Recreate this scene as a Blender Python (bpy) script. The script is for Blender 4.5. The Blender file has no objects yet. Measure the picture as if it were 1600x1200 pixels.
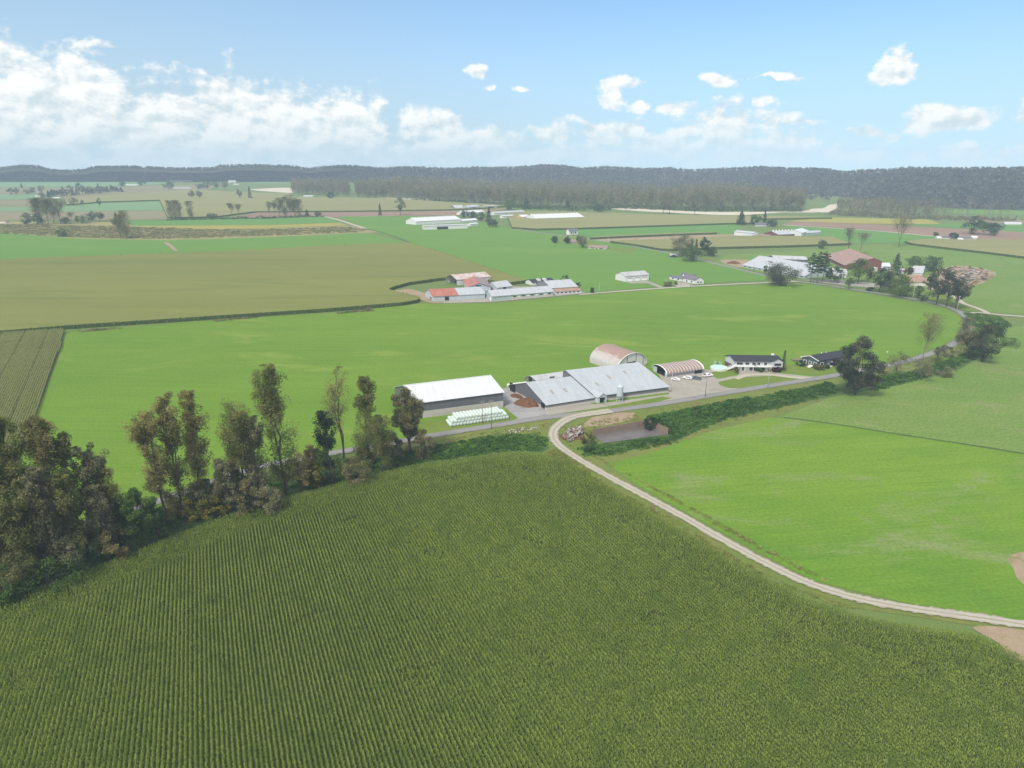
import bpy, math, random
import numpy as np
from mathutils import Vector, Matrix
from mathutils.geometry import tessellate_polygon

sc = bpy.context.scene
COL = sc.collection
R = math.radians

# ------------------------------------------------------------------ camera
CAM_H = 112.0                       # drone height in metres
FOC = 1067.0                        # focal length in pixels of a 1600 px wide frame
PIT = math.atan(363.5 / FOC)        # looking this far below the horizon
CP, SP = math.cos(PIT), math.sin(PIT)
cd = bpy.data.cameras.new('camera')
cam = bpy.data.objects.new('camera', cd)
COL.objects.link(cam)
cam.location = (0, 0, CAM_H)
cam.rotation_euler = (math.pi / 2 - PIT, 0, 0)
cd.sensor_width = 36.0
cd.lens = FOC / 1600 * 36
cd.clip_start = 1.0
cd.clip_end = 30000.0
sc.camera = cam

# ------------------------------------------------------------------ view
sc.view_settings.view_transform = 'Standard'
sc.view_settings.look = 'None'
sc.view_settings.exposure = 0.66
sc.view_settings.gamma = 1.0
sc.cycles.use_denoising = True
sc.cycles.max_bounces = 5
sc.cycles.diffuse_bounces = 2
sc.cycles.glossy_bounces = 2
sc.cycles.transmission_bounces = 2
sc.cycles.transparent_max_bounces = 4
sc.cycles.volume_bounces = 1
sc.cycles.caustics_reflective = False
sc.cycles.caustics_refractive = False

# ------------------------------------------------------------------ sun and sky
SUN_EL, SUN_AZ = R(50), R(215)      # azimuth measured clockwise from +Y (the view direction)
sl = bpy.data.lights.new('sun', 'SUN')
sl.energy = 2.6
sl.angle = R(14)
sl.color = (1.0, 0.95, 0.87)
sun = bpy.data.objects.new('sun', sl)
COL.objects.link(sun)
sdir = Vector((math.sin(SUN_AZ) * math.cos(SUN_EL), math.cos(SUN_AZ) * math.cos(SUN_EL), math.sin(SUN_EL)))
sun.rotation_euler = sdir.to_track_quat('Z', 'Y').to_euler()

class NT:
    """small helper to write node trees"""
    def __init__(s, tree):
        s.t = tree
        s.n = tree.nodes
        s.l = tree.links
    def node(s, typ, **kw):
        nd = s.n.new(typ)
        for k, v in kw.items():
            setattr(nd, k, v)
        return nd
    def put(s, sock, v):
        if hasattr(v, 'is_linked'):
            s.l.new(v, sock)
        elif v is not None:
            sock.default_value = v
    def math(s, op, a, b=None, c=None, clamp=False):
        nd = s.node('ShaderNodeMath', operation=op, use_clamp=clamp)
        s.put(nd.inputs[0], a)
        s.put(nd.inputs[1], b)
        if c is not None:
            s.put(nd.inputs[2], c)
        return nd.outputs[0]
    def vmath(s, op, a, b=None):
        nd = s.node('ShaderNodeVectorMath', operation=op)
        s.put(nd.inputs[0], a)
        s.put(nd.inputs[1], b)
        return nd.outputs['Value'] if op in ('LENGTH', 'DOT_PRODUCT') else nd.outputs[0]
    def mix(s, f, a, b, blend='MIX'):
        nd = s.node('ShaderNodeMix', data_type='RGBA', blend_type=blend)
        s.put(nd.inputs[0], f)
        s.put(nd.inputs[6], a)
        s.put(nd.inputs[7], b)
        return nd.outputs[2]
    def noise(s, vec, scale, detail=4.0, rough=0.55, dist=0.0, color=False):
        nd = s.node('ShaderNodeTexNoise')
        s.put(nd.inputs['Vector'], vec)
        nd.inputs['Scale'].default_value = scale
        nd.inputs['Detail'].default_value = detail
        nd.inputs['Roughness'].default_value = rough
        nd.inputs['Distortion'].default_value = dist
        return nd.outputs['Color' if color else 0]
    def ramp(s, v, lo, hi, a=0.0, b=1.0, smooth=True):
        nd = s.node('ShaderNodeMapRange', interpolation_type='SMOOTHSTEP' if smooth else 'LINEAR')
        s.put(nd.inputs[0], v)
        nd.inputs[1].default_value = lo
        nd.inputs[2].default_value = hi
        nd.inputs[3].default_value = a
        nd.inputs[4].default_value = b
        return nd.outputs[0]

def c4(c):
    return (c[0], c[1], c[2], 1.0)

def ray(x, y):
    u, v = (x - 800) / FOC, (y - 600) / FOC
    return np.array([u, CP - v * SP, -(SP + v * CP)])

def azel(x, y):
    r = ray(x, y)
    return math.atan2(r[0], r[1]), math.atan2(r[2], math.hypot(r[0], r[1]))

def build_world():
    w = bpy.data.worlds.new('World')
    sc.world = w
    w.use_nodes = True
    t = NT(w.node_tree)
    t.n.clear()
    tc = t.node('ShaderNodeTexCoord').outputs['Generated']
    sep = t.node('ShaderNodeSeparateXYZ')
    t.put(sep.inputs[0], tc)
    x, y, z = sep.outputs
    az = t.math('ARCTAN2', x, y)
    el = t.math('ARCSINE', z)
    # the clear sky
    zz = t.math('ADD', t.math('MAXIMUM', z, -0.02), 0.10)
    cv = t.node('ShaderNodeCombineXYZ')
    t.put(cv.inputs[0], x); t.put(cv.inputs[1], y); t.put(cv.inputs[2], zz)
    sky = t.node('ShaderNodeTexSky', sky_type='NISHITA', sun_disc=False)
    sky.sun_elevation = SUN_EL
    sky.sun_rotation = SUN_AZ
    sky.altitude = 100
    sky.air_density = 1.0
    sky.dust_density = 0.6
    sky.ozone_density = 1.5
    t.put(sky.inputs[0], t.vmath('NORMALIZE', cv.outputs[0]))
    base = t.mix(1.0, sky.outputs[0], c4((1.40, 1.60, 1.62)), 'MULTIPLY')
    # milky air low down and towards the left, bluer to the upper right
    low = t.ramp(el, 0.19, -0.01)
    left = t.ramp(az, 0.35, -0.65)
    milk = t.math('MINIMUM', t.math('MULTIPLY_ADD', left, 0.42, t.math('MULTIPLY', low, 0.72)), 0.9)
    base = t.mix(milk, base, c4((4.3, 5.6, 6.4)))
    # cloud masses: each a soft ellipse in (azimuth, elevation) broken up by noise
    P = t.node('ShaderNodeCombineXYZ')
    t.put(P.inputs[0], az); t.put(P.inputs[1], el)
    P = P.outputs[0]
    warp = t.vmath('SUBTRACT', t.noise(P, 16.0, 4, 0.6, color=True), (0.5, 0.5, 0.5))
    sw = t.vmath('MULTIPLY', warp, (0.075, 0.04, 0))
    Pw = t.vmath('ADD', P, sw)
    field = None
    for (cx, cy, rx, ry, st) in CLOUDS:
        a, e = azel(cx, cy)
        k = math.cos(math.atan((cx - 800) / FOC)) ** 2
        d = t.vmath('MULTIPLY', t.vmath('SUBTRACT', Pw, (a, e, 0)), (FOC / rx / k, FOC / ry / 0.95, 0))
        f = t.math('MULTIPLY_ADD', t.vmath('LENGTH', d), -st, st)
        field = f if field is None else t.math('MAXIMUM', field, f)
    Pn = t.vmath('MULTIPLY', P, (1.0, 1.5, 1.0))
    n1 = t.noise(Pn, 24.0, 9, 0.60)
    n1b = t.noise(t.vmath('ADD', Pn, (-0.006, 0.012, 0)), 24.0, 9, 0.60)
    dens = t.math('MULTIPLY_ADD', t.math('SUBTRACT', n1, 0.5), 2.2, field)
    cover = t.ramp(dens, 0.0, 0.50)
    relief = t.math('MULTIPLY', t.math('SUBTRACT', n1, n1b), 4.5)
    big = t.ramp(t.noise(Pn, 7.0, 4, 0.5), 0.35, 0.62)
    lit = t.math('ADD', t.math('MULTIPLY_ADD', big, 0.35, 0.45), relief, clamp=True)
    lit = t.math('MULTIPLY', lit, t.ramp(el, -0.02, 0.10, 0.6, 1.0))
    ccol = t.mix(lit, c4((5.3, 6.3, 6.8)), c4((8.5, 8.6, 8.5)))
    fade = t.math('MULTIPLY', cover, t.ramp(el, -0.02, 0.05, 0.35, 0.97))
    col = t.mix(fade, base, ccol)
    # a broken bright overcast added out of frame, overhead and behind, to lift and soften the light on the land
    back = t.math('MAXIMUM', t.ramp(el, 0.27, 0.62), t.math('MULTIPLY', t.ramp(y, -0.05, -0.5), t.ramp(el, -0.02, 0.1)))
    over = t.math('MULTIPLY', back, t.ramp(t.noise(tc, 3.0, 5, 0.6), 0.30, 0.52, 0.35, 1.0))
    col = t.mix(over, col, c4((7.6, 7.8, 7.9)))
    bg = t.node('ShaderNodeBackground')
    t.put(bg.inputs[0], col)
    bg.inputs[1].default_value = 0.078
    out = t.node('ShaderNodeOutputWorld')
    t.l.new(bg.outputs[0], out.inputs[0])
    w.cycles.sampling_method = 'MANUAL'
    w.cycles.sample_map_resolution = 256

# pixel centre, half sizes, strength
CLOUDS = [
    (20, 200, 190, 120, 1.0), (130, 165, 110, 75, 1.1), (250, 205, 150, 70, 1.0), (360, 175, 70, 62, 1.1),
    (440, 190, 90, 60, 1.05), (545, 190, 60, 62, 1.1), (500, 230, 160, 45, .9), (300, 245, 280, 40, .8),
    (0, 95, 30, 26, 1.0), (690, 205, 60, 34, .85), (770, 220, 60, 26, .8), (862, 205, 42, 26, .9),
    (700, 238, 170, 26, .7), (940, 212, 34, 26, .95), (985, 196, 30, 16, .95), (900, 240, 120, 20, .6),
    (962, 133, 34, 14, 1.0), (955, 155, 24, 18, 1.05), (1000, 166, 26, 8, .8), (1048, 172, 28, 11, 1.0),
    (742, 111, 18, 14, .9), (768, 136, 12, 6, .8), (812, 138, 16, 6, .7), (1115, 122, 28, 14, .95),
    (1190, 120, 70, 5, .6), (1392, 108, 42, 26, 1.25), (1195, 158, 26, 9, .95), (1150, 196, 90, 36, .8),
    (1130, 232, 140, 30, .65), (1475, 188, 78, 22, 1.15), (1365, 210, 44, 10, .8), (1310, 240, 60, 20, .6),
    (1435, 245, 26, 11, .85), (1508, 240, 36, 20, .85), (1560, 243, 34, 12, .9), (1600, 182, 22, 20, 1.0),
    (1020, 225, 70, 24, .7), (1240, 222, 60, 22, .75), (1080, 205, 40, 16, .75), (820, 250, 120, 16, .7), (1180, 248, 120, 14, .7), (640, 180, 40, 18, .7), (1345, 246, 50, 12, .75), (165, 70, 30, 6, .7), (1600, 236, 30, 12, .8), (1250, 190, 40, 5, .5),
]
build_world()

# ------------------------------------------------------------------ pixel <-> ground helpers (pixels of the 1600 x 1200 photograph)
def px(x, y, z=0.0):
    r = ray(x, y)
    t = (z - CAM_H) / r[2]
    return np.array([r[0] * t, r[1] * t, z])

def pxs(pts, z=0.0):
    return np.array([px(a, b, z) for a, b in pts])

def height(x, y, ytop):
    """height of an upright standing on ground pixel (x, y) whose top shows at row ytop"""
    Y = px(x, y)[1]
    v = (ytop - 600) / FOC
    return CAM_H - Y * (v * CP + SP) / (CP - v * SP)

def ppm(x, y):
    """pixels per metre at ground pixel (x, y)"""
    p = px(x, y)
    return FOC / (p[1] * CP + CAM_H * SP)

def project(p):
    d = CAM_H - p[2]
    c = p[1] * CP + d * SP
    return 800 + FOC * p[0] / c, 600 + FOC * (-p[1] * SP + d * CP) / c

def smooth(pts, n=6, closed=True):
    """Catmull-Rom through the points"""
    P = np.asarray(pts, float)
    m = len(P)
    out = []
    rng = range(m) if closed else range(m - 1)
    for i in rng:
        if closed:
            p0, p1, p2, p3 = P[(i - 1) % m], P[i], P[(i + 1) % m], P[(i + 2) % m]
        else:
            p0, p1, p2, p3 = P[max(i - 1, 0)], P[i], P[i + 1], P[min(i + 2, m - 1)]
        for k in range(n):
            t = k / n
            out.append(0.5 * (2 * p1 + (p2 - p0) * t + (2 * p0 - 5 * p1 + 4 * p2 - p3) * t * t + (3 * p1 - p0 - 3 * p2 + p3) * t ** 3))
    if not closed:
        out.append(P[-1])
    return np.array(out)

def inside(poly, pts):
    poly = np.asarray(poly)[:, :2]
    x, y = pts[:, 0], pts[:, 1]
    r = np.zeros(len(pts), bool)
    j = len(poly) - 1
    for i in range(len(poly)):
        xi, yi = poly[i]
        xj, yj = poly[j]
        if yi != yj:
            c = ((yi > y) != (yj > y)) & (x < (xj - xi) * (y - yi) / (yj - yi) + xi)
            r ^= c
        j = i
    return r

def edge_dist(poly, pts):
    poly = np.asarray(poly)[:, :2]
    d = np.full(len(pts), 1e9)
    for i in range(len(poly)):
        a, b = poly[i], poly[(i + 1) % len(poly)]
        ab = b - a
        t = np.clip(((pts[:, :2] - a) @ ab) / max(ab @ ab, 1e-9), 0, 1)
        d = np.minimum(d, np.hypot(*(pts[:, :2] - a - t[:, None] * ab).T))
    return d

# ------------------------------------------------------------------ mesh helpers
class MB:
    """collects geometry that becomes ONE mesh object"""
    def __init__(s):
        s.v, s.f, s.m = [], [], []
        s.k = 0
    def add(s, verts, faces, mi=0):
        verts = np.asarray(verts, float).reshape(-1, 3)
        s.v.append(verts)
        for f in faces:
            s.f.append(tuple(i + s.k for i in f))
            s.m.append(mi)
        s.k += len(verts)
        return s
    def box(s, x0, x1, y0, y1, z0, z1, mi=0):
        v = [(x0, y0, z0), (x1, y0, z0), (x1, y1, z0), (x0, y1, z0), (x0, y0, z1), (x1, y0, z1), (x1, y1, z1), (x0, y1, z1)]
        return s.add(v, [(0, 3, 2, 1), (4, 5, 6, 7), (0, 1, 5, 4), (1, 2, 6, 5), (2, 3, 7, 6), (3, 0, 4, 7)], mi)
    def bar(s, a, b, wx, wz, mi=0):
        a, b = np.array(a, float), np.array(b, float)
        d = (b - a) / np.linalg.norm(b - a)
        up = np.array([0, 0, 1.0]) if abs(d[2]) < .9 else np.array([0, 1.0, 0])
        p = np.cross(d, up); p /= np.linalg.norm(p)
        q = np.cross(p, d)
        v = []
        for c in (a, b):
            for i, j in ((-1, -1), (1, -1), (1, 1), (-1, 1)):
                v.append(c + p * i * wx / 2 + q * j * wz / 2)
        return s.add(v, [(0, 1, 2, 3), (7, 6, 5, 4), (0, 4, 5, 1), (1, 5, 6, 2), (2, 6, 7, 3), (3, 7, 4, 0)], mi)
    def tube(s, pts, rad, n=7, mi=0, cap=True):
        pts = np.asarray(pts, float)
        rad = np.broadcast_to(np.asarray(rad, float), (len(pts),))
        d = np.gradient(pts, axis=0)
        d /= np.maximum(np.linalg.norm(d, axis=1), 1e-9)[:, None]
        v = []
        for p, t, r in zip(pts, d, rad):
            a = np.cross(t, (0, 1, 0) if abs(t[2]) > .8 else (0, 0, 1)); a /= np.linalg.norm(a)
            b = np.cross(t, a)
            for k in range(n):
                q = 2 * math.pi * k / n
                v.append(p + r * (math.cos(q) * a + math.sin(q) * b))
        f = []
        for i in range(len(pts) - 1):
            for k in range(n):
                f.append((i * n + k, i * n + (k + 1) % n, (i + 1) * n + (k + 1) % n, (i + 1) * n + k))
        if cap:
            f.append(tuple(range(n - 1, -1, -1)))
            f.append(tuple((len(pts) - 1) * n + k for k in range(n)))
        return s.add(v, f, mi)
    def poly_slab(s, poly, z0, z1, mi=0):
        """flat-topped prism over a polygon (list of xy)"""
        n = len(poly)
        v = [(p[0], p[1], z0) for p in poly] + [(p[0], p[1], z1) for p in poly]
        f = [tuple(range(n, 2 * n)), tuple(range(n - 1, -1, -1))]
        f += [(i, (i + 1) % n, n + (i + 1) % n, n + i) for i in range(n)]
        return s.add(v, f, mi)
    def mesh(s, name):
        me = bpy.data.meshes.new(name)
        me.from_pydata([tuple(p) for p in np.concatenate(s.v)], [], s.f)
        me.polygons.foreach_set('material_index', s.m)
        return me
    def build(s, name, mats, parent=None, smooth_=False):
        me = s.mesh(name)
        return link(name, me, mats, parent, smooth_)

def link(name, me, mats, parent=None, smooth_=False):
    for m in (mats if isinstance(mats, (list, tuple)) else [mats]):
        me.materials.append(m)
    if smooth_:
        me.polygons.foreach_set('use_smooth', [True] * len(me.polygons))
    me.update()
    o = bpy.data.objects.new(name, me)
    COL.objects.link(o)
    if parent:
        o.parent = parent
    return o

def quads_mesh(name, V, tint=None, mi=None):
    """V: (n,4,3) array of quads -> mesh, with a per-face tint"""
    n = len(V)
    me = bpy.data.meshes.new(name)
    me.vertices.add(4 * n)
    me.vertices.foreach_set('co', np.ascontiguousarray(V, np.float32).ravel())
    me.loops.add(4 * n)
    me.loops.foreach_set('vertex_index', np.arange(4 * n, dtype=np.int32))
    me.polygons.add(n)
    me.polygons.foreach_set('loop_start', np.arange(0, 4 * n, 4, dtype=np.int32))
    me.polygons.foreach_set('loop_total', np.full(n, 4, np.int32))
    if mi is not None:
        me.polygons.foreach_set('material_index', np.asarray(mi, np.int32))
    me.update(calc_edges=True)
    if tint is not None:
        at = me.attributes.new('tint', 'FLOAT', 'FACE')
        at.data.foreach_set('value', np.ascontiguousarray(tint, np.float32))
    return me

def tag(o, label=None, cat=None, group=None, kind=None):
    if label: o['label'] = label
    if cat: o['category'] = cat
    if group: o['group'] = group
    if kind: o['kind'] = kind
    return o

def empty(name, loc, rz=0.0):
    o = bpy.data.objects.new(name, None)
    COL.objects.link(o)
    o.location = loc
    o.rotation_euler = (0, 0, rz)
    o.empty_display_size = 0.5
    return o

def copy_tree(o, parent=None):
    c = o.copy()
    COL.objects.link(c)
    c.parent = parent
    for ch in list(o.children):
        copy_tree(ch, c)
    return c

# ------------------------------------------------------------------ materials
def principled(name):
    m = bpy.data.materials.new(name)
    m.use_nodes = True
    t = NT(m.node_tree)
    bs = t.n['Principled BSDF']
    bs.inputs['Specular IOR Level'].default_value = 0.25
    return m, t, bs

def bump(t, bs, h, strength, dist=1.0):
    b = t.node('ShaderNodeBump')
    b.inputs['Strength'].default_value = strength
    b.inputs['Distance'].default_value = dist
    t.put(b.inputs['Height'], h)
    t.l.new(b.outputs[0], bs.inputs['Normal'])

def plain(name, c, rough=0.6, var=0.12, scale=1.5, metal=0.0):
    """a painted or built surface with slight dirt"""
    m, t, bs = principled(name)
    tc = t.node('ShaderNodeTexCoord').outputs['Object']
    n = t.noise(tc, scale, 5, .6)
    n2 = t.noise(t.vmath('MULTIPLY', tc, (1, 1, .25)), scale * 4, 3, .6)
    f = t.math('MULTIPLY_ADD', t.math('ADD', n, n2), var, 1 - var)
    v = t.node('ShaderNodeCombineXYZ')
    for i in range(3): t.put(v.inputs[i], f)
    t.put(bs.inputs['Base Color'], t.mix(1.0, c4(c), v.outputs[0], 'MULTIPLY'))
    bs.inputs['Roughness'].default_value = rough
    bs.inputs['Metallic'].default_value = metal
    return m

def ribbed(name, c, c2=None, rough=0.45, pitch=0.6, rust=0.0, rustc=(.28, .11, .07), axis=0, dirt=.18):
    """corrugated or ribbed sheet; ribs spaced along the local axis"""
    m, t, bs = principled(name)
    tc = t.node('ShaderNodeTexCoord').outputs['Object']
    sep = t.node('ShaderNodeSeparateXYZ')
    t.put(sep.inputs[0], tc)
    a = sep.outputs[axis]
    w = t.math('SINE', t.math('MULTIPLY', a, 2 * math.pi / pitch))
    sheet = t.noise(t.vmath('MULTIPLY', tc, (.9, .04, .04) if axis == 0 else (.04, .9, .04)), 1.0, 1, .5)
    dn = t.noise(t.vmath('MULTIPLY', tc, (.5, .12, .12)), 1.0, 5, .65)
    col = t.mix(t.ramp(dn, .35, .75), c4(c), c4(c2 or tuple(v * (1 - dirt) for v in c)))
    col = t.mix(t.math('MULTIPLY', t.ramp(sheet, .4, .6), .14), col, c4(tuple(v * .8 for v in c)))
    if rust > 0:
        rn = t.noise(t.vmath('MULTIPLY', tc, (.35, .3, .35)), 1.0, 6, .68)
        col = t.mix(t.ramp(rn, .62 - rust * .35, .72 - rust * .25), col, c4(rustc))
    t.put(bs.inputs['Base Color'], col)
    bs.inputs['Roughness'].default_value = rough
    bump(t, bs, w, .35, .05)
    return m

def groundmat(name, c1, c2, c3=None, big=.02, mid=.15, fine=1.6, rot=0.0, stretch=1.0, bmp=.25, fine_amt=.35, streak=0.0):
    """vegetated or bare ground: broad patches, medium mottling and fine texture in world space"""
    m, t, bs = principled(name)
    g = t.node('ShaderNodeNewGeometry').outputs['Position']
    mp = t.node('ShaderNodeMapping')
    t.put(mp.inputs[0], g)
    mp.inputs['Rotation'].default_value = (0, 0, rot)
    mp.inputs['Scale'].default_value = (1.0 / stretch, 1.0, 1.0)
    p = mp.outputs[0]
    b = t.ramp(t.noise(p, big, 5, .6, .6), .32, .68)
    k = t.ramp(t.noise(p, mid, 5, .62), .3, .7)
    f = t.noise(g, fine, 4, .7)
    col = t.mix(t.math('MULTIPLY_ADD', b, .6, t.math('MULTIPLY', k, .4)), c4(c1), c4(c2))
    if c3 is not None:
        col = t.mix(t.ramp(t.noise(p, big * 2.7, 6, .65, 1.0), .52, .70), col, c4(c3))
    if streak:
        st = t.noise(t.vmath('MULTIPLY', p, (.02, 1.0, 1.0)), .9, 3, .6)
        fa = t.math('MULTIPLY_ADD', t.math('SUBTRACT', st, .5), streak, 1.0)
        v = t.node('ShaderNodeCombineXYZ')
        for i in range(3): t.put(v.inputs[i], fa)
        col = t.mix(1.0, col, v.outputs[0], 'MULTIPLY')
    fa = t.math('MULTIPLY_ADD', t.math('SUBTRACT', f, .5), fine_amt * 2, 1.0)
    v = t.node('ShaderNodeCombineXYZ')
    for i in range(3): t.put(v.inputs[i], fa)
    col = t.mix(1.0, col, v.outputs[0], 'MULTIPLY')
    t.put(bs.inputs['Base Color'], col)
    bs.inputs['Roughness'].default_value = .95
    bs.inputs['Specular IOR Level'].default_value = .1
    if bmp:
        bump(t, bs, f, bmp, .5)
    return m

def leafmat(name, dark, light, trans=.25, third=None):
    """leaves: the per-face tint picks the leaf colour between two greens (or browns)"""
    m = bpy.data.materials.new(name)
    m.use_nodes = True
    t = NT(m.node_tree)
    t.n.clear()
    at = t.node('ShaderNodeAttribute', attribute_name='tint')
    oi = t.node('ShaderNodeObjectInfo').outputs['Random']
    f = t.math('ADD', at.outputs['Fac'], t.math('MULTIPLY_ADD', oi, .3, -.15), clamp=True)
    col = t.mix(f, c4(dark), c4(light))
    if third is not None:
        g = t.node('ShaderNodeNewGeometry').outputs['Position']
        col = t.mix(t.ramp(t.noise(g, .22, 4, .6), .48, .66), col, c4(third))
    d = t.node('ShaderNodeBsdfDiffuse')
    t.put(d.inputs[0], col)
    tr = t.node('ShaderNodeBsdfTranslucent')
    t.put(tr.inputs[0], col)
    mx = t.node('ShaderNodeMixShader')
    mx.inputs[0].default_value = trans
    t.l.new(d.outputs[0], mx.inputs[1])
    t.l.new(tr.outputs[0], mx.inputs[2])
    o = t.node('ShaderNodeOutputMaterial')
    t.l.new(mx.outputs[0], o.inputs[0])
    return m

# ================================================================== THE SETTING
G = {}
G['ground'] = groundmat('m_ground', (0.098, 0.162, 0.038), (0.128, 0.170, 0.051), (0.153, 0.153, 0.064))
G['pasture'] = groundmat('m_pasture', (0.098, 0.182, 0.018), (0.126, 0.215, 0.024), (0.168, 0.235, 0.036), big=.012, mid=.11, rot=.12, stretch=3, streak=.4, fine=.9, bmp=.4, fine_amt=.5)
G['pasture_far'] = groundmat('m_pasture_far', (0.092, 0.193, 0.029), (0.113, 0.210, 0.034), (0.126, 0.218, 0.038), big=.006, mid=.03, rot=.1, stretch=4, streak=.15)
G['pasture_emerald'] = groundmat('m_pasture_emerald', (0.085, 0.200, 0.038), (0.102, 0.212, 0.043), big=.006, mid=.03, stretch=4)
G['pasture_bright'] = groundmat('m_pasture_bright', (0.088, 0.185, 0.018), (0.145, 0.230, 0.022), (0.175, 0.215, 0.080), big=.011, mid=.1, rot=-.25, stretch=1.8, streak=.45, fine=.9, fine_amt=.5)
G['pasture_pale'] = groundmat('m_pasture_pale', (0.107, 0.185, 0.034), (0.142, 0.206, 0.047), (0.172, 0.206, 0.073), big=.02, mid=.14, rot=.5, stretch=2.2, fine=.8, fine_amt=.7, streak=.3)
G['lawn'] = groundmat('m_lawn', (0.111, 0.170, 0.025), (0.145, 0.187, 0.034), (0.085, 0.162, 0.025), big=.05, mid=.3, fine=2.0)
G['verge'] = groundmat('m_verge', (0.102, 0.162, 0.030), (0.162, 0.170, 0.047), (0.136, 0.111, 0.051), big=.05, mid=.35, fine=1.5, fine_amt=.5)
G['tan'] = groundmat('m_tan', (0.187, 0.170, 0.085), (0.221, 0.191, 0.111), (0.162, 0.162, 0.072), big=.004, mid=.02, rot=.05, stretch=6, streak=.2)
G['bare'] = groundmat('m_bare', (0.211, 0.141, 0.097), (0.246, 0.167, 0.119), (0.185, 0.132, 0.088), big=.006, mid=.04, stretch=6, rot=-.04, streak=.25)
G['pale_green'] = groundmat('m_pale_green', (0.128, 0.230, 0.102), (0.153, 0.246, 0.111), big=.004, mid=.02, stretch=6)
G['yellow'] = groundmat('m_yellow', (0.255, 0.246, 0.051), (0.306, 0.255, 0.060), (0.187, 0.221, 0.051), big=.02, mid=.08, stretch=3)
G['scrubland'] = groundmat('m_scrubland', (.22, .19, .085), (.27, .24, .10), (.17, .20, .06), big=.02, mid=.08, stretch=2, fine=.5, fine_amt=.6)
G['gravelbar'] = groundmat('m_gravelbar', (0.468, 0.408, 0.323), (0.527, 0.476, 0.391), (0.383, 0.340, 0.264), big=.02, mid=.06, stretch=3)
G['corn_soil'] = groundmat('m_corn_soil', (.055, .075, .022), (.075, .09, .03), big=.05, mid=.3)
G['dirt'] = groundmat('m_dirt', (0.264, 0.194, 0.132), (0.317, 0.246, 0.167), (0.176, 0.176, 0.062), big=.06, mid=.4, fine=2)
G['gravel'] = groundmat('m_gravel', (0.270, 0.248, 0.211), (0.333, 0.306, 0.261), (0.225, 0.207, 0.171), big=.05, mid=.25, fine=2.5, fine_amt=.3)
G['concrete_wet'] = groundmat('m_concrete_wet', (.24, .235, .235), (.31, .30, .295), (.17, .16, .16), big=.08, mid=.3, fine=2, rot=.4, stretch=2, fine_amt=.2)
G['ditch'] = groundmat('m_ditch', (.055, .105, .028), (.08, .12, .036), big=.05, mid=.3)

def sheet(name, pts, z, mat, world=False, kind='structure', closed_smooth=0):
    P = np.asarray(pts, float) if world else pxs(pts)
    if closed_smooth:
        P = smooth(P, closed_smooth)
    P = P.copy(); P[:, 2] = z
    tri = tessellate_polygon([[Vector(p) for p in P]])
    n = len(P)
    me = bpy.data.meshes.new(name)
    fs = []
    for a, b, c in tri:
        nz = np.cross(P[b] - P[a], P[c] - P[a])[2]
        fs.append((a, b, c) if nz > 0 else (a, c, b))
    me.from_pydata([tuple(p) for p in P], [], fs)
    o = link(name, me, mat)
    tag(o, kind=kind)
    return o

def roadmat(name, c_edge, c_mid, c_track, two_track=False):
    m, t, bs = principled(name)
    ac = t.node('ShaderNodeAttribute', attribute_name='across').outputs['Fac']
    g = t.node('ShaderNodeNewGeometry').outputs['Position']
    n = t.noise(g, .5, 5, .65)
    f = t.noise(g, 2.2, 4, .7)
    a = t.math('ABSOLUTE', t.math('ADD', ac, t.math('MULTIPLY_ADD', n, .55, -.275)))
    col = t.mix(t.ramp(a, .05, .25), c4(c_mid), c4(c_track))
    col = t.mix(t.ramp(a, .62, .95), col, c4(c_edge))
    col = t.mix(t.ramp(t.noise(g, .13, 4, .6), .45, .7, 0, .5), col, c4(tuple(v * .8 for v in c_track)))
    fa = t.math('MULTIPLY_ADD', f, .35, .83)
    v = t.node('ShaderNodeCombineXYZ')
    for i in range(3): t.put(v.inputs[i], fa)
    t.put(bs.inputs['Base Color'], t.mix(1.0, col, v.outputs[0], 'MULTIPLY'))
    bs.inputs['Roughness'].default_value = .85
    return m

def ribbon(name, pts, width, z, mat, n=8, world=False):
    P = smooth(np.asarray(pts) if world else pxs(pts), n, closed=False)
    d = np.gradient(P[:, :2], axis=0)
    d /= np.linalg.norm(d, axis=1)[:, None]
    nr = np.stack([d[:, 1], -d[:, 0]], 1)
    rng = np.random.default_rng(len(P))
    K = np.linspace(-1, 1, 7)
    V = []
    w = np.broadcast_to(np.asarray(width, float), (len(P),)) if np.isscalar(width) else np.interp(np.linspace(0, 1, len(P)), np.linspace(0, 1, len(width)), width)
    for i in range(len(P)):
        for k in K:
            wob = (rng.random() - .5) * (.9 if width is not None and not world and 'track' in name else .4) if abs(k) == 1 else 0
            q = P[i, :2] + nr[i] * (k * w[i] / 2 + wob)
            V.append((q[0], q[1], z))
    F = []
    for i in range(len(P) - 1):
        for k in range(6):
            a = i * 7 + k
            F.append((a, a + 1, a + 8, a + 7)[::-1])
    me = bpy.data.meshes.new(name)
    me.from_pydata(V, [], F)
    at = me.attributes.new('across', 'FLOAT', 'POINT')
    at.data.foreach_set('value', np.tile(K, len(P)).astype(np.float32))
    o = link(name, me, mat)
    if me.polygons[0].normal.z < 0:
        me.flip_normals()
    tag(o, kind='structure')
    return o

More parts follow.
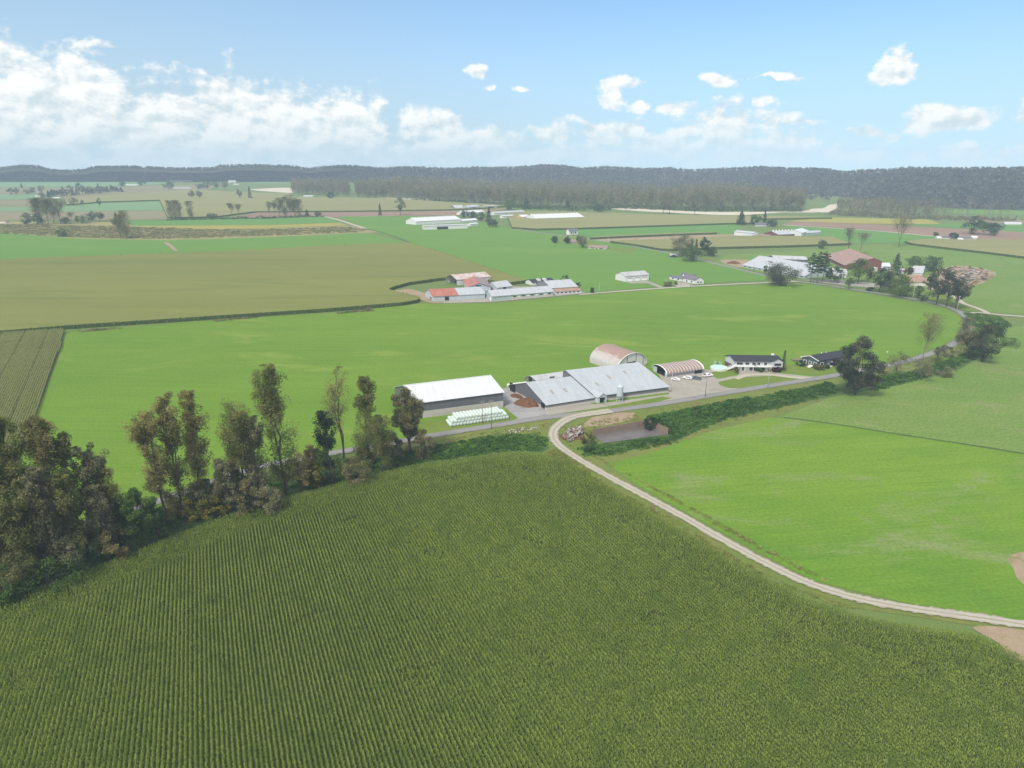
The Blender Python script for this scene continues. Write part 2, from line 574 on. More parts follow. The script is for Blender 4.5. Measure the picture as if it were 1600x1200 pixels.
# ---- the ground: one flat sheet out to and beyond the wooded ridge that closes the valley
def build_ground():
    xs = np.linspace(-2650, 2650, 54)
    ys = np.linspace(-300, 3250, 36)
    X, Y = np.meshgrid(xs, ys)
    Z = np.zeros_like(X) - 0.06
    V = np.stack([X, Y, Z], -1).reshape(-1, 3)
    nx = len(xs)
    F = [(j * nx + i, j * nx + i + 1, (j + 1) * nx + i + 1, (j + 1) * nx + i) for j in range(len(ys) - 1) for i in range(nx - 1)]
    me = bpy.data.meshes.new('ground')
    me.from_pydata([tuple(v) for v in V], [], F)
    tag(link('ground', me, G['ground']), kind='structure')
build_ground()

# ---- fields, far to near
S = sheet
S('field', [(-80, 284.5), (150, 284.5), (255, 284), (262, 287), (150, 291.5), (-80, 293)], .10, G['pale_green'])
S('field', [(-80, 294), (130, 293), (240, 290.5), (335, 288.5), (330, 296.5), (105, 309), (60, 303), (-80, 303)], .10, G['tan'])
S('field', [(-80, 303.5), (58, 303.5), (62, 311), (-80, 313.5)], .10, G['pale_green'])
S('field', [(-80, 315), (60, 312), (100, 316), (100, 322), (-80, 324)], .10, G['tan'])
S('field', [(-80, 324.5), (100, 322.5), (160, 317.5), (248, 315), (255, 328.5), (100, 330), (-80, 329)], .12, G['pale_green'])
S('field', [(-80, 329.5), (100, 330.5), (255, 329), (262, 342.5), (150, 344), (-80, 344)], .10, G['tan'])
S('field', [(405, 281.5), (455, 281.5), (455, 286), (400, 287)], .10, G['pale_green'])
S('field', [(355, 341), (400, 332.5), (560, 331.5), (720, 329), (800, 325), (735, 336), (640, 337), (420, 341)], .12, G['bare'])
S('field', [(190, 345.5), (262, 344.5), (420, 341.5), (512, 338.5), (532, 347.5), (420, 351.5), (207, 352.5)], .14, G['pasture_emerald'])
S('field', [(215, 352.8), (420, 351.8), (530, 348.2), (545, 352), (410, 357), (230, 358)], .14, G['yellow'])
S('field', [(-80, 346), (190, 347), (240, 357), (410, 357.5), (545, 352.5), (600, 362), (560, 365.5), (400, 371.5), (260, 376), (120, 374), (-80, 366)], .10, G['scrubland'])
S('field', [(-120, 363), (0, 363.5), (120, 373), (260, 375.5), (410, 371), (572, 364), (640, 379.5), (500, 384.5), (380, 391.5), (-120, 412)], .16, G['pasture_far'])
S('field', [(528, 338.5), (640, 337.5), (722, 343), (800, 357), (970, 381), (1060, 398.5), (1140, 418), (1196, 431), (1196, 438.5), (1050, 446), (905, 459), (866, 441), (822, 440), (642, 380), (572, 357)], .16, G['pasture_far'])
S('field', [(830, 361.5), (960, 357), (1150, 350.5), (1160, 360), (1150, 366), (1000, 369.5), (925, 372), (905, 367)], .14, G['pasture_emerald'])
S('field', [(925, 374), (1120, 366), (1160, 366), (1160, 371), (960, 384), (945, 379)], .12, G['dirt'])
S('field', [(1110, 412), (1140, 398), (1200, 394.5), (1340, 384), (1420, 379), (1445, 386), (1600, 404), (1800, 425), (1800, 500), (1600, 492), (1545, 488), (1490, 470), (1440, 440), (1300, 438), (1190, 426)], .12, G['pasture_pale'])
S('field', [(1225, 352), (1290, 356), (1380, 362), (1470, 371), (1475, 378), (1420, 379), (1345, 381), (1300, 372), (1240, 360)], .14, G['pasture_emerald'])
S('field', [(1220, 351.5), (1240, 346), (1350, 350), (1480, 357), (1800, 366), (1800, 381), (1600, 376), (1545, 377), (1470, 370), (1380, 361), (1290, 355)], .14, G['bare'])
S('field', [(1230, 345.5), (1300, 340), (1450, 343), (1470, 350), (1350, 349.5)], .12, G['yellow'])
S('field', [(1420, 350), (1500, 350), (1800, 352), (1800, 365.5), (1600, 363), (1510, 357.5)], .16, G['pasture_emerald'])
S('field', [(1500, 344), (1600, 342), (1800, 343), (1800, 351.5), (1520, 349)], .12, G['tan'])
S('field', [(1440, 325), (1800, 322), (1800, 338), (1600, 336), (1500, 334), (1450, 330)], .14, G['pasture_far'])
# pale gravel bars along the river
S('gravel_bar', [(395, 295.5), (455, 293.5), (458, 301), (430, 300), (395, 297)], .10, G['gravelbar'], closed_smooth=4)
S('gravel_bar', [(585, 309.5), (640, 309.5), (700, 313.5), (780, 316), (700, 315.5), (640, 312.5)], .10, G['gravelbar'], closed_smooth=4)
S('gravel_bar', [(945, 323), (1010, 326), (1100, 331), (1250, 330.5), (1290, 333), (1305, 326), (1312, 320.5), (1296, 320), (1280, 326.5), (1200, 333.5), (1140, 336), (1060, 333), (970, 328)], .10, G['gravelbar'], closed_smooth=4)
S('gravel_bar', [(1265, 327), (1300, 324.5), (1296, 321.5), (1312, 318), (1306, 326), (1285, 332)], .12, G['gravelbar'], closed_smooth=4)
# the wide pasture round the farm
S('field', [(104, 519), (330, 501), (525, 489), (655, 474.5), (770, 474.5), (905, 462.5), (1050, 450), (1196, 444.5), (1262, 443.5), (1310, 452), (1400, 467), (1480, 483), (1500, 495), (1506, 508), (1500, 525), (1470, 541), (1400, 565), (1290, 589), (1200, 602), (1050, 627), (850, 652), (665, 682), (385, 735), (300, 775), (0, 885), (-160, 920), (-100, 830), (55, 655), (98, 540)], .02, G['pasture'])
S('field', [(1215, 652), (1300, 621), (1400, 602), (1500, 575), (1545, 545), (1560, 515), (1660, 500), (1900, 505), (1900, 770), (1600, 708), (1400, 677)], .06, G['pasture_pale'])
S('field', [(945, 723), (1020, 703), (1060, 690), (1110, 671), (1150, 657), (1200, 652.5), (1250, 655), (1400, 678), (1600, 709.5), (1900, 772), (1900, 1040), (1600, 970), (1420, 943), (1270, 907), (1130, 833), (1000, 760)], .02, G['pasture_bright'])
S('bare_patch', [(1578, 868), (1640, 862), (1700, 905), (1640, 930), (1596, 910), (1584, 890)], .04, G['dirt'], closed_smooth=4)
S('bare_patch', [(1520, 980), (1600, 985), (1800, 1030), (1800, 1110), (1600, 1040), (1560, 1005)], .09, G['dirt'], closed_smooth=4)
# grass verges, ditch banks and the ground under the tree belt
S('verge', [(-200, 960), (0, 890), (300, 778), (480, 728), (665, 687), (850, 655), (1050, 630), (1200, 605), (1300, 592), (1370, 577), (1450, 560), (1500, 535), (1520, 515), (1560, 505), (1575, 520), (1555, 548), (1500, 580), (1400, 605), (1300, 625), (1200, 653), (1110, 674), (1020, 706), (945, 727), (1000, 764), (1130, 838), (1270, 912), (1420, 948), (1600, 975), (1600, 990), (1420, 962), (1300, 945), (1120, 862), (960, 770), (880, 716), (800, 706), (640, 730), (450, 776), (262, 842), (0, 938), (-200, 1000)], .04, G['verge'])
S('bank', [(600, 725), (700, 700), (840, 684), (860, 700), (845, 708), (750, 714), (640, 731), (450, 777), (262, 843), (0, 938), (-200, 1000), (-200, 960), (0, 905), (260, 815), (450, 750)], .07, G['ditch'])
S('bank', [(1010, 652), (1100, 634), (1200, 619), (1290, 603), (1420, 585), (1500, 556), (1530, 530), (1552, 545), (1500, 577), (1400, 603), (1300, 620), (1200, 640), (1130, 655), (1060, 688), (1000, 700), (930, 712), (900, 700), (960, 690), (1040, 678)], .07, G['ditch'])
S('lawn', [(1096, 588), (1090, 582), (1110, 576), (1150, 575), (1240, 570), (1330, 560), (1360, 568), (1330, 582), (1290, 588), (1230, 583), (1180, 580), (1152, 582), (1150, 586), (1125, 592)], .06, G['lawn'])
S('yard', [(786, 610), (803, 604), (830, 610), (930, 632), (1046, 616), (1028, 583), (1040, 575), (1110, 578), (1150, 583), (1156, 578), (1180, 579), (1215, 583), (1262, 588), (1290, 590), (1200, 603), (1100, 619), (1050, 629), (960, 642), (850, 655), (796, 659), (815, 652)], .09, G['gravel'])
S('apron', [(785.5, 634), (784, 608), (800, 603), (830, 615), (853, 643), (856, 654), (812, 656)], .13, G['concrete_wet'])
S('lawn', [(1122, 599), (1136, 594), (1160, 590), (1200, 588), (1235, 588), (1254, 591), (1230, 597), (1180, 604), (1142, 607)], .13, G['lawn'], closed_smooth=3)
S('lawn', [(1112, 582), (1140, 577.5), (1152, 580), (1154, 586), (1140, 589), (1124, 592), (1114, 588)], .13, G['lawn'], closed_smooth=3)
S('lawn', [(650, 659), (700, 655), (788, 641), (806, 653), (790, 660), (666, 681)], .11, G['lawn'])
S('verge', [(862, 648), (940, 637), (1035, 620), (1050, 622), (1030, 628), (950, 640.5), (880, 649)], .13, G['lawn'])
S('yard', [(925, 652), (965, 645), (992, 645), (985, 657), (940, 666), (905, 668)], .08, G['dirt'])
# farm tracks of the second farm
S('yard', [(612, 456), (640, 463), (670, 473), (690, 473), (680, 466), (662, 458), (640, 452), (625, 453)], .20, G['dirt'], closed_smooth=3)
S('yard', [(690, 474), (770, 472), (870, 463), (915, 458), (890, 448), (800, 448), (690, 456)], .17, G['gravel'])
S('yard', [(978, 441), (1012, 439), (1020, 442), (1038, 449), (1030, 450), (1012, 443), (985, 443)], .2, G['gravel'])
S('yard', [(1058, 440), (1075, 443), (1085, 446), (1060, 449), (1052, 445)], .2, G['gravel'])
S('yard', [(1440, 440), (1490, 415), (1555, 425), (1540, 440), (1510, 452), (1478, 460)], .16, G['dirt'], closed_smooth=3)
S('yard', [(1250, 437), (1300, 437), (1400, 445), (1360, 450), (1300, 444)], .16, G['gravel'])
S('verge', [(1360, 452), (1400, 448), (1440, 450), (1500, 472), (1540, 486), (1512, 487), (1480, 478), (1440, 467)], .17, G['lawn'])
S('yard', [(1125, 407), (1165, 406), (1200, 412), (1190, 418), (1150, 417)], .17, G['dirt'], closed_smooth=3)
S('verge', [(860, 372), (900, 368), (955, 388), (1000, 388), (985, 396), (930, 388), (870, 378)], .2, G['lawn'])

# ---- roads and tracks
asph = roadmat('m_asphalt', (.20, .185, .15), (.235, .23, .22), (.205, .20, .195))
gravl = roadmat('m_track', (.22, .21, .12), (.25, .235, .15), (.37, .335, .285))
lane = roadmat('m_lane', (.30, .28, .19), (.34, .31, .24), (.40, .36, .29))
ribbon('road', [(-260, 965), (-60, 888), (70, 838), (200, 798), (300, 766), (385, 735), (500, 712), (600, 695), (668, 682.5), (730, 672), (790, 662.5), (850, 653), (950, 643), (1050, 628.5), (1110, 618.5), (1200, 603.5), (1290, 589.5), (1360, 576), (1410, 566), (1445, 556), (1475, 545), (1495, 534), (1509, 520), (1514, 507), (1508, 495), (1494, 485), (1470, 476.5), (1440, 469.5), (1400, 463), (1340, 453.5), (1300, 447), (1262, 442), (1235, 438.5), (1195, 430.5), (1140, 417.5), (1060, 398.5), (1000, 387), (960, 380), (900, 371), (850, 364.5), (800, 357)], 4.9, .22, asph)
ribbon('track', [(955, 642.5), (915, 648), (890, 654), (872, 665), (864, 678), (870, 693), (895, 712), (938, 738), (1000, 771.5), (1060, 804), (1130, 844), (1200, 882), (1270, 914), (1340, 935.5), (1420, 950.5), (1500, 962), (1600, 977), (1760, 1005)], [6.0, 5.2, 4.4, 3.9, 3.7, 3.7, 3.7, 3.7, 3.7, 3.8, 3.8], .26, gravl, n=16)
ribbon('lane', [(1245, 440), (1195, 442), (1120, 445.5), (1050, 449.5), (960, 456), (905, 460.5)], 4.2, .24, lane)
ribbon('lane', [(1511, 490), (1530, 489), (1560, 492), (1600, 495), (1700, 504), (1900, 520)], 4.5, .26, lane)
ribbon('lane', [(1545, 490.5), (1532, 484), (1518, 479), (1505, 474), (1490, 462)], 4.0, .3, lane)
ribbon('lane', [(505, 338), (528, 343.5), (548, 350), (570, 357)], 7.0, .3, lane)
ribbon('ditch', [(572, 358), (590, 361.5), (612, 368), (640, 379)], 3.5, .3, G['ditch'])
ribbon('ditch', [(1225, 652.5), (1300, 662), (1400, 678), (1500, 693), (1600, 709), (1800, 745)], 1.3, .12, G['ditch'])
ribbon('lane', [(258, 379), (266, 384), (275, 392)], 5.0, .3, G['dirt'])
ribbon('lane', [(1150, 592), (1170, 586), (1205, 586), (1240, 590), (1268, 592)], 3.6, .17, lane)
ribbon('road', [(1225, 352), (1290, 356), (1380, 362), (1475, 371), (1560, 378), (1800, 390)], 7.0, .3, lane)

# ================================================================== HAZE
def build_haze():
    m = bpy.data.materials.new('m_haze')
    m.use_nodes = True
    t = NT(m.node_tree)
    t.n.clear()
    v = t.node('ShaderNodeVolumePrincipled')
    v.inputs['Color'].default_value = (.62, .76, 1.0, 1)
    v.inputs['Density'].default_value = HAZE
    v.inputs['Anisotropy'].default_value = -0.25
    o = t.node('ShaderNodeOutputMaterial')
    t.l.new(v.outputs[0], o.inputs['Volume'])
    b = MB().box(-2700, 2700, -400, 3300, -1.2, 122)
    tag(b.build('haze', m), kind='stuff')
HAZE = 1.45e-4
build_haze()

# ================================================================== VEGETATION BUILDERS
def cards(C, size, rng, up=.35, asp=.75):
    """(n,4,3) randomly turned leaf quads at centres C"""
    n = len(C)
    nrm = rng.normal(size=(n, 3))
    nrm[:, 2] = np.abs(nrm[:, 2]) + up
    nrm /= np.linalg.norm(nrm, axis=1)[:, None]
    a = np.cross(nrm, rng.normal(size=(n, 3)))
    a /= np.maximum(np.linalg.norm(a, axis=1), 1e-6)[:, None]
    b = np.cross(nrm, a)
    s = (np.broadcast_to(size, (n,)) * rng.uniform(.6, 1.35, n))[:, None]
    a, b = a * s * .5, b * s * .5 * asp
    return np.stack([C - a - b * .6, C + a * .3 - b, C + a + b * .5, C - a * .4 + b], 1)

def thicket(name, label, cat, poly, spacing, hmax, mat, size=.55, per=26, seed=1, tall=0.0, kind='stuff', rad=1.5, flat=.75):
    """leafy ground cover: mounds of leaves of uneven height over a polygon (world xy)"""
    rng = np.random.default_rng(seed)
    poly = np.asarray(poly)
    lo, hi = poly[:, :2].min(0), poly[:, :2].max(0)
    n = int((hi - lo).prod() / spacing ** 2)
    P = rng.uniform(lo, hi, (n, 2))
    P = P[inside(poly, P)]
    ph = rng.uniform(0, 6.28, 6)
    hn = .5 + .22 * np.sin(P[:, 0] * .21 + ph[0] + 1.3 * np.sin(P[:, 1] * .13 + ph[1])) + .22 * np.sin(P[:, 1] * .27 + ph[2] + P[:, 0] * .11) + rng.normal(0, .16, len(P))
    ed = np.clip(edge_dist(poly, P) / 2.5, .25, 1)
    hh = np.clip(hn, .12, 1.1) * hmax * ed
    ct = np.clip(.45 + .25 * np.sin(P[:, 0] * .07 + ph[3]) * np.sin(P[:, 1] * .09 + ph[4]) + rng.normal(0, .2, len(P)), 0, 1)
    th = rng.uniform(0, 2 * math.pi, (len(P), per))
    cz = rng.uniform(0, 1, (len(P), per))
    rr = np.sqrt(1 - cz ** 2) * rad * rng.uniform(.8, 1.1, (len(P), per))
    C = np.stack([P[:, None, 0] + rr * np.cos(th), P[:, None, 1] + rr * np.sin(th), hh[:, None] * (.25 + flat * cz)], -1).reshape(-1, 3)
    tint = (ct[:, None] + rng.normal(0, .15, (len(P), per))).ravel()
    V = cards(C, size, rng, up=.6)
    me = quads_mesh(name, V, tint)
    o = link(name, me, mat)
    return tag(o, label, cat, None, kind)

LM = {}
LM['bramble'] = leafmat('m_leaf_bramble', (0.036, 0.095, 0.018), (0.104, 0.203, 0.038), .3)
LM['weed'] = leafmat('m_leaf_weed', (.16, .20, .045), (.34, .32, .10), .35)
LM['corn'] = leafmat('m_leaf_corn', (0.105, 0.150, 0.020), (0.310, 0.385, 0.080), .45, third=(0.180, 0.255, 0.048))
LM['corn_dry'] = leafmat('m_leaf_corn_dry', (.15, .185, .055), (.37, .385, .155), .35)
LM['wood'] = leafmat('m_leaf_wood', (.110, .125, .055), (.31, .235, .130), .35, third=(.115, .155, .06))
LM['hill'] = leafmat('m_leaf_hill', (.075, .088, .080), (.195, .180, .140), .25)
LM['scrub'] = leafmat('m_leaf_scrub', (.12, .12, .055), (.29, .23, .12), .25, third=(.10, .16, .05))
LM['marsh'] = leafmat('m_leaf_marsh', (.17, .175, .075), (.32, .28, .13), .3, third=(.13, .18, .055))
LM['green_scrub'] = leafmat('m_leaf_green_scrub', (.050, .095, .030), (.15, .20, .055), .25)
bark = plain('m_bark', (.10, .085, .068), .9, .25, 1.2)
bark_pale = plain('m_bark_pale', (.20, .175, .145), .9, .25, 1.2)

# ================================================================== THE RIDGE AND ITS WOODS
CREST = [(-160, 258), (0, 260), (30, 256), (60, 257), (72, 261), (95, 264), (130, 263), (145, 258), (200, 257), (260, 260), (335, 260), (345, 256), (400, 255), (460, 257),
         (480, 261), (500, 258), (535, 256), (600, 260), (640, 258), (700, 261), (740, 259), (800, 259), (850, 255), (880, 256), (905, 260), (950, 258), (1000, 261),
         (1050, 260), (1080, 263), (1150, 260), (1190, 258), (1230, 260), (1260, 260), (1290, 261), (1318, 266), (1350, 263), (1400, 261), (1420, 259), (1500, 260),
         (1550, 259), (1600, 259), (1680, 257), (1800, 254)]
CR = np.array(CREST, float)

def ridge_profile(x):
    """crest point (world) and base point for image column x"""
    yc = np.interp(x, CR[:, 0], CR[:, 1])
    D = np.interp(x, [-200, 900, 1150, 1320, 1450, 1600, 1800], [2750, 2750, 2650, 2200, 1950, 1750, 1650])
    yb = np.interp(x, [-200, 450, 900, 1150, 1300, 1400, 1500, 1600, 1800], [283.5, 283.5, 287, 292, 306, 320, 327, 329, 330])
    r = ray(x, yc)
    top = np.array([r[0] / r[1] * D, D, CAM_H + r[2] / r[1] * D])
    return px(x, yb), top

def build_hills():
    xs = np.linspace(-200, 1800, 201)
    rng = np.random.default_rng(3)
    rows = [0, .12, .25, .4, .55, .7, .85, 1.0, 1.15, 1.35]
    V, tops = [], []
    for x in xs:
        b, t = ridge_profile(x)
        zc = max(t[2] - 13.0, 4.0)
        for s in rows:
            p = b + (t - b) * s
            q = s if s <= 1 else 2 - s
            z = zc * (3 * q * q - 2 * q ** 3) ** .8
            V.append((p[0], p[1], z + (rng.random() - .5) * 2 * (0 < s < 1)))
    n = len(rows)
    F = [(i * n + k, (i + 1) * n + k, (i + 1) * n + k + 1, i * n + k + 1) for i in range(len(xs) - 1) for k in range(n - 1)]
    me = bpy.data.meshes.new('hills')
    me.from_pydata(V, [], F)
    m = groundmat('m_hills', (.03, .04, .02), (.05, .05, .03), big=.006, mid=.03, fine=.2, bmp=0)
    tag(link('hills', me, m, smooth_=True), kind='structure')
    # trees on the slope
    N = 11500
    xr = rng.uniform(-180, 1780, N)
    # nearer slopes on the right hold more metres of hillside
    s = rng.uniform(0.02, 1.08, N)
    C, T, S = [], [], []
    K = 26
    for i in range(N):
        b, t = ridge_profile(xr[i])
        zc = max(t[2] - 13.0, 4.0)
        q = min(s[i], 2 - s[i])
        p = b + (t - b) * s[i]
        z = zc * (3 * q * q - 2 * q ** 3) ** .8
        h = rng.uniform(7, 12)
        w = rng.uniform(3.0, 5.5)
        con = rng.random() < .3
        u = rng.uniform(0.05, 1, K)
        rr = (w * (1.05 - u) if con else w * np.sqrt(np.clip(1 - (2 * u - 1) ** 2, .05, 1))) * np.sqrt(rng.uniform(.3, 1, K))
        th = rng.uniform(0, 6.283, K)
        C.append(np.stack([p[0] + rr * np.cos(th), p[1] + rr * np.sin(th), z + h * (.15 + .85 * u)], -1))
        big = .5 + .5 * math.sin(p[0] * .011 + 2 * math.sin(p[1] * .009)) * math.sin(p[1] * .013 + p[0] * .004)
        base = (.05 if con else rng.choice([.2, .4, .65, 1.0], p=[.3, .3, .22, .18])) * (.55 + .8 * big)
        T.append(base + rng.normal(0, .1, K))
        S.append(np.full(K, 2.9 if con else 3.4))
    C = np.concatenate(C)
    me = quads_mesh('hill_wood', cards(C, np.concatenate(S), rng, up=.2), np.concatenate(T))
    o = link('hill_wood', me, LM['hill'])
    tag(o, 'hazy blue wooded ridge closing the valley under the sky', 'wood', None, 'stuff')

build_hills()

def wood(name, label, poly, spacing, h0, h1, mat, seed, K=60, w=(4.0, 7.2), size=2.0, bare=.25, thin=False):
    """a stand of riverside trees: tall uneven crowns over visible stems"""
    rng = np.random.default_rng(seed)
    P4 = pxs(poly)
    lo, hi = P4[:, :2].min(0), P4[:, :2].max(0)
    n = int((hi - lo).prod() / spacing ** 2)
    P = rng.uniform(lo, hi, (n, 2))
    P = P[inside(P4, P)]
    C, T, S = [], [], []
    st = MB()
    TV = []
    for p in P:
        cl = .5 + .5 * math.sin(p[0] * .013 + 2 * math.sin(p[1] * .01)) * math.sin(p[1] * .017 + 1)
        h = rng.uniform(h0 * .75, h1) * (.72 + .45 * cl)
        if rng.random() < .12: h *= .55
        ww = rng.uniform(*w)
        low = rng.uniform(.08, .35)
        k = int(K * rng.uniform(.5, 1.1))
        u = rng.beta(1.6, 1.1, k)
        prof = np.interp(u, [0, .3, .7, 1], [.6, 1, .85, .25])
        nl = rng.integers(2, 5)
        ang = rng.uniform(0, 6.28, nl)
        j = rng.integers(0, nl, k)
        off = ww * .55 * prof
        C.append(np.stack([p[0] + off * np.cos(ang[j]) + rng.normal(0, ww * .3, k), p[1] + off * np.sin(ang[j]) + rng.normal(0, ww * .3, k), h * (low + (1 - low) * u)], -1))
        base = np.clip(rng.choice([.1, .35, .6, .9], p=[.22, .3, .28, .2]) * .6 + .4 * math.sin(p[0] * .021) * math.sin(p[1] * .027 + 2) + .2, 0, 1)
        T.append(base + rng.normal(0, .1, k))
        S.append(np.full(k, size) * rng.uniform(.8, 1.2))
        # stem as two crossed slim quads
        r = rng.uniform(.25, .45)
        a = rng.uniform(0, 3.14)
        for q in (a, a + 1.57):
            dx, dy = r * math.cos(q), r * math.sin(q)
            TV.append([(p[0] - dx, p[1] - dy, 0), (p[0] + dx, p[1] + dy, 0), (p[0] + dx * .3, p[1] + dy * .3, h * .85), (p[0] - dx * .3, p[1] - dy * .3, h * .85)])
    C = np.concatenate(C)
    V = np.concatenate([cards(C, np.concatenate(S), rng, up=.15), np.array(TV)])
    T = np.concatenate([np.concatenate(T), np.full(len(TV), .5)])
    mi = np.concatenate([np.zeros(len(C)), np.ones(len(TV))])
    o = link(name, quads_mesh(name, V, T, mi), [mat, bark_pale])
    tag(o, label, 'wood', None, 'stuff')

wood('river_wood', 'long mass of brown autumn trees along the river below the ridge',
     [(556, 308.5), (620, 310), (700, 316), (770, 320), (830, 325), (930, 324), (1000, 324.5), (1100, 328.5), (1250, 329), (1262, 318), (1180, 309), (1050, 304), (900, 301), (770, 297), (640, 294), (556, 295)],
     13.0, 24, 40, LM['wood'], 11, K=80)
wood('river_wood', 'square block of brown trees by the pale left gravel bar', [(457, 304), (500, 306), (546, 308), (546, 296), (500, 295), (457, 294)], 12.0, 26, 42, LM['wood'], 12, K=80)
wood('river_wood', 'thin leafless grey wood at the foot of the right hill', [(1305, 330), (1345, 336), (1440, 340), (1480, 338), (1440, 331), (1350, 320), (1310, 318)], 10.5, 15, 27, LM['wood'], 13, K=46, w=(2.5, 4.5), size=1.7)
wood('river_wood', 'row of tall bare stems before the green field under the right hill', [(1440, 335), (1500, 338), (1565, 341), (1600, 340), (1560, 336), (1500, 332), (1440, 329)], 15, 16, 26, LM['wood'], 14, K=24, w=(2.5, 4.5), size=1.5)
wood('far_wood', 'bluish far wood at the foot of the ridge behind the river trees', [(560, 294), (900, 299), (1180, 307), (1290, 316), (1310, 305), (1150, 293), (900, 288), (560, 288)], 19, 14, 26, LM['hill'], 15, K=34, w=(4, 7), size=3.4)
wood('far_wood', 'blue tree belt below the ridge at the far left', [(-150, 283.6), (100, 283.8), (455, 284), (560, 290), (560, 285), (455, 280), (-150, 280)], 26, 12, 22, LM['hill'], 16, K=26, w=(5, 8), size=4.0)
thicket('river_scrub', 'low green bushes in front of the river trees', 'bushes', pxs([(930, 325), (1000, 327), (1100, 331), (1250, 331), (1262, 327), (1180, 326), (1050, 325), (940, 321)]), 5.5, 9, LM['green_scrub'], size=2.2, per=16, seed=21, rad=3.2)
thicket('river_scrub', 'brown willow scrub behind the yellow field on the right', 'bushes', pxs([(1290, 336), (1340, 339), (1450, 343.5), (1560, 346), (1600, 344), (1500, 340), (1440, 339), (1340, 333), (1300, 331)]), 5.5, 7, LM['scrub'], size=2.0, per=14, seed=22, rad=3.2)
thicket('river_scrub', 'green and brown bushes before the river wood behind the white barns', 'bushes', pxs([(640, 312), (700, 317), (770, 322), (830, 327), (900, 330.5), (960, 329.5), (940, 325), (830, 322), (770, 318), (700, 314)]), 6.5, 7, LM['green_scrub'], size=2.1, per=14, seed=23, rad=3)
thicket('marsh_scrub', 'brown marsh scrub between the two bright green fields on the left', 'bushes', pxs([(-80, 350), (0, 351), (120, 353), (240, 356), (330, 359), (420, 359), (540, 355), (575, 359), (560, 363), (410, 369), (260, 373.5), (120, 371.5), (-80, 361)]), 4.2, 2.6, LM['marsh'], size=1.1, per=18, seed=24, rad=2.6)
thicket('hedge_scrub', 'dark brush line along the far edge of the emerald field', 'bushes', pxs([(262, 343), (330, 341.5), (420, 340.5), (512, 337.6), (512, 338.6), (420, 341.8), (330, 343.2), (262, 344.6)]), 3.5, 5, LM['green_scrub'], size=1.4, per=14, seed=25, rad=2.0)

# ================================================================== CORN
ct_olive = groundmat('m_corn_top', (.145, .158, .040), (.178, .186, .050), (.120, .145, .036), big=.008, mid=.05, rot=-.06, stretch=9, streak=.3, fine=1.2, fine_amt=.45, bmp=.5)
ct_far = groundmat('m_corn_top_far', (0.194, 0.194, 0.077), (0.225, 0.216, 0.090), (0.167, 0.184, 0.068), big=.006, mid=.03, rot=.05, stretch=8, streak=.25, fine=.8)
cs_side = groundmat('m_corn_side', (.045, .075, .022), (.075, .105, .03), big=.1, mid=.8, fine=2.5, fine_amt=.6)

def corn_block(label, pts, h, top, seed, edge_leaves=0, world=False, nsm=0, kindname='corn_field'):
    """a standing crop far enough away to read as one mass: uneven top, leafy sides"""
    rng = np.random.default_rng(seed)
    P = np.asarray(pts) if world else pxs(pts)
    if nsm:
        P = smooth(P, nsm)
    n = len(P)
    tri = tessellate_polygon([[Vector((p[0], p[1], 0)) for p in P]])
    A = sum((P[i, 0] * P[(i + 1) % n, 1] - P[(i + 1) % n, 0] * P[i, 1]) for i in range(n))
    if A < 0:
        P = P[::-1].copy(); tri = tessellate_polygon([[Vector((p[0], p[1], 0)) for p in P]])
    V = [(p[0], p[1], h) for p in P] + [(p[0], p[1], 0) for p in P]
    F, mi = [], []
    for a, b, c in tri:
        nz = np.cross(P[b] - P[a], P[c] - P[a])[2]
        F.append((a, b, c) if nz > 0 else (a, c, b)); mi.append(0)
    for i in range(n):
        F.append((n + i, n + (i + 1) % n, (i + 1) % n, i)); mi.append(1)
    nv = len(V)
    mats = [top, cs_side, LM['corn']]
    if edge_leaves:
        # leaves and tassels along the margins, so the crop has no knife edge
        C = []
        for i in range(n):
            a, b = P[i], P[(i + 1) % n]
            L = np.hypot(*(b - a)[:2])
            k = int(L * edge_leaves)
            u = rng.random(k)[:, None]
            q = a + (b - a) * u + rng.normal(0, .35, (k, 3))
            q[:, 2] = h * rng.uniform(.1, 1.1, k)
            C.append(q)
        C = np.concatenate(C)
        Q = cards(C, 1.1, rng, up=.1)
        base = nv
        V += [tuple(p) for p in Q.reshape(-1, 3)]
        F += [(base + 4 * i, base + 4 * i + 1, base + 4 * i + 2, base + 4 * i + 3) for i in range(len(Q))]
        mi += [2] * len(Q)
    me = bpy.data.meshes.new(kindname)
    me.from_pydata(V, [], F)
    me.polygons.foreach_set('material_index', mi)
    at = me.attributes.new('tint', 'FLOAT', 'FACE')
    at.data.foreach_set('value', np.clip(rng.normal(.25, .2, len(F)), 0, 1).astype(np.float32))
    o = link(kindname, me, mats)
    return tag(o, label, 'corn field', None, 'stuff')

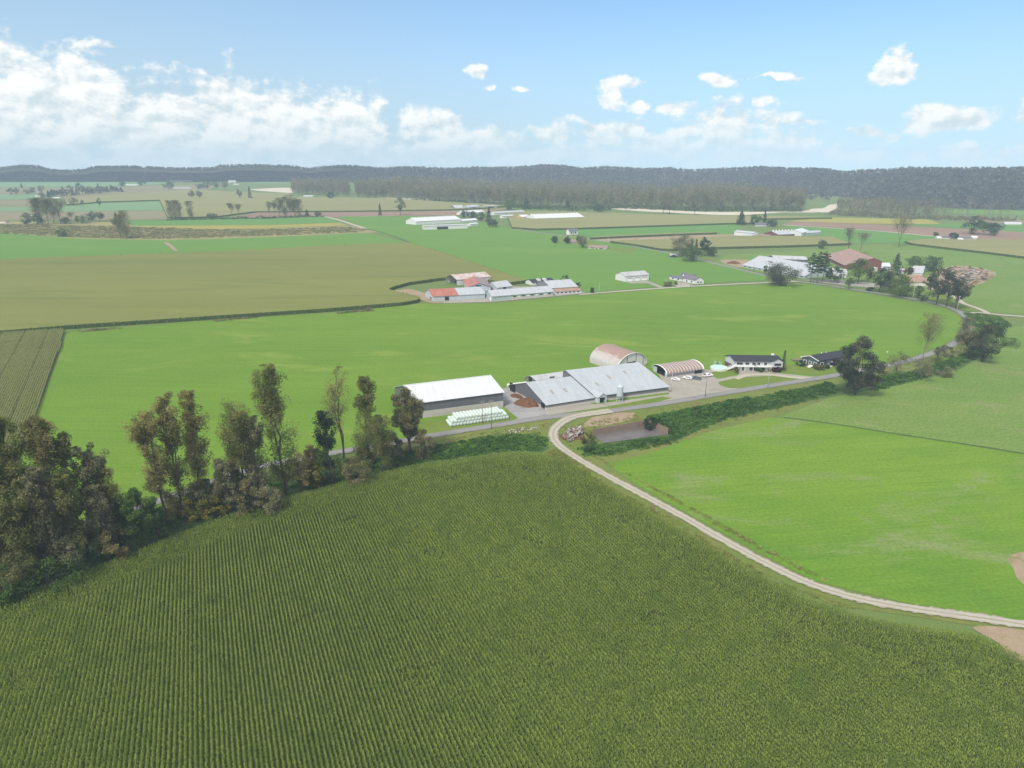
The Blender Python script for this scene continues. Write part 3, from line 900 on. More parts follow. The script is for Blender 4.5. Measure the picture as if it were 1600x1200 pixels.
corn_block('wide olive corn field left of the red roofed farm', [(-160, 534), (0, 523), (105, 514.5), (330, 499.5), (525, 486.5), (630, 477.5), (652, 473.5), (656, 470.5), (650, 467), (630, 462.5), (612, 458.5), (608, 455.5), (618, 451.5), (640, 445.5), (690, 438.5), (730, 436.5), (766, 442), (790, 446.5), (822, 442.5), (740, 414), (640, 382), (500, 387.5), (380, 394.5), (0, 409), (-160, 415)], 2.7, ct_olive, 31, edge_leaves=2.5)
corn_block('tan corn field behind the white barn with timber gables', [(800, 357.5), (838, 360), (900, 358.8), (1000, 355.5), (1140, 351), (1178, 350.5), (1180, 344), (1300, 342), (1230, 340), (1060, 338), (960, 335), (870, 332), (790, 332)], 2.7, ct_far, 32, edge_leaves=.6)
corn_block('tan corn field before the low white barns with red gables', [(953, 379.5), (1000, 386), (1030, 391.5), (1050, 392.5), (1120, 389.5), (1240, 386.5), (1330, 383), (1300, 372.5), (1200, 371), (1145, 371.5), (1060, 376)], 2.7, ct_far, 33, edge_leaves=1)
corn_block('narrow dark strip of corn along the dirt field edge', [(922, 374.5), (990, 371.2), (1060, 368.3), (1120, 366.2), (1120, 364.8), (1060, 366.8), (990, 369.6), (930, 372.3)], 2.8, ct_far, 34, edge_leaves=1)
corn_block('curved corn field in front of the white houses at right', [(1413, 380), (1425, 383.5), (1470, 389), (1540, 397), (1600, 404.5), (1850, 430), (1850, 388), (1600, 378.5), (1500, 376.5), (1440, 376.5)], 2.7, ct_far, 35, edge_leaves=1)
corn_block('long tan corn field behind the poplars and the marsh', [(100, 311), (105, 321), (160, 316.5), (250, 313.6), (262, 341), (330, 341), (400, 332), (560, 331), (700, 329), (770, 325.5), (800, 322), (700, 317), (600, 311), (460, 309), (450, 303), (390, 302), (300, 297.5), (200, 304)], 2.4, ct_far, 36, edge_leaves=.4)

ROW = np.array([(300 - 800) / FOC, 1 / CP]); ROW /= np.linalg.norm(ROW)

def corn_rows(name, label, edge, spacing, step, row, h, mat, seed, headland=0.0, leaves=6, leaf=(.65, .24), view_margin=60, skip=0):
    """every row and plant of a crop close enough to see its rows"""
    rng = np.random.default_rng(seed)
    E = np.asarray(edge)[:, :2]
    d = np.asarray(row); nrm = np.array([d[1], -d[0]])
    a, b = E @ d, E @ nrm
    pts = []
    k = 0
    for off in np.arange(b.min(), b.max(), spacing):
        k += 1
        s = np.arange(a.min(), a.max(), step * (3 if skip and k % skip == 0 else 1))
        s = s + rng.uniform(-.2, .2, len(s)) * step
        wob = .06 * np.sin(s * .05 + off) + rng.normal(0, .05, len(s))
        pts.append(np.outer(s, d) + np.outer(off + wob, nrm))
    P = np.concatenate(pts)
    P = P[inside(E, P)]
    if headland:
        P = P[edge_dist(E, P) > headland]
        dd = np.gradient(np.vstack([E, E[:1]]), axis=0)[:-1]
        seg = np.hypot(*(np.roll(E, -1, 0) - E).T)
        L = np.concatenate([[0], np.cumsum(seg)])
        area = np.sum(E[:, 0] * np.roll(E[:, 1], -1) - np.roll(E[:, 0], -1) * E[:, 1])
        sg = 1 if area > 0 else -1
        hp = []
        for r in np.arange(.3, headland, spacing):
            s = np.arange(0, L[-1], step)
            q = np.stack([np.interp(s, L, np.append(E[:, i], E[0, i])) for i in (0, 1)], 1)
            t = np.gradient(q, axis=0); t /= np.maximum(np.linalg.norm(t, axis=1), 1e-9)[:, None]
            inn = np.stack([-t[:, 1], t[:, 0]], 1) * sg
            hp.append(q + inn * r + rng.normal(0, .1, q.shape))
        Hd = np.concatenate(hp)
        Hd = Hd[inside(E, Hd)]
        P = np.concatenate([P, Hd])
    # keep what any nearby viewpoint could see
    c = P[:, 1] * CP + CAM_H * SP
    u = FOC * P[:, 0] / c
    v = FOC * (-P[:, 1] * SP + CAM_H * CP) / c
    P = P[(np.abs(u) < 800 + view_margin) & (v < 600 + view_margin)]
    n = len(P)
    # thin or weak patches, and dark gaps in the crop
    g = np.sin(P[:, 0] * .045 + 2 * np.sin(P[:, 1] * .023)) * np.sin(P[:, 1] * .06 + 1.7 * np.sin(P[:, 0] * .031 + 1))
    hs = h * (1 + .05 * g + rng.normal(0, .05, n))
    weak = (np.sin(P[:, 0] * .11 + 4) * np.sin(P[:, 1] * .13 + 2 * np.sin(P[:, 0] * .05)) > .93) & (rng.random(n) < .6)
    hs[weak] *= .6
    tb = .42 + .10 * g + rng.normal(0, .10, n)
    Q, T = [], []
    for i in range(leaves):
        az = rng.uniform(0, 6.283, n)
        Lf = leaf[0] * rng.uniform(.7, 1.25, n)
        z0 = hs * rng.uniform(.45, .92, n)
        dz = rng.uniform(-.35, .35, n)
        e = np.stack([np.cos(az), np.sin(az)], 1)
        sd = np.stack([-e[:, 1], e[:, 0]], 1) * leaf[1] * .5
        B = np.column_stack([P, z0])
        Tp = np.column_stack([P + e * Lf[:, None], z0 + dz])
        Sd = np.column_stack([sd, np.zeros(n)])
        Q.append(np.stack([B - Sd * .7, B + Sd * .7, Tp + Sd, Tp - Sd], 1))
        T.append(tb + rng.normal(0, .14, n) + .12 * (z0 / hs - .6))
    # tassel
    az = rng.uniform(0, 3.14, n)
    sd = np.column_stack([np.cos(az) * .07, np.sin(az) * .07, np.zeros(n)])
    B = np.column_stack([P, hs * .85]); Tp = np.column_stack([P + rng.normal(0, .08, (n, 2)), hs * 1.06])
    Q.append(np.stack([B - sd, B + sd, Tp + sd * 1.6, Tp - sd * 1.6], 1))
    T.append(tb + .55)
    o = link(name, quads_mesh(name, np.concatenate(Q), np.concatenate(T)), mat)
    return tag(o, label, 'corn field', None, 'stuff')

EDGE = [(-260, 1010), (-120, 972), (0, 937), (100, 906), (190, 870), (262, 842), (350, 807), (450, 776), (560, 748), (640, 729), (740, 714), (800, 707), (845, 709), (880, 718), (915, 737),
        (960, 766), (1050, 819), (1140, 872), (1230, 919), (1300, 947), (1370, 967), (1450, 981), (1520, 990), (1570, 1012), (1610, 1036), (1680, 1080), (1750, 1140), (1750, 1290), (-260, 1290)]
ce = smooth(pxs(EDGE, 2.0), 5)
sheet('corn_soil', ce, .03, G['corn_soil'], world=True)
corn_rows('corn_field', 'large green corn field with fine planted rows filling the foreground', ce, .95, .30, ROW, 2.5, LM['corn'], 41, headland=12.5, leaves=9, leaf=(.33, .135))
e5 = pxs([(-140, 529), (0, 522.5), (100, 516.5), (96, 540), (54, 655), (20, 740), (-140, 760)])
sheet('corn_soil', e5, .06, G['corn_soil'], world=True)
r5 = (px(100, 519) - px(54, 655))[:2]; r5 /= np.linalg.norm(r5)
corn_rows('corn_field', 'khaki strip of drying corn with wide rows at the left edge', e5, .98, .42, r5, 1.9, LM['corn_dry'], 42, leaves=7, leaf=(.40, .2), skip=13)

# ================================================================== BUILDINGS
B = {}
B['roof_white'] = ribbed('m_roof_white', (.56, .57, .59), pitch=.9, dirt=.1)
B['roof_grey'] = ribbed('m_roof_grey', (.38, .405, .435), pitch=.9, dirt=.14)
B['roof_pale'] = ribbed('m_roof_pale', (.40, .415, .44), pitch=.9, dirt=.15)
B['roof_dull'] = ribbed('m_roof_dull', (.42, .42, .43), pitch=.9, dirt=.25)
B['roof_red'] = ribbed('m_roof_red', (.33, .105, .075), (.38, .17, .125), pitch=.9, dirt=.2)
B['roof_rust'] = ribbed('m_roof_rust', (.29, .175, .135), (.35, .23, .185), pitch=.9, rust=.3, rustc=(.24, .13, .095))
B['roof_pink'] = ribbed('m_roof_pink', (.50, .44, .43), pitch=.9, rust=.45, rustc=(.40, .23, .185))
B['roof_brown'] = ribbed('m_roof_brown', (.27, .19, .16), pitch=.9)
B['roof_black'] = plain('m_roof_black', (.032, .034, .042), .85, .25, 1.5)
B['roof_slate'] = plain('m_roof_slate', (.13, .125, .15), .85, .25, 1.5)
B['wall_dark'] = ribbed('m_wall_dark', (.13, .135, .155), pitch=.5, dirt=.15)
B['wall_grey'] = ribbed('m_wall_grey', (.19, .19, .20), pitch=.5, dirt=.2)
B['wall_bluegrey'] = ribbed('m_wall_bluegrey', (.44, .49, .53), pitch=.5, dirt=.15)
B['wall_mint'] = ribbed('m_wall_mint', (.38, .46, .46), pitch=.5, dirt=.2)
B['wall_white'] = plain('m_wall_white', (.60, .60, .60), .7, .12)
B['wall_cream'] = plain('m_wall_cream', (.62, .585, .52), .7, .15)
B['wall_red'] = ribbed('m_wall_red', (.17, .06, .052), pitch=.5)
B['wall_timber'] = plain('m_wall_timber', (.50, .34, .16), .8, .2)
B['wall_brick'] = plain('m_wall_brick', (.13, .075, .06), .85, .3, 3)
B['siding_dark'] = ribbed('m_siding_dark', (.075, .09, .105), pitch=.3, axis=2)
B['siding_grey'] = ribbed('m_siding_grey', (.50, .51, .54), pitch=.3, axis=2)
B['concrete'] = plain('m_concrete', (.46, .43, .395), .9, .25, .5)
B['concrete_old'] = plain('m_concrete_old', (.21, .155, .12), .9, .4, .35)
B['black_and_shade'] = plain('m_black_and_shade', (.018, .018, .02), .9, .2)  # near-black: paints the inner shade of doorways and openings; also plain black parts
B['glass'] = plain('m_glass', (.03, .035, .045), .15, .1)
B['trim'] = plain('m_trim', (.78, .78, .77), .6, .06)
B['timber'] = plain('m_timber', (.22, .165, .12), .9, .3, 2)
B['skylight'] = plain('m_skylight', (.30, .27, .24), .5, .3, 2)
B['galv'] = ribbed('m_galvanised', (.46, .51, .55), pitch=.35, axis=2, rough=.4)

BLDS = []

class Bld:
    """a building on its own local axes: x along the front, y away from the viewer, z up"""
    def __init__(s, name, label, cat, FL, FR, group=None):
        A, Bp = px(*FL), px(*FR)
        s.A = A
        s.L = float(np.hypot(*(Bp - A)[:2]))
        s.u = (Bp - A) / s.L
        s.n = np.array([-s.u[1], s.u[0], 0])
        s.root = empty(name, tuple(A), math.atan2(s.u[1], s.u[0]))
        BLDS.append(s)
        tag(s.root, label, cat, group)
    def world(s, x, y, z=0):
        return s.A + s.u * x + s.n * y + np.array([0, 0, z])
    def fit(s, pix, x=0.0):
        """(y, z) of the point seen at pixel pix in the upright plane across the building at x"""
        r = ray(*pix)
        M = np.stack([r, -s.n, -np.array([0, 0, 1.0])], 1)
        t, y, z = np.linalg.solve(M, s.A + s.u * x - np.array([0, 0, CAM_H]))
        return float(y), float(z)
    def fitf(s, pix, y=0.0):
        """(x, z) of the point seen at pixel pix in the upright plane along the building at depth y"""
        r = ray(*pix)
        M = np.stack([r, -s.u, -np.array([0, 0, 1.0])], 1)
        t, x, z = np.linalg.solve(M, s.A + s.n * y - np.array([0, 0, CAM_H]))
        return float(x), float(z)

def gable(name, label, cat, FL, FR, eave, ridge, wall, roof, D=None, end='L', low=None, lowh=0, over=.5, group=None, eh=None, rise=None, open_end=None, pitch=.36, narrow=False):
    b = Bld(name, label, cat, FL, FR, group)
    L = b.L
    b.eh = eh if eh is not None else height(FL[0], FL[1], eave)
    if ridge is not None:
        # the footprint's second direction and the ridge height follow from the roof pitch
        T = b.world(0 if end == 'L' else L, 0, b.eh)
        rz = b.eh + 2.0
        for k in range(40):
            q = px(ridge[0], ridge[1], rz)
            rz = .5 * rz + .5 * (b.eh + pitch * float(np.hypot(*(q - T)[:2])))
        w = (px(ridge[0], ridge[1], rz) - T)[:2]
        ry = float(np.hypot(*w))
        w /= max(ry, 1e-6)
        cs = float(w @ b.u[:2])
        lim = .38
        if w @ b.n[:2] > 0 and abs(cs) <= lim:
            b.ry, b.rz = ry, rz
        else:
            cs = max(-lim, min(lim, cs))
            w = b.u[:2] * cs + b.n[:2] * math.sqrt(1 - cs * cs)
            b.n = np.array([w[0], w[1], 0])
            y, z = b.fit(ridge, 0 if end == 'L' else L)
            b.ry = min(max(y, 3.0), 25.0)
            b.rz = b.eh + pitch * b.ry
        b.n = np.array([w[0], w[1], 0])
        b.shear = (cs, math.sqrt(1 - cs * cs))
    else:
        b.ry, b.rz = D / 2, b.eh + rise
    b.D = D if D is not None else (narrow or 2) * b.ry
    D = b.D
    ezb = b.eh if abs(D - 2 * b.ry) < .2 else max(b.rz - (b.rz - b.eh) * (D - b.ry) / b.ry, 1.5)
    b.ezb = ezb
    # wall
    def ring(z0, x):
        return [(x, 0, z0), (x, D, z0), (x, D, ezb), (x, b.ry, b.rz), (x, 0, b.eh)]
    w = MB()
    ins = .12
    z0 = lowh
    w.add([(0, 0, z0), (L, 0, z0), (L, 0, b.eh), (0, 0, b.eh)], [(0, 1, 2, 3)])
    w.add([(0, D, z0), (L, D, z0), (L, D, ezb), (0, D, ezb)], [(3, 2, 1, 0)])
    if open_end != 'L':
        w.add(ring(z0, 0), [(4, 3, 2, 1, 0)])
    if open_end != 'R':
        w.add(ring(z0, L), [(0, 1, 2, 3, 4)])
    w.build('wall', wall, b.root)
    if low is not None and lowh > 0:
        m = MB()
        m.box(-.08, L + .08, -.08, .12, 0, lowh).box(-.08, L + .08, D - .12, D + .08, 0, lowh)
        if open_end != 'L': m.box(-.08, .12, .12, D - .12, 0, lowh)
        if open_end != 'R': m.box(L - .12, L + .08, .12, D - .12, 0, lowh)
        m.build('lower_wall', low, b.root)
    # roof: two slabs meeting at the ridge
    sf = (b.rz - b.eh) / b.ry
    sb = (b.rz - ezb) / (D - b.ry)
    r = MB()
    th = .16
    def slab(y0, z0_, y1, z1_):
        v = [(-over, y0, z0_), (L + over, y0, z0_), (L + over, y1, z1_), (-over, y1, z1_)]
        v += [(a, c, d + th) for a, c, d in v]
        r.add(v, [(0, 3, 2, 1), (4, 5, 6, 7), (0, 1, 5, 4), (1, 2, 6, 5), (2, 3, 7, 6), (3, 0, 4, 7)])
    e = .03
    slab(-over, b.eh - over * sf + e, b.ry, b.rz + e)
    slab(b.ry, b.rz + e, D + over, ezb - over * sb + e)
    b.roof = r.build('roof', roof, b.root)
    return b

def on_roof(b, name, x0, x1, f0, f1, mat, t=.07, up=.18):
    """a panel lying on the front slope between fractions f0..f1 from the eave to the ridge"""
    sf = (b.rz - b.eh) / b.ry
    m = MB()
    v = []
    for (x, f) in ((x0, f0), (x1, f0), (x1, f1), (x0, f1)):
        v.append((x, b.ry * f, b.eh + sf * b.ry * f + up + .03))
    v += [(a, c, d + t) for a, c, d in v]
    m.add(v, [(0, 3, 2, 1), (4, 5, 6, 7), (0, 1, 5, 4), (1, 2, 6, 5), (2, 3, 7, 6), (3, 0, 4, 7)])
    return m.build(name, mat, b.root)

def on_wall(b, name, side, a0, a1, z0, z1, mat, t=.09, frame=None):
    """a door, window or shade-dark panel for an opening, set on a wall: side F, R or L; a along the wall"""
    def bx(m, a0, a1, z0, z1, d0, d1):
        if side == 'F': m.box(a0, a1, -d1, -d0, z0, z1)
        elif side == 'L': m.box(-d1, -d0, a0, a1, z0, z1)
        else: m.box(b.L + d0, b.L + d1, a0, a1, z0, z1)
    m = MB()
    bx(m, a0, a1, z0, z1, .0, t)
    o = m.build(name, mat, b.root)
    if frame is not None:
        f = MB()
        w = .16
        bx(f, a0 - w, a1 + w, z1, z1 + w, .0, t + .05)
        bx(f, a0 - w, a1 + w, z0 - w, z0, .0, t + .05)
        bx(f, a0 - w, a0, z0, z1, .0, t + .05)
        bx(f, a1, a1 + w, z0, z1, .0, t + .05)
        f.build('frame', frame, o)
    return o

def arch(name, label, cat, FL, FR, apex, wall_h, roof, low, ends, end='L', group=None, n=20, flat=1.0):
    """an arched (quonset) roof on low walls; FL-FR is the long front wall"""
    b = Bld(name, label, cat, FL, FR, group)
    y, z = b.fit(apex, 0 if end == 'L' else b.L)
    b.ry, b.rz, b.D, b.eh = y, z, 2 * y, wall_h
    q = np.linspace(0, math.pi, n + 1)
    prof = [(y - y * math.cos(k), wall_h + (z - wall_h) * math.sin(k) ** flat) for k in q]
    b.prof = prof
    r = MB()
    o = .35
    out = [(-o, a, c) for a, c in prof] + [(b.L + o, a, c) for a, c in prof]
    # ribs: the sheet steps a little along its length so that it is really corrugated
    r.add(out, [(i, i + n + 1, i + n + 2, i + 1) for i in range(n)])
    inn = [(-o, y + (a - y) * .985, wall_h + (c - wall_h) * .985) for a, c in prof] + [(b.L + o, y + (a - y) * .985, wall_h + (c - wall_h) * .985) for a, c in prof]
    r.add(inn, [(i + 1, i + n + 2, i + n + 1, i) for i in range(n)])
    k = 2 * (n + 1)
    r.add([], [])
    for side in (0, n + 1):
        for i in range(n):
            v = [out[side + i], out[side + i + 1], inn[side + i + 1], inn[side + i]]
            r.add(v, [(0, 1, 2, 3)])
    r.build('roof', roof, b.root, smooth_=False)
    m = MB()
    m.box(0, b.L, -.1, .15, 0, wall_h).box(0, b.L, b.D - .15, b.D + .1, 0, wall_h)
    m.build('wall', low, b.root)
    for x, mat in ((0.05, ends[0]), (b.L - .05, ends[1])):
        if mat is not None:
            e = MB()
            pts = [(x, .16, 0)] + [(x, y + (a - y) * .98, wall_h + (c - wall_h) * .98) for a, c in prof] + [(x, b.D - .16, 0)]
            e.add(pts, [tuple(range(len(pts)))] if x > 1 else [tuple(range(len(pts) - 1, -1, -1))])
            e.build('end_wall', mat, b.root)
    return b

# ------------------------------------------------------------------ the near farm
b = gable('barn', 'tall grey barn with a bright white roof and pale concrete base beside the stacked bales', 'barn',
          (651, 654.5), (786, 636.5), 629.5, (632, 602.4), B['wall_dark'], B['roof_white'], low=B['concrete'], lowh=3.2, over=.6, pitch=.36)
on_wall(b, 'door', 'R', b.D * .3, b.D * .7, 0.05, 4.6, B['wall_grey'])
for k in range(8):
    x = (k + .5) * b.L / 8
    MB().box(x - .12, x + .12, -.16, -.081, .02, 3.2).build('pilaster', B['concrete'], b.root)
m = MB(); m.box(-.6, b.L + .6, b.ry - .25, b.ry + .25, b.rz + .14, b.rz + .30); m.build('ridge_cap', B['roof_white'], b.root)
HAY = b

b = gable('cow_barn', 'low grey barn with a broad sloping pale metal roof behind the manure heap', 'barn',
          (853.5, 640.5), (929, 628.5), 634.2, (823, 598.2), B['wall_dark'], B['roof_grey'], low=B['concrete'], lowh=1.0, over=.4, eh=2.4)
LOWB = b
yb, zb = b.fit((805, 601))
on_wall(b, 'doorway', 'L', 1.0, 4.2, 0.05, 2.6, B['black_and_shade'])
on_wall(b, 'doorway', 'L', b.D - 6.5, b.D - 1.5, 0.05, 4.4, B['black_and_shade'])
for x in (.28, .55):
    on_roof(b, 'skylight', b.L * x, b.L * x + 1.3, .38, .54, B['skylight'])
on_wall(b, 'vent_strip', 'F', .4, b.L - .4, 1.05, 1.75, B['wall_grey'])

b = gable('cow_barn', 'long barn with the largest pale metal roof and a small gabled entry porch', 'barn',
          (929.5, 628.2), (1044, 613.3), 621.8, (997, 566.4), B['wall_dark'], B['roof_grey'], end='R', low=B['concrete'], lowh=1.0, over=.4, eh=3.0, narrow=1.12)
BIG = b
sf = (b.rz - b.eh) / b.ry
MB().bar((-.45, -.4, b.eh - .35 * sf - .05), (-.45, b.ry, b.rz - .05), .12, .5).build('barge_board', B['wall_dark'], b.root)
for x, f in ((.16, .32), (.40, .52), (.66, .62)):
    on_roof(b, 'skylight', b.L * x, b.L * x + 1.3, f, f + .12, B['skylight'])
on_wall(b, 'vent_strip', 'F', 3.4, b.L - .4, 1.05, 1.6, B['wall_grey'])
on_wall(b, 'doorway', 'R', b.D * .4, b.D * .5, 0.05, 3.4, B['wall_grey'])
# entry porch on its front
p = MB()
W, pr, ph, pz = 3.8, 2.6, 3.3, 4.9
p.add([(-.2, -pr, 0), (.5, -pr, 0), (.5, -pr, ph - .5), (W - .5, -pr, ph - .5), (W - .5, -pr, 0), (W + .2, -pr, 0), (W + .2, -pr, ph), (W / 2, -pr, pz), (-.2, -pr, ph)], [(0, 1, 2, 3, 4, 5, 6, 7, 8)])
p.box(-.2, -.05, -pr + .01, -.01, 0, ph).box(W + .05, W + .2, -pr + .01, -.01, 0, ph)
po = p.build('porch', B['wall_bluegrey'], b.root)
r = MB()
sf = (b.rz - b.eh) / b.ry
for sx, ex in ((W / 2, -.7), (W / 2, W + .7)):
    zz = ph - .35
    yr = (pz - b.eh) / sf + 1.0
    ye = max((zz - b.eh) / sf, -.2) + .6
    v = [(sx, -pr - .4, pz), (ex, -pr - .4, zz), (ex, ye, zz), (sx, yr, pz)]
    v += [(a, c, d + .15) for a, c, d in v]
    f = [(0, 3, 2, 1), (4, 5, 6, 7), (0, 1, 5, 4), (1, 2, 6, 5), (2, 3, 7, 6), (3, 0, 4, 7)]
    r.add(v, f)
r.build('porch_roof', B['roof_grey'], po)
d = MB(); d.box(.5, W - .5, -1.2, -1.1, 0.02, ph - .5); d.build('doorway', B['black_and_shade'], po)

b = gable('shed', 'small grey shed with a streaked dull roof behind the low barn', 'shed',
          (838, 599), (889, 592), 594.5, (829, 589), B['wall_grey'], B['roof_dull'], over=.4)
on_wall(b, 'doorway', 'L', b.D * .35, b.D * .65, .05, 2.6, B['black_and_shade'])
on_wall(b, 'door', 'F', b.L * .4, b.L * .55, .05, 2.6, B['wall_dark'])

# big quonset: its long wall faces left-front, the white end faces right-front
q_rust = ribbed('m_quonset', (.46, .43, .42), (.52, .50, .49), pitch=.8, axis=0, dirt=.2)
def rusty_top():
    m, t, bs = principled('m_quonset_rust')
    tc = t.node('ShaderNodeTexCoord').outputs['Object']
    sep = t.node('ShaderNodeSeparateXYZ'); t.put(sep.inputs[0], tc)
    n = t.noise(t.vmath('MULTIPLY', tc, (.16, .5, .5)), 1.0, 6, .65)
    n2 = t.noise(t.vmath('MULTIPLY', tc, (1.6, .12, .12)), 1.0, 4, .6)
    z = t.math('MULTIPLY_ADD', sep.outputs[2], .11, t.math('MULTIPLY_ADD', n, .9, t.math('MULTIPLY', n2, .35)))
    col = t.mix(n2, c4((.38, .36, .345)), c4((.48, .465, .455)))
    col = t.mix(t.ramp(z, 1.28, 1.50), col, c4((.235, .14, .105)))
    col = t.mix(t.ramp(z, 1.02, 1.35, 0, .45), col, c4((.36, .27, .23)))
    t.put(bs.inputs['Base Color'], col)
    bs.inputs['Roughness'].default_value = .6
    bump(t, bs, t.math('SINE', t.math('MULTIPLY', sep.outputs[0], 9)), .4, .05)
    return m
b = arch('arched_barn', 'large arched barn with a rust streaked metal roof and a white end wall', 'barn',
         (921.5, 566), (963, 581.5), (988, 551.5), 1.3, rusty_top(), B['concrete'], (B['wall_cream'], B['wall_white']), end='R')
on_wall(b, 'doorway', 'R', b.D * .34, b.D * .62, 1.1, 4.0, B['black_and_shade'])
for a, zt in ((.33, .93), (.63, .93)):
    on_wall(b, 'post', 'R', b.D * a, b.D * a + .35, 4.1, b.rz * zt, B['timber'])
on_wall(b, 'post', 'R', b.D * .88, b.D * .88 + .3, .1, b.rz * .55, B['timber'])
on_wall(b, 'lower_wall', 'R', .2, b.D - .2, .02, 1.1, B['concrete'], t=.06)
m = MB()
for i in range(20):
    (a0, c0), (a1, c1) = b.prof[i], b.prof[i + 1]
    m.bar((b.L + .42, a0, c0), (b.L + .42, a1, c1), .3, .16)
m.build('arch_trim', B['trim'], b.root)

# machine shed with arched ribbed roof
def striped():
    m, t, bs = principled('m_striped_roof')
    tc = t.node('ShaderNodeTexCoord').outputs['Object']
    sep = t.node('ShaderNodeSeparateXYZ'); t.put(sep.inputs[0], tc)
    w = t.math('SINE', t.math('MULTIPLY', sep.outputs[0], 2 * math.pi / 1.9))
    n = t.noise(t.vmath('MULTIPLY', tc, (.5, .3, .3)), 1.0, 5, .65)
    s = t.ramp(t.math('ADD', w, t.math('MULTIPLY_ADD', n, 1.6, -.8)), -.3, .4)
    col = t.mix(s, c4((.38, .34, .32)), c4((.26, .165, .13)))
    t.put(bs.inputs['Base Color'], col)
    bs.inputs['Roughness'].default_value = .6
    bump(t, bs, w, .5, .08)
    return m
b = arch('machine_shed', 'arched machine shed with a rust striped roof and an open dark left end', 'shed',
         (1042.5, 590.5), (1098, 582.5), (1032, 571), 2.0, striped(), B['wall_grey'], (None, B['wall_grey']), end='L')
m = MB()
for i in range(20):
    (a0, c0), (a1, c1) = b.prof[i], b.prof[i + 1]
    m.bar((-.4, a0, c0), (-.4, a1, c1), .5, .2)
m.build('arch_trim', B['trim'], b.root)
m = MB()
for i in range(20):
    (a0, c0), (a1, c1) = b.prof[i], b.prof[i + 1]
    m.bar((b.L + .4, a0, c0), (b.L + .4, a1, c1), .5, .2)
m.build('arch_trim', B['trim'], b.root)
m = MB(); m.box(.1, b.L - .1, .3, b.D - .3, .10, .14); m.build('floor', B['black_and_shade'], b.root)
MB().box(-.06, .12, .16, b.D * .16, .02, 3.0).build('end_wall', B['wall_bluegrey'], b.root)
MB().box(-.06, .12, b.D * .72, b.D - .16, .02, 3.0).build('end_wall', B['wall_bluegrey'], b.root)
on_wall(b, 'doorway', 'F', b.L * .76, b.L * .97, .05, 1.95, B['black_and_shade'], t=.14)
on_wall(b, 'foundation', 'F', .2, b.L * .75, .02, .45, B['concrete'], t=.2)
SHED = b

# two storey house
def shed_windows(b, side, spec, z0, z1, frame=True):
    for a0, a1 in spec:
        on_wall(b, 'window', side, a0, a1, z0, z1, B['glass'], t=.1, frame=B['trim'])

b = gable('house', 'two storey white and brick house with a long black roof and a front balcony', 'house',
          (1147.5, 578.5), (1218.5, 579.5), 563, (1142, 554.8), B['siding_grey'], B['roof_black'], low=B['wall_brick'], lowh=2.6, over=.9)
L = b.L
for a in (.045, .21):
    on_wall(b, 'garage_door', 'F', L * a, L * (a + .115), .05, 2.25, B['trim'], t=.15)
on_wall(b, 'pillar', 'F', L * .165, L * .205, .05, 2.5, B['wall_dark'], t=.16)
on_wall(b, 'pillar', 'F', L * .33, L * .40, .05, 2.5, B['wall_dark'], t=.16)
on_wall(b, 'door', 'F', L * .64, L * .73, .05, 2.2, B['trim'], t=.16)
on_wall(b, 'window', 'F', L * .56, L * .62, .9, 2.0, B['glass'], t=.15, frame=B['trim'])
on_wall(b, 'window', 'F', L * .86, L * .94, .9, 2.0, B['glass'], t=.15, frame=B['trim'])
for a0, a1 in ((.03, .17), (.22, .31), (.37, .45), (.48, .55), (.63, .70)):
    on_wall(b, 'window', 'F', L * a0, L * a1, 3.2, 4.5, B['glass'], t=.1, frame=B['trim'])
# projecting front bay with its own gable
m = MB(); x0, x1 = L * .78, L * 1.0
m.add([(x0, -1.6, 2.6), (x1, -1.6, 2.6), (x1, -1.6, b.eh), ((x0 + x1) / 2, -1.6, b.eh + 1.5), (x0, -1.6, b.eh)], [(0, 1, 2, 3, 4)])
m.box(x0, x0 + .1, -1.59, -.01, 2.6, b.eh).box(x1 - .1, x1, -1.59, -.01, 2.6, b.eh).box(x0, x1, -1.58, -.01, 2.5, 2.6)
bay = m.build('bay', B['siding_grey'], b.root)
m = MB(); m.box(x0 + 1.0, x1 - .9, -1.72, -1.601, 3.3, 4.6); m.build('window', B['glass'], bay)
m = MB()
for sx in (x0 - .4, x1 + .4):
    v = [((x0 + x1) / 2, -2.1, b.eh + 1.75), (sx, -2.1, b.eh + .05), (sx, 1.0, b.eh + .35), ((x0 + x1) / 2, 3.6, b.eh + 1.75)]
    v += [(a, c, d + .14) for a, c, d in v]
    m.add(v, [(0, 3, 2, 1), (4, 5, 6, 7), (0, 1, 5, 4), (1, 2, 6, 5), (2, 3, 7, 6), (3, 0, 4, 7)])
m.build('bay_roof', B['roof_black'], bay)
# balcony along the front
m = MB(); m.box(-1.6, x0 - .05, -1.9, -.02, 2.45, 2.75); bal = m.build('balcony', B['trim'], b.root)
m = MB()
m.box(-1.6, x0 - .05, -1.9, -1.8, 3.55, 3.68).box(-1.6, x0 - .05, -1.9, -1.8, 3.0, 3.1)
for k in range(15):
    x = -1.6 + k * (x0 + 1.4) / 14
    m.box(x, x + .1, -1.89, -1.81, 2.75, 3.6)
m.build('railing', B['trim'], bal)
for x in (-1.5, L * .18, L * .36, L * .55, x0 - .3):
    MB().box(x, x + .16, -1.85, -1.7, 0, 2.45).build('post', B['trim'], bal)
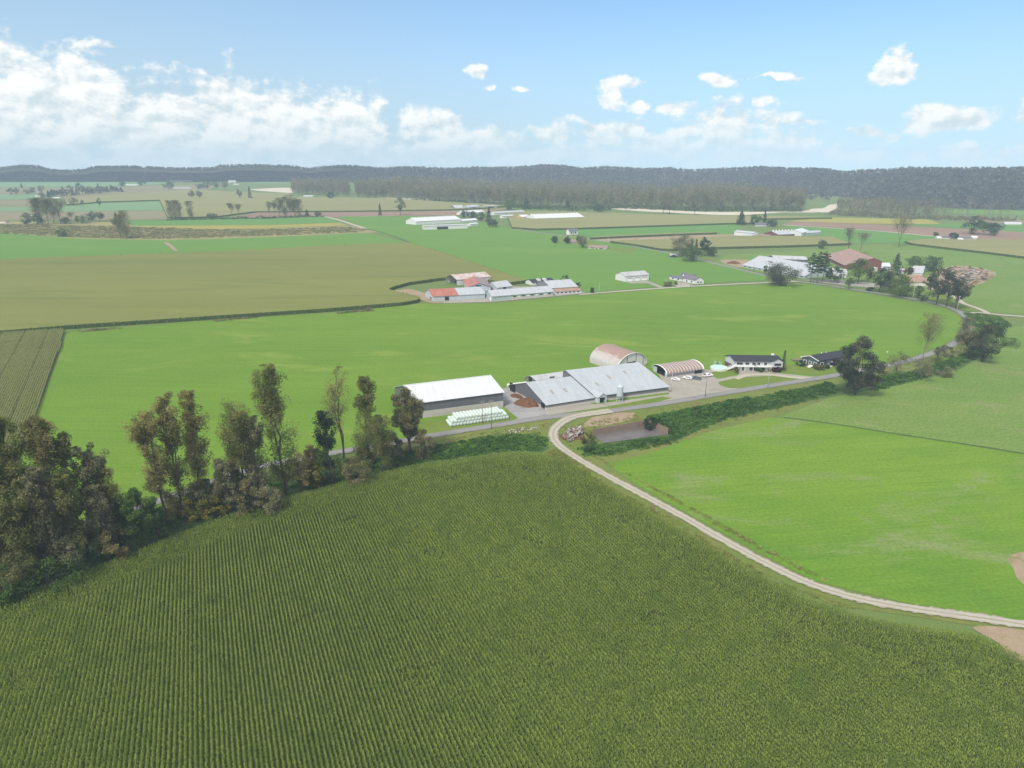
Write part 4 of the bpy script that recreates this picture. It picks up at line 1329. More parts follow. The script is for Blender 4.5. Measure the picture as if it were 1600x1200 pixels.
# stairs down to the pool deck
m = MB()
for k in range(12):
    m.box(-1.8 - k * .42, -1.35 - k * .42, -1.9, -.4, 2.5 - k * .21, 2.58 - k * .21)
for y in (-1.92, -.4):
    m.bar((-1.4, y, 2.4), (-6.4, y, .1), .1, .3)
    m.bar((-1.4, y, 3.5), (-6.4, y, 1.1), .1, .1)
    for k in range(6):
        x = -1.5 - k * .95
        m.bar((x, y, 2.4 - k * .45), (x, y, 3.5 - k * .46), .09, .09)
m.build('stairs', B['trim'], b.root)
m = MB(); m.box(L * .93, L * .97, b.ry + .6, b.ry + 1.5, b.rz - .6, b.rz + .8); m.build('chimney', B['trim'], b.root)
HOUSE = b

# bungalow
b = gable('house', 'dark grey bungalow with white trimmed windows and a black gable roof by the big tree', 'house',
          (1277.5, 574.5), (1326, 566), 563.2, (1267, 555.6), B['siding_dark'], B['roof_black'], over=.6)
L = b.L
for a0, a1 in ((.07, .16), (.50, .58), (.72, .80)):
    on_wall(b, 'window', 'F', L * a0, L * a1, 1.1, 2.5, B['glass'], frame=B['trim'])
on_wall(b, 'door', 'F', L * .28, L * .34, .3, 2.5, B['trim'])
for a0, a1 in ((.12, .25), (.42, .54), (.72, .88)):
    on_wall(b, 'window', 'L', b.D * a0, b.D * a1, .9, 2.6, B['glass'], frame=B['trim'])
m = MB()
sf = (b.rz - b.eh) / b.ry
for sgn in (0, 1):
    y0, y1 = (-.6, b.ry) if sgn == 0 else (b.ry, b.D + .6)
    z0, z1 = (b.eh - .6 * sf, b.rz) if sgn == 0 else (b.rz, b.eh - .6 * sf)
    m.bar((-.66, y0, z0), (-.66, y1, z1), .12, .35)
m.build('barge_board', B['trim'], b.root)
m = MB()
m.add([(L * .24, -2.0, 2.5), (L * .38, -2.0, 2.5), (L * .31, -2.0, 3.6)], [(0, 1, 2)])
for x in (.245, .375): m.box(L * x - .1, L * x + .1, -1.98, -1.8, .1, 2.5)
m.box(L * .24, L * .38, -1.99, -.02, 0.02, .3)
po = m.build('porch', B['trim'], b.root)
m = MB()
for sx in (L * .225, L * .395):
    v = [(L * .31, -2.3, 3.75), (sx, -2.3, 2.5), (sx, .4, 2.5), (L * .31, 2.6, 3.75)]
    v += [(a, c, d + .12) for a, c, d in v]
    m.add(v, [(0, 3, 2, 1), (4, 5, 6, 7), (0, 1, 5, 4), (1, 2, 6, 5), (2, 3, 7, 6), (3, 0, 4, 7)])
m.build('porch_roof', B['roof_black'], po)
m = MB()
m.box(-2.6, -.02, b.D * .15, b.D * .40, .5, .65)
for k in range(3): m.box(-3.0 - .3 * k, -2.6 - .3 * k, b.D * .2, b.D * .35, .0, .5 - .15 * k)
for y in (.15, .40): m.bar((-2.6, b.D * y, 1.5), (-.05, b.D * y, 1.5), .08, .08)
m.build('steps', B['trim'], b.root)
MB().tube([(L * .35, b.ry + .3, b.rz - .3), (L * .35, b.ry + .3, b.rz + .9)], .22, 8).build('roof_vent', B['trim'], b.root)
MB().tube([(L * .5, b.ry + .2, b.rz - .3), (L * .5, b.ry + .2, b.rz + .7)], .18, 8).build('roof_vent', B['trim'], b.root)

# ------------------------------------------------------------------ the second farm (red and grey roofs)
g2 = 'barns of the red roofed farm'
b = gable('barn', 'pale blue barn with half red half grey roof at the front of its farm', 'barn', (677, 471), (758, 466.3), 463.3, (670, 452.3), B['wall_bluegrey'], B['roof_grey'], group=g2)
m = MB(); sf = (b.rz - b.eh) / b.ry
v = [(-.6, -.6, b.eh - .6 * sf + .2), (b.L * .49, -.6, b.eh - .6 * sf + .2), (b.L * .49, b.ry, b.rz + .2), (-.6, b.ry, b.rz + .2)]
v += [(a, c, d + .06) for a, c, d in v]
m.add(v, [(0, 3, 2, 1), (4, 5, 6, 7), (0, 1, 5, 4), (1, 2, 6, 5), (2, 3, 7, 6), (3, 0, 4, 7)]); m.build('red_roof', B['roof_red'], b.root)
on_wall(b, 'doorway', 'F', b.L * .22, b.L * .30, .05, 3.2, B['black_and_shade'])
on_wall(b, 'door', 'L', b.D * .2, b.D * .4, .05, 2.6, B['wall_grey'])
b = gable('barn', 'long low barn with pale metal roof and weathered wall beside the pasture', 'barn', (769, 471), (864.5, 463), 463.2, (763, 454), B['wall_mint'], B['roof_pale'], group=g2)
on_wall(b, 'lower_wall', 'F', b.L * .3, b.L, .05, 2.0, B['concrete'], t=.1)
for k in range(9):
    x = b.L * (.34 + k * .072)
    on_wall(b, 'window', 'F', x, x + 2.2, 2.1, 3.0, B['trim'] if k % 2 else B['black_and_shade'])
on_wall(b, 'door', 'L', b.D * .15, b.D * .3, .05, 2.6, B['trim'])
b = gable('barn', 'tall steep pale roofed barn with a low red lean-to along its front', 'barn', (862, 459), (903, 456.2), 450.5, (850, 439), B['wall_grey'], B['roof_pale'], group=g2, over=.3)
TB = b
z = .0
m = MB()
v = [(-.2, -5.5, 2.3), (b.L + .2, -5.5, 2.3), (b.L + .2, -.05, b.eh - .6), (-.2, -.05, b.eh - .6)]
v += [(a, c, d + .15) for a, c, d in v]
m.add(v, [(0, 3, 2, 1), (4, 5, 6, 7), (0, 1, 5, 4), (1, 2, 6, 5), (2, 3, 7, 6), (3, 0, 4, 7)])
lr = m.build('lean_to_roof', B['roof_rust'], b.root)
m = MB(); m.box(0, b.L, -5.1, -4.95, 0, 2.35).box(0, .15, -4.95, -.06, 0, 2.4).box(b.L - .15, b.L, -4.95, -.06, 0, 2.4); lw = m.build('lean_to_wall', B['wall_white'], b.root)
for k in range(6):
    x = b.L * (.06 + k * .155); m = MB(); m.box(x, x + 1.9, -5.2, -5.101, .9, 1.8); m.build('window', B['glass'], lw)
b = gable('house', 'white farmhouse with a black roof behind the steep pale barn', 'house', (832, 446), (866, 443.5), 441.5, (826.5, 436.5), B['wall_white'], B['roof_black'], group=None)
for k in range(3):
    on_wall(b, 'window', 'F', b.L * (.15 + .28 * k), b.L * (.25 + .28 * k), 1.0, 2.6, B['glass'], frame=B['trim'])
m = MB()
for k in (0.35, .62):
    m.box(b.L * k - 1.2, b.L * k + 1.2, b.ry * .15, b.ry * .8, b.eh + .5, b.eh + 2.4)
m.build('dormer', B['wall_white'], b.root)
b = gable('barn', 'white open sided shed with faded pink roof at the edge of the corn', 'shed', (714, 446), (766, 441), 437, (705, 429.4), B['wall_white'], B['roof_pink'], group=g2, open_end='L')
for y in (.02, .33, .66, .97):
    MB().box(.0, .3, b.D * y - .15, b.D * y + .15, 0, b.eh).build('post', B['timber'], b.root)
b = gable('barn', 'broad red roofed barn with grey gable and dark loft opening', 'barn', (731, 457), (767, 455.8), 449, None, B['wall_bluegrey'], B['roof_red'], D=26, rise=2.8, eh=4.6, group=g2)
# ridge runs away from the viewer on this one: replace its roof and gable
for ch in list(b.root.children):
    bpy.data.objects.remove(ch)
L, Dp = b.L, 34.0
x_, zz_ = b.fitf((745, 442.5)); eh = height(767, 455.8, 447.8); rz = max(zz_, eh + 2)
w = MB()
w.add([(0, 0, 0), (L, 0, 0), (L, 0, eh), (L * .5, 0, rz), (0, 0, eh)], [(0, 1, 2, 3, 4)])
w.add([(0, Dp, 0), (L, Dp, 0), (L, Dp, eh), (L * .5, Dp, rz), (0, Dp, eh)], [(4, 3, 2, 1, 0)])
w.add([(0, 0, 0), (0, Dp, 0), (0, Dp, eh), (0, 0, eh)], [(3, 2, 1, 0)]).add([(L, 0, 0), (L, Dp, 0), (L, Dp, eh), (L, 0, eh)], [(0, 1, 2, 3)])
w.build('wall', B['wall_bluegrey'], b.root)
for sgn, mat, nm in ((-1, B['roof_red'], 'roof'), (1, B['roof_brown'], 'rusty_roof')):
    xe = -.8 if sgn < 0 else L + .8
    m = MB(); sl_ = (rz - eh) / (L * .5)
    v = [(L * .5, -.7, rz + .03), (xe, -.7, eh - .8 * sl_ + .03), (xe, Dp + .5, eh - .8 * sl_ + .03), (L * .5, Dp + .5, rz + .03)]
    v += [(a, c, d + .15) for a, c, d in v]
    m.add(v, [(0, 3, 2, 1), (4, 5, 6, 7), (0, 1, 5, 4), (1, 2, 6, 5), (2, 3, 7, 6), (3, 0, 4, 7)])
    m.build(nm, mat, b.root)
m = MB(); m.box(L * .36, L * .58, -.1, 0, eh + .3, eh + 1.5); m.build('loft_opening', B['black_and_shade'], b.root)
b = gable('barn', 'small pale grey barn tucked between the red barn and the long barn', 'barn', (777, 455), (800, 452), 449.5, (768, 441), B['wall_bluegrey'], B['roof_pale'], group=g2)
on_wall(b, 'doorway', 'F', b.L * .4, b.L * .6, .05, 2.8, B['black_and_shade'])

# ------------------------------------------------------------------ white shed and white house by the lane
b = gable('garage', 'white three door garage standing alone in the green field', 'garage', (977, 440.6), (1013.5, 437.8), 431.6, (969.8, 425.6), B['wall_white'], B['roof_dull'])
for k in (.10, .42, .72):
    d = on_wall(b, 'garage_door', 'F', b.L * k, b.L * (k + .19), .05, 2.7, B['trim'], t=.1)
    on_wall(b, 'lintel', 'F', b.L * k - .2, b.L * (k + .19) + .2, 2.75, 3.2, B['wall_dark'], t=.1)
b = gable('house', 'white house with dark roof, front dormer and low side wing beside the lane', 'house', (1061, 437.5), (1079, 441), 431.5, (1061.5, 421.2), B['wall_white'], B['roof_slate'], end='L', pitch=1.1)
m = MB(); x = b.L * .3
m.add([(x - 1.7, .6, b.eh), (x + 1.7, .6, b.eh), (x, .6, b.eh + 3.0)], [(0, 1, 2)]); dm = m.build('dormer', B['trim'], b.root)
m = MB()
for sx in (x - 2.0, x + 2.0):
    v = [(x, .3, b.eh + 3.2), (sx, .3, b.eh - .1), (sx, 1.2, b.eh + .3), (x, b.ry * .8, b.eh + 3.2)]
    m.add(v, [(0, 1, 2, 3)])
m.build('dormer_roof', B['roof_slate'], dm)
# low wing at the front right and veranda wing at the left
for nm, x0, x1, y0, y1, eh_, rz_ in (('side_wing', b.L * .75, b.L * 1.75, -4.5, 4.0, 3.4, 6.0), ('veranda_wing', -6.0, b.L * .7, -5.0, -.05, 2.6, 3.8)):
    w = MB(); ym = (y0 + y1) / 2
    w.add([(x0, y0, 0), (x1, y0, 0), (x1, y0, eh_), (x0, y0, eh_)], [(0, 1, 2, 3)])
    w.add([(x1, y0, 0), (x1, y1, 0), (x1, y1, eh_), (x1, ym, rz_), (x1, y0, eh_)], [(0, 1, 2, 3, 4)])
    w.add([(x0, y0, 0), (x0, y1, 0), (x0, y1, eh_), (x0, ym, rz_), (x0, y0, eh_)], [(4, 3, 2, 1, 0)])
    wo = w.build(nm, B['wall_white'], b.root)
    r = MB()
    for ya, za, yb_, zb_ in ((y0 - .4, eh_ - .2, ym, rz_ + .05), (ym, rz_ + .05, y1, eh_)):
        v = [(x0 - .4, ya, za), (x1 + .4, ya, za), (x1 + .4, yb_, zb_), (x0 - .4, yb_, zb_)]
        v += [(a, c, d + .15) for a, c, d in v]
        r.add(v, [(0, 3, 2, 1), (4, 5, 6, 7), (0, 1, 5, 4), (1, 2, 6, 5), (2, 3, 7, 6), (3, 0, 4, 7)])
    r.build('wing_roof', B['roof_slate'], wo)
    for k in range(2):
        m = MB(); xx = x0 + (x1 - x0) * (.25 + .4 * k); m.box(xx, xx + 1.6, y0 - .1, y0 - .001, .9, 2.2); m.build('window', B['glass'], wo)
m = MB(); m.box(b.L * 1.75 + .001, b.L * 1.75 + .1, -2.2, -.8, 1, 2.2).box(b.L * 1.75 + .001, b.L * 1.75 + .1, .4, 1.8, 1, 2.2); m.build('window', B['glass'], b.root)

# ------------------------------------------------------------------ farms farther off: (name, label, FL, FR, eave row, ridge pixel, end, wall, roof, extras)
FAR = [
 ('barn', 'long pale roofed barn behind the rounded bush at the road bend', (1160, 417.5), (1257, 435), 414.2, (1187.5, 399.5), 'L', 'wall_bluegrey', 'roof_pale', 'win'),
 ('barn', 'big rust red roofed barn behind the pines with a red gable', (1287, 404), (1319, 420), 399, (1341, 396.8), 'L', 'wall_red', 'roof_rust', 'narrow'),
 ('shed', 'white roofed lean-to shed below the big rust red roof', (1296, 431), (1322, 434), 426, (1297, 418.5), 'L', 'wall_white', 'roof_white', ''),
 ('shed', 'white roofed shed to the right of the red gable', (1366, 424), (1392, 423), 419, (1363, 411.5), 'L', 'wall_white', 'roof_white', ''),
 ('shed', 'dark manure shelter roof behind the long pale barn', (1210, 408), (1262, 410), 404, (1206, 400.5), 'L', 'wall_dark', 'roof_dull', ''),
 ('shed', 'faded red roofed shed beyond the bright green tree', (1420, 447), (1446, 447), 441, (1414, 429.6), 'L', 'wall_cream', 'roof_rust', ''),
 ('shed', 'small pale roofed shed beside the faded red one', (1424, 430), (1441, 430.5), 426.5, (1427, 420.5), 'L', 'wall_white', 'roof_pale', ''),
 ('shed', 'little pinkish shed among the trees behind the farmyard', (1405, 428), (1413, 427.5), 423, (1404.5, 419.5), 'L', 'wall_cream', 'roof_pink', ''),
 ('barn', 'low white barn with grey roof at the left end of its row', (1147, 367.5), (1176, 370.4), 361.8, (1152.5, 357.2), 'L', 'wall_white', 'roof_pale', ''),
 ('barn', 'small brown roofed white barn with red trim in the middle of the low row', (1181, 370.5), (1201, 372.4), 366.8, (1184, 361), 'L', 'wall_white', 'roof_brown', ''),
 ('barn', 'wide grey roofed barn with ridge vents and a dark red front', (1216, 369.8), (1250, 368.2), 366.6, (1206, 356.6), 'L', 'wall_red', 'roof_pale', 'vents'),
 ('barn', 'bright white roofed barn at the right end of the low row', (1252, 369), (1264, 366), 363.8, (1241, 356.2), 'L', 'wall_white', 'roof_white', ''),
 ('shed', 'flat pale roofed open shed at the far right of the low white barns', (1260, 368), (1282, 366.3), 364.2, (1258, 360.9), 'L', 'wall_mint', 'roof_pale', ''),
 ('house', 'white house behind the low barns under a dark spruce', (1180, 353.6), (1200, 353.4), 351.4, (1180, 348.3), 'L', 'wall_white', 'roof_slate', ''),
 ('barn', 'white ridge vented barn at the back left of the white barn group', (650, 351.5), (720, 348), 346, (641.5, 338.2), 'L', 'wall_white', 'roof_white', 'vents'),
 ('barn', 'long grey roofed white barn in front of the vented one', (662, 359.3), (731, 357), 353.2, (664, 344.8), 'L', 'wall_white', 'roof_pale', 'open'),
 ('shed', 'small white shed at the right of the grey roofed white barn', (735, 353.5), (747, 352.5), 350, (733, 346), 'L', 'wall_white', 'roof_white', ''),
 ('shed', 'thin white roofed shed behind the grey roofed white barn', (722, 348), (746, 346.4), 345.2, (718, 342.6), 'L', 'wall_white', 'roof_white', ''),
 ('barn', 'long white poultry barn with a timber gable and dotted windows', (837.5, 344.5), (912.5, 342), 341.3, (828.5, 335.2), 'L', 'wall_white', 'roof_white', 'win vents'),
 ('barn', 'shorter white barn with timber gable left of the long poultry barn', (815, 343), (828, 342.6), 339, (810.5, 334.8), 'L', 'wall_timber', 'roof_white', ''),
 ('barn', 'white barn with steep bright roof beside the dark spruce', (785, 341), (802, 340.2), 337.4, (784, 331.3), 'L', 'wall_white', 'roof_white', ''),
 ('barn', 'long low grey roof barn behind the white farm buildings', (772, 336), (820, 333.4), 333, (768, 329.3), 'L', 'wall_white', 'roof_pale', ''),
 ('barn', 'long white roofed shed half hidden behind the round trees', (725, 336.4), (758, 334.6), 332.8, (719, 329.8), 'L', 'wall_cream', 'roof_white', ''),
 ('barn', 'flat grey shed at the edge of the bare field far behind', (712, 326.8), (726, 326.4), 325.0, (707, 321.3), 'L', 'wall_grey', 'roof_pale', ''),
 ('barn', 'wide pale gabled barn with dark doors beyond the bare field', (733, 327), (750, 326), 323.4, (728, 319), 'L', 'wall_mint', 'roof_pale', 'open'),
 ('barn', 'pale green barn with faded pink roof right of the wide gabled barn', (757, 326), (777, 325), 322.3, (756, 319.8), 'L', 'wall_mint', 'roof_pink', 'open'),
 ('house', 'tall white farmhouse with steep grey gables beside the road', (889.5, 367), (903, 366.4), 361.2, (893, 353.6), 'L', 'wall_white', 'roof_slate', 'house'),
 ('house', 'small white house with a red brown roof between two dark trees', (893, 380.8), (901, 380.6), 378.3, (893, 374.5), 'L', 'wall_white', 'roof_brown', 'house'),
 ('house', 'low white bungalow with brown roof at the road bend by the dirt verge', (919, 388.3), (948, 389.6), 386.2, (921, 382.8), 'L', 'wall_white', 'roof_brown', 'house low'),
 ('shed', 'grey carport at the dark tree clump beside the road', (1047, 401), (1057, 401.5), 398.8, (1047.5, 396.6), 'L', 'wall_grey', 'roof_dull', ''),
 ('house', 'white house with blue grey roof in the far right cluster', (1504, 374.5), (1520, 374.6), 372.2, (1500, 370), 'L', 'wall_white', 'roof_slate', ''),
 ('house', 'bright white gabled house right of the blue grey roof', (1517, 373.6), (1526, 373.9), 371.5, (1518, 368.6), 'L', 'wall_white', 'roof_white', ''),
 ('shed', 'small white shed at the left of the far right cluster', (1465, 373.6), (1471, 373.8), 371.8, (1463, 370.3), 'L', 'wall_white', 'roof_white', ''),
 ('shed', 'white trailer sized shed lowest in the far right cluster', (1497, 377.6), (1505, 378), 376, (1496, 374.6), 'L', 'wall_white', 'roof_white', ''),
 ('house', 'low grey house behind the hedge in the far right cluster', (1472, 373), (1484, 373.6), 371, (1473, 368.6), 'L', 'wall_cream', 'roof_slate', ''),
 ('greenhouse', 'long white plastic tunnel beyond the two round trees at right', (1570, 351.3), (1596, 351.6), 349.6, (1569, 347), 'L', 'wall_white', 'roof_white', ''),
 ('house', 'pink roofed house at the left end of the dark tree belt', (55, 308), (64, 308), 305.6, (55, 303), 'L', 'wall_cream', 'roof_pink', ''),
 ('house', 'white farmhouse in front of the dark tree belt', (82, 310.8), (94, 310.8), 308.8, (82, 306.6), 'L', 'wall_white', 'roof_white', ''),
 ('house', 'rust roofed house at the far left edge', (0, 349), (9, 349), 346, (-1, 342.2), 'L', 'wall_cream', 'roof_rust', ''),
 ('barn', 'long white barn in the pale fields left of a round tree', (197, 290), (215, 290), 288.6, (196, 286.9), 'L', 'wall_white', 'roof_white', ''),
 ('barn', 'white greenhouse roof row below the far ridge', (265, 284), (301, 283.6), 282.2, (263, 280.6), 'L', 'wall_white', 'roof_white', ''),
 ('barn', 'longest thin white roof under the far ridge', (252, 280.8), (274, 280.6), 279.6, (251, 278.6), 'L', 'wall_white', 'roof_white', ''),
 ('barn', 'low pale roofs beside the far round trees', (270, 295), (298, 294.6), 293.2, (269, 291.4), 'L', 'wall_white', 'roof_pale', ''),
 ('barn', 'white and pink roofed barn beside tall far trees', (358, 285.5), (369, 285.3), 283.6, (357, 282.3), 'L', 'wall_white', 'roof_white', ''),
 ('barn', 'pink roofed house beneath the white and pink barn', (365, 289), (373, 289), 287.4, (364, 285.6), 'L', 'wall_cream', 'roof_pink', ''),
 ('barn', 'bright white shed in front of the square brown wood', (474, 307.6), (489, 307.6), 306.2, (473, 305), 'L', 'wall_white', 'roof_white', ''),
 ('barn', 'big white roof standing out of the woods below the ridge', (752, 286), (769, 286), 283.6, (751, 280.6), 'L', 'wall_white', 'roof_white', ''),
 ('barn', 'lower white roof left of the big white roof in the woods', (740, 286), (750, 286), 284.4, (739.5, 281.6), 'L', 'wall_white', 'roof_pale', ''),
 ('house', 'white house on the slope of the right hill', (1382, 315.5), (1388, 315.5), 313, (1382, 310), 'L', 'wall_white', 'roof_white', ''),
]
for (nm, lb, FL, FR, ev, rg, en, wl, rf, ex) in FAR:
    b = gable(nm, lb, nm if nm != 'greenhouse' else 'greenhouse', FL, FR, ev, rg, B[wl], B[rf], end=en, over=.5, pitch=.45 if 'low' in ex.split() else 1.0 if 'house' in ex.split() else .36, narrow=1.3 if 'narrow' in ex else False)
    if 'win' in ex.split():
        k = max(int(b.L / 6), 3)
        for i in range(k):
            x = b.L * (i + .3) / k
            on_wall(b, 'window', 'F', x, x + b.L / k * .4, b.eh * .35, b.eh * .75, B['glass'])
    if 'vents' in ex.split():
        k = max(int(b.L / 5), 3)
        for i in range(k):
            x = b.L * (i + .5) / k
            m = MB(); m.box(x - .5, x + .5, b.ry - .5, b.ry + .5, b.rz, b.rz + 1.3); m.build('ridge_vent', B['trim'], b.root)
    if 'open' in ex.split():
        on_wall(b, 'doorway', 'F', b.L * .3, b.L * .55, .05, b.eh * .7, B['black_and_shade'])
        on_wall(b, 'doorway', 'L', b.D * .3, b.D * .55, .05, b.eh * .7, B['black_and_shade'])
    if 'house' in ex.split():
        on_wall(b, 'window', 'F', b.L * .15, b.L * .32, b.eh * .3, b.eh * .75, B['glass'])
        on_wall(b, 'window', 'F', b.L * .6, b.L * .8, b.eh * .3, b.eh * .75, B['glass'])
        on_wall(b, 'door', 'F', b.L * .4, b.L * .5, .05, b.eh * .7, B['timber'])

# footprints that are not quite square: lean every mesh of the building to its second direction
for b in BLDS:
    c, sn = getattr(b, 'shear', (0.0, 1.0))
    if abs(c) < 1e-4: continue
    for o in b.root.children_recursive:
        me = o.data
        co = np.empty(len(me.vertices) * 3, np.float32)
        me.vertices.foreach_get('co', co)
        co = co.reshape(-1, 3)
        co[:, 0] += co[:, 1] * c
        co[:, 1] *= sn
        me.vertices.foreach_set('co', co.ravel())
        me.update()

# ================================================================== TREES
LM['poplar'] = leafmat('m_leaf_poplar', (.115, .140, .042), (.35, .33, .125), .5, third=(.15, .205, .060))
LM['rust'] = leafmat('m_leaf_rust', (.15, .155, .058), (.39, .335, .140), .5)
LM['dusty'] = leafmat('m_leaf_dusty', (.125, .138, .072), (.34, .32, .18), .5)
LM['dark'] = leafmat('m_leaf_dark', (.026, .055, .026), (.088, .135, .055), .3)
LM['mid'] = leafmat('m_leaf_mid', (.050, .105, .026), (.15, .225, .060), .4)
LM['bright'] = leafmat('m_leaf_bright', (.060, .115, .015), (.145, .200, .035), .3)
LM['dusk'] = leafmat('m_leaf_dusk', (.040, .055, .034), (.145, .145, .095), .3)
LM['yellow'] = leafmat('m_leaf_yellow', (.085, .105, .015), (.235, .210, .035), .3)
LM['maple'] = leafmat('m_leaf_maple', (.125, .135, .055), (.34, .285, .140), .45, third=(.10, .135, .045))
LM['purple'] = leafmat('m_leaf_purple', (.040, .022, .024), (.095, .050, .052), .2)

def limb(rng, a, b, r0, r1, k=5, wob=.04):
    a, b = np.asarray(a, float), np.asarray(b, float)
    t = np.linspace(0, 1, k)[:, None]
    L = np.linalg.norm(b - a)
    P = a + (b - a) * t + rng.normal(0, wob * L / 2, (k, 3)) * (t * (1.2 - t)) * 2
    return P, np.linspace(r0, r1, k)

def make_tree(kind, h, w, rng, leaves, size, bark_n=6):
    """returns (trunk MB, leaf centres, clump tints, sizes)"""
    tb = MB()
    C, T = [], []
    def clump(c, r, n, flat=.8):
        d = rng.normal(0, 1, (n, 3)); d /= np.linalg.norm(d, axis=1)[:, None]
        p = d * (rng.uniform(0, 1, (n, 1)) ** .42) * np.array([r, r, r * flat]) * .95 + c
        C.append(p)
        T.append(np.full(n, np.clip(rng.normal(.45, .26), 0, 1)) + rng.normal(0, .13, n))
    if kind in ('poplar', 'bare'):
        nl = rng.integers(1, 4) if w > h * .22 else rng.integers(1, 3)
        leaders = []
        r0 = max(.012 * h, .12)
        main = limb(rng, (0, 0, -.2), (rng.normal(0, .02 * h), rng.normal(0, .02 * h), h * .96), r0, .04, 9, .03)
        leaders.append(main)
        for i in range(nl - 1):
            f = int(rng.integers(2, 4))
            a = rng.uniform(0, 6.28)
            st = main[0][f]
            en = st + np.array([math.cos(a) * w * .33, math.sin(a) * w * .33, h * rng.uniform(.72, .92) - st[2]])
            leaders.append(limb(rng, st, en, r0 * .6, .04, 7, .05))
        for P, r in leaders:
            tb.tube(P, r, bark_n)
        nlb = int((48 if kind == 'poplar' else 34) * (1 + .25 * (len(leaders) - 1)))
        tot = 0
        spec = []
        for k in range(nlb):
            P, r = leaders[rng.integers(0, len(leaders))]
            t = rng.uniform(.03 if kind == 'poplar' else .35, 1.0) ** (1.0 if kind == 'poplar' else .9)
            i = t * (len(P) - 1)
            p = P[int(i)] + (P[min(int(i) + 1, len(P) - 1)] - P[int(i)]) * (i % 1)
            fz = p[2] / h
            prof = np.interp(fz, [0, .2, .45, .75, .92, 1], [.80, .95, 1, .85, .58, .3]) * rng.uniform(.6, 1.1)
            a = rng.uniform(0, 6.28)
            ln = w * .5 * prof
            q = p + np.array([math.cos(a) * ln, math.sin(a) * ln, ln * rng.uniform(1.0, 2.2)])
            if k % 2 == 0 or kind == 'bare':
                tb.tube(*limb(rng, p, q, r0 * .22, .03, 3, .1), 4, cap=False)
            spec.append((p, q, ln))
        per = max(int(leaves / (nlb * 3)), 4)
        if kind == 'bare': per = max(per // 2, 3)
        for p, q, ln in spec:
            for f in (.45, .75, 1.02):
                clump(p + (q - p) * f + rng.normal(0, .12 * w, 3) * .5, max(ln * .55, h * .028), per, 1.15)
    elif kind == 'conifer':
        tb.tube(*limb(rng, (0, 0, -.2), (0, 0, h), max(.014 * h, .12), .03, 6, .01), bark_n)
        n = 62
        per = max(int(leaves / n / 2), 3)
        for k in range(n):
            u = (k + rng.random()) / n
            z = h * (.06 + .93 * u)
            ln = w * .5 * (1 - u) ** .8 * rng.uniform(.7, 1.15) + .15
            a = k * 2.4 + rng.uniform(-.4, .4)
            for f in (.45, .9):
                c = np.array([math.cos(a) * ln * f, math.sin(a) * ln * f, z - ln * f * .28])
                clump(c, max(ln * .28, .3), per, .55)
    elif kind == 'pine':
        tb.tube(*limb(rng, (0, 0, -.2), (rng.normal(0, .02 * h), 0, h * .95), .016 * h, .06, 7, .02), bark_n)
        n = 30
        per = max(int(leaves / n / 2), 3)
        for k in range(n):
            u = (k + rng.random()) / n
            z = h * (.30 + .68 * u)
            ln = w * .5 * np.interp(u, [0, .25, .7, 1], [.8, 1, .75, .2]) * rng.uniform(.5, 1.2)
            a = k * 2.4 + rng.uniform(-.5, .5)
            q = np.array([math.cos(a) * ln, math.sin(a) * ln, z + ln * .1])
            if k % 2 == 0: tb.tube(*limb(rng, (0, 0, z - ln * .1), q, .05, .02, 3, .05), 4, cap=False)
            clump(q, max(ln * .4, .5), per, .5); clump(q * np.array([.5, .5, 1]), max(ln * .4, .5), per, .5)
    else:                                   # broad crowns and shrubs
        low = .02 if kind == 'shrub' else (.10 if kind == 'dense' else .26)
        tb.tube(*limb(rng, (0, 0, -.2), (rng.normal(0, .03 * w), rng.normal(0, .03 * w), h * .7), max(.022 * h, .08), .06, 6, .05), bark_n)
        nb = 26 if kind != 'shrub' else 14
        lob = rng.normal(0, 1, (7, 3)); lob /= np.linalg.norm(lob, axis=1)[:, None]
        per = max(int(leaves / nb / 3), 4)
        for k in range(nb):
            d = rng.normal(0, 1, 3); d /= np.linalg.norm(d)
            bump_ = 1 + .22 * np.max(lob @ d) - .18 * rng.random()
            zz = .5 + .5 * d[2]
            wid = np.interp(zz, [0, .15, .45, .8, 1], [.55, .85, 1, .8, .55])
            rr = bump_ * rng.uniform(.62, .92)
            c = np.array([d[0] * w * .5 * rr * wid, d[1] * w * .5 * rr * wid, h * (low + (1 - low) * (.5 + .47 * d[2] * rr))])
            if k % 2 == 0 and c[2] > h * .25:
                tb.tube(*limb(rng, (0, 0, h * min(.25, c[2] / h * .6)), c, .07 + .004 * h, .03, 4, .1), 4, cap=False)
            clump(c, w * .19, per, .8)
            for j in range(2):
                clump(c + rng.normal(0, .10 * w, 3), w * .13, per, .8)
    C = np.concatenate(C)
    C[:, 2] = np.maximum(C[:, 2], .15)
    C[:, 2] = np.minimum(C[:, 2], h * 1.02)
    T = np.concatenate(T)
    return tb, C, T

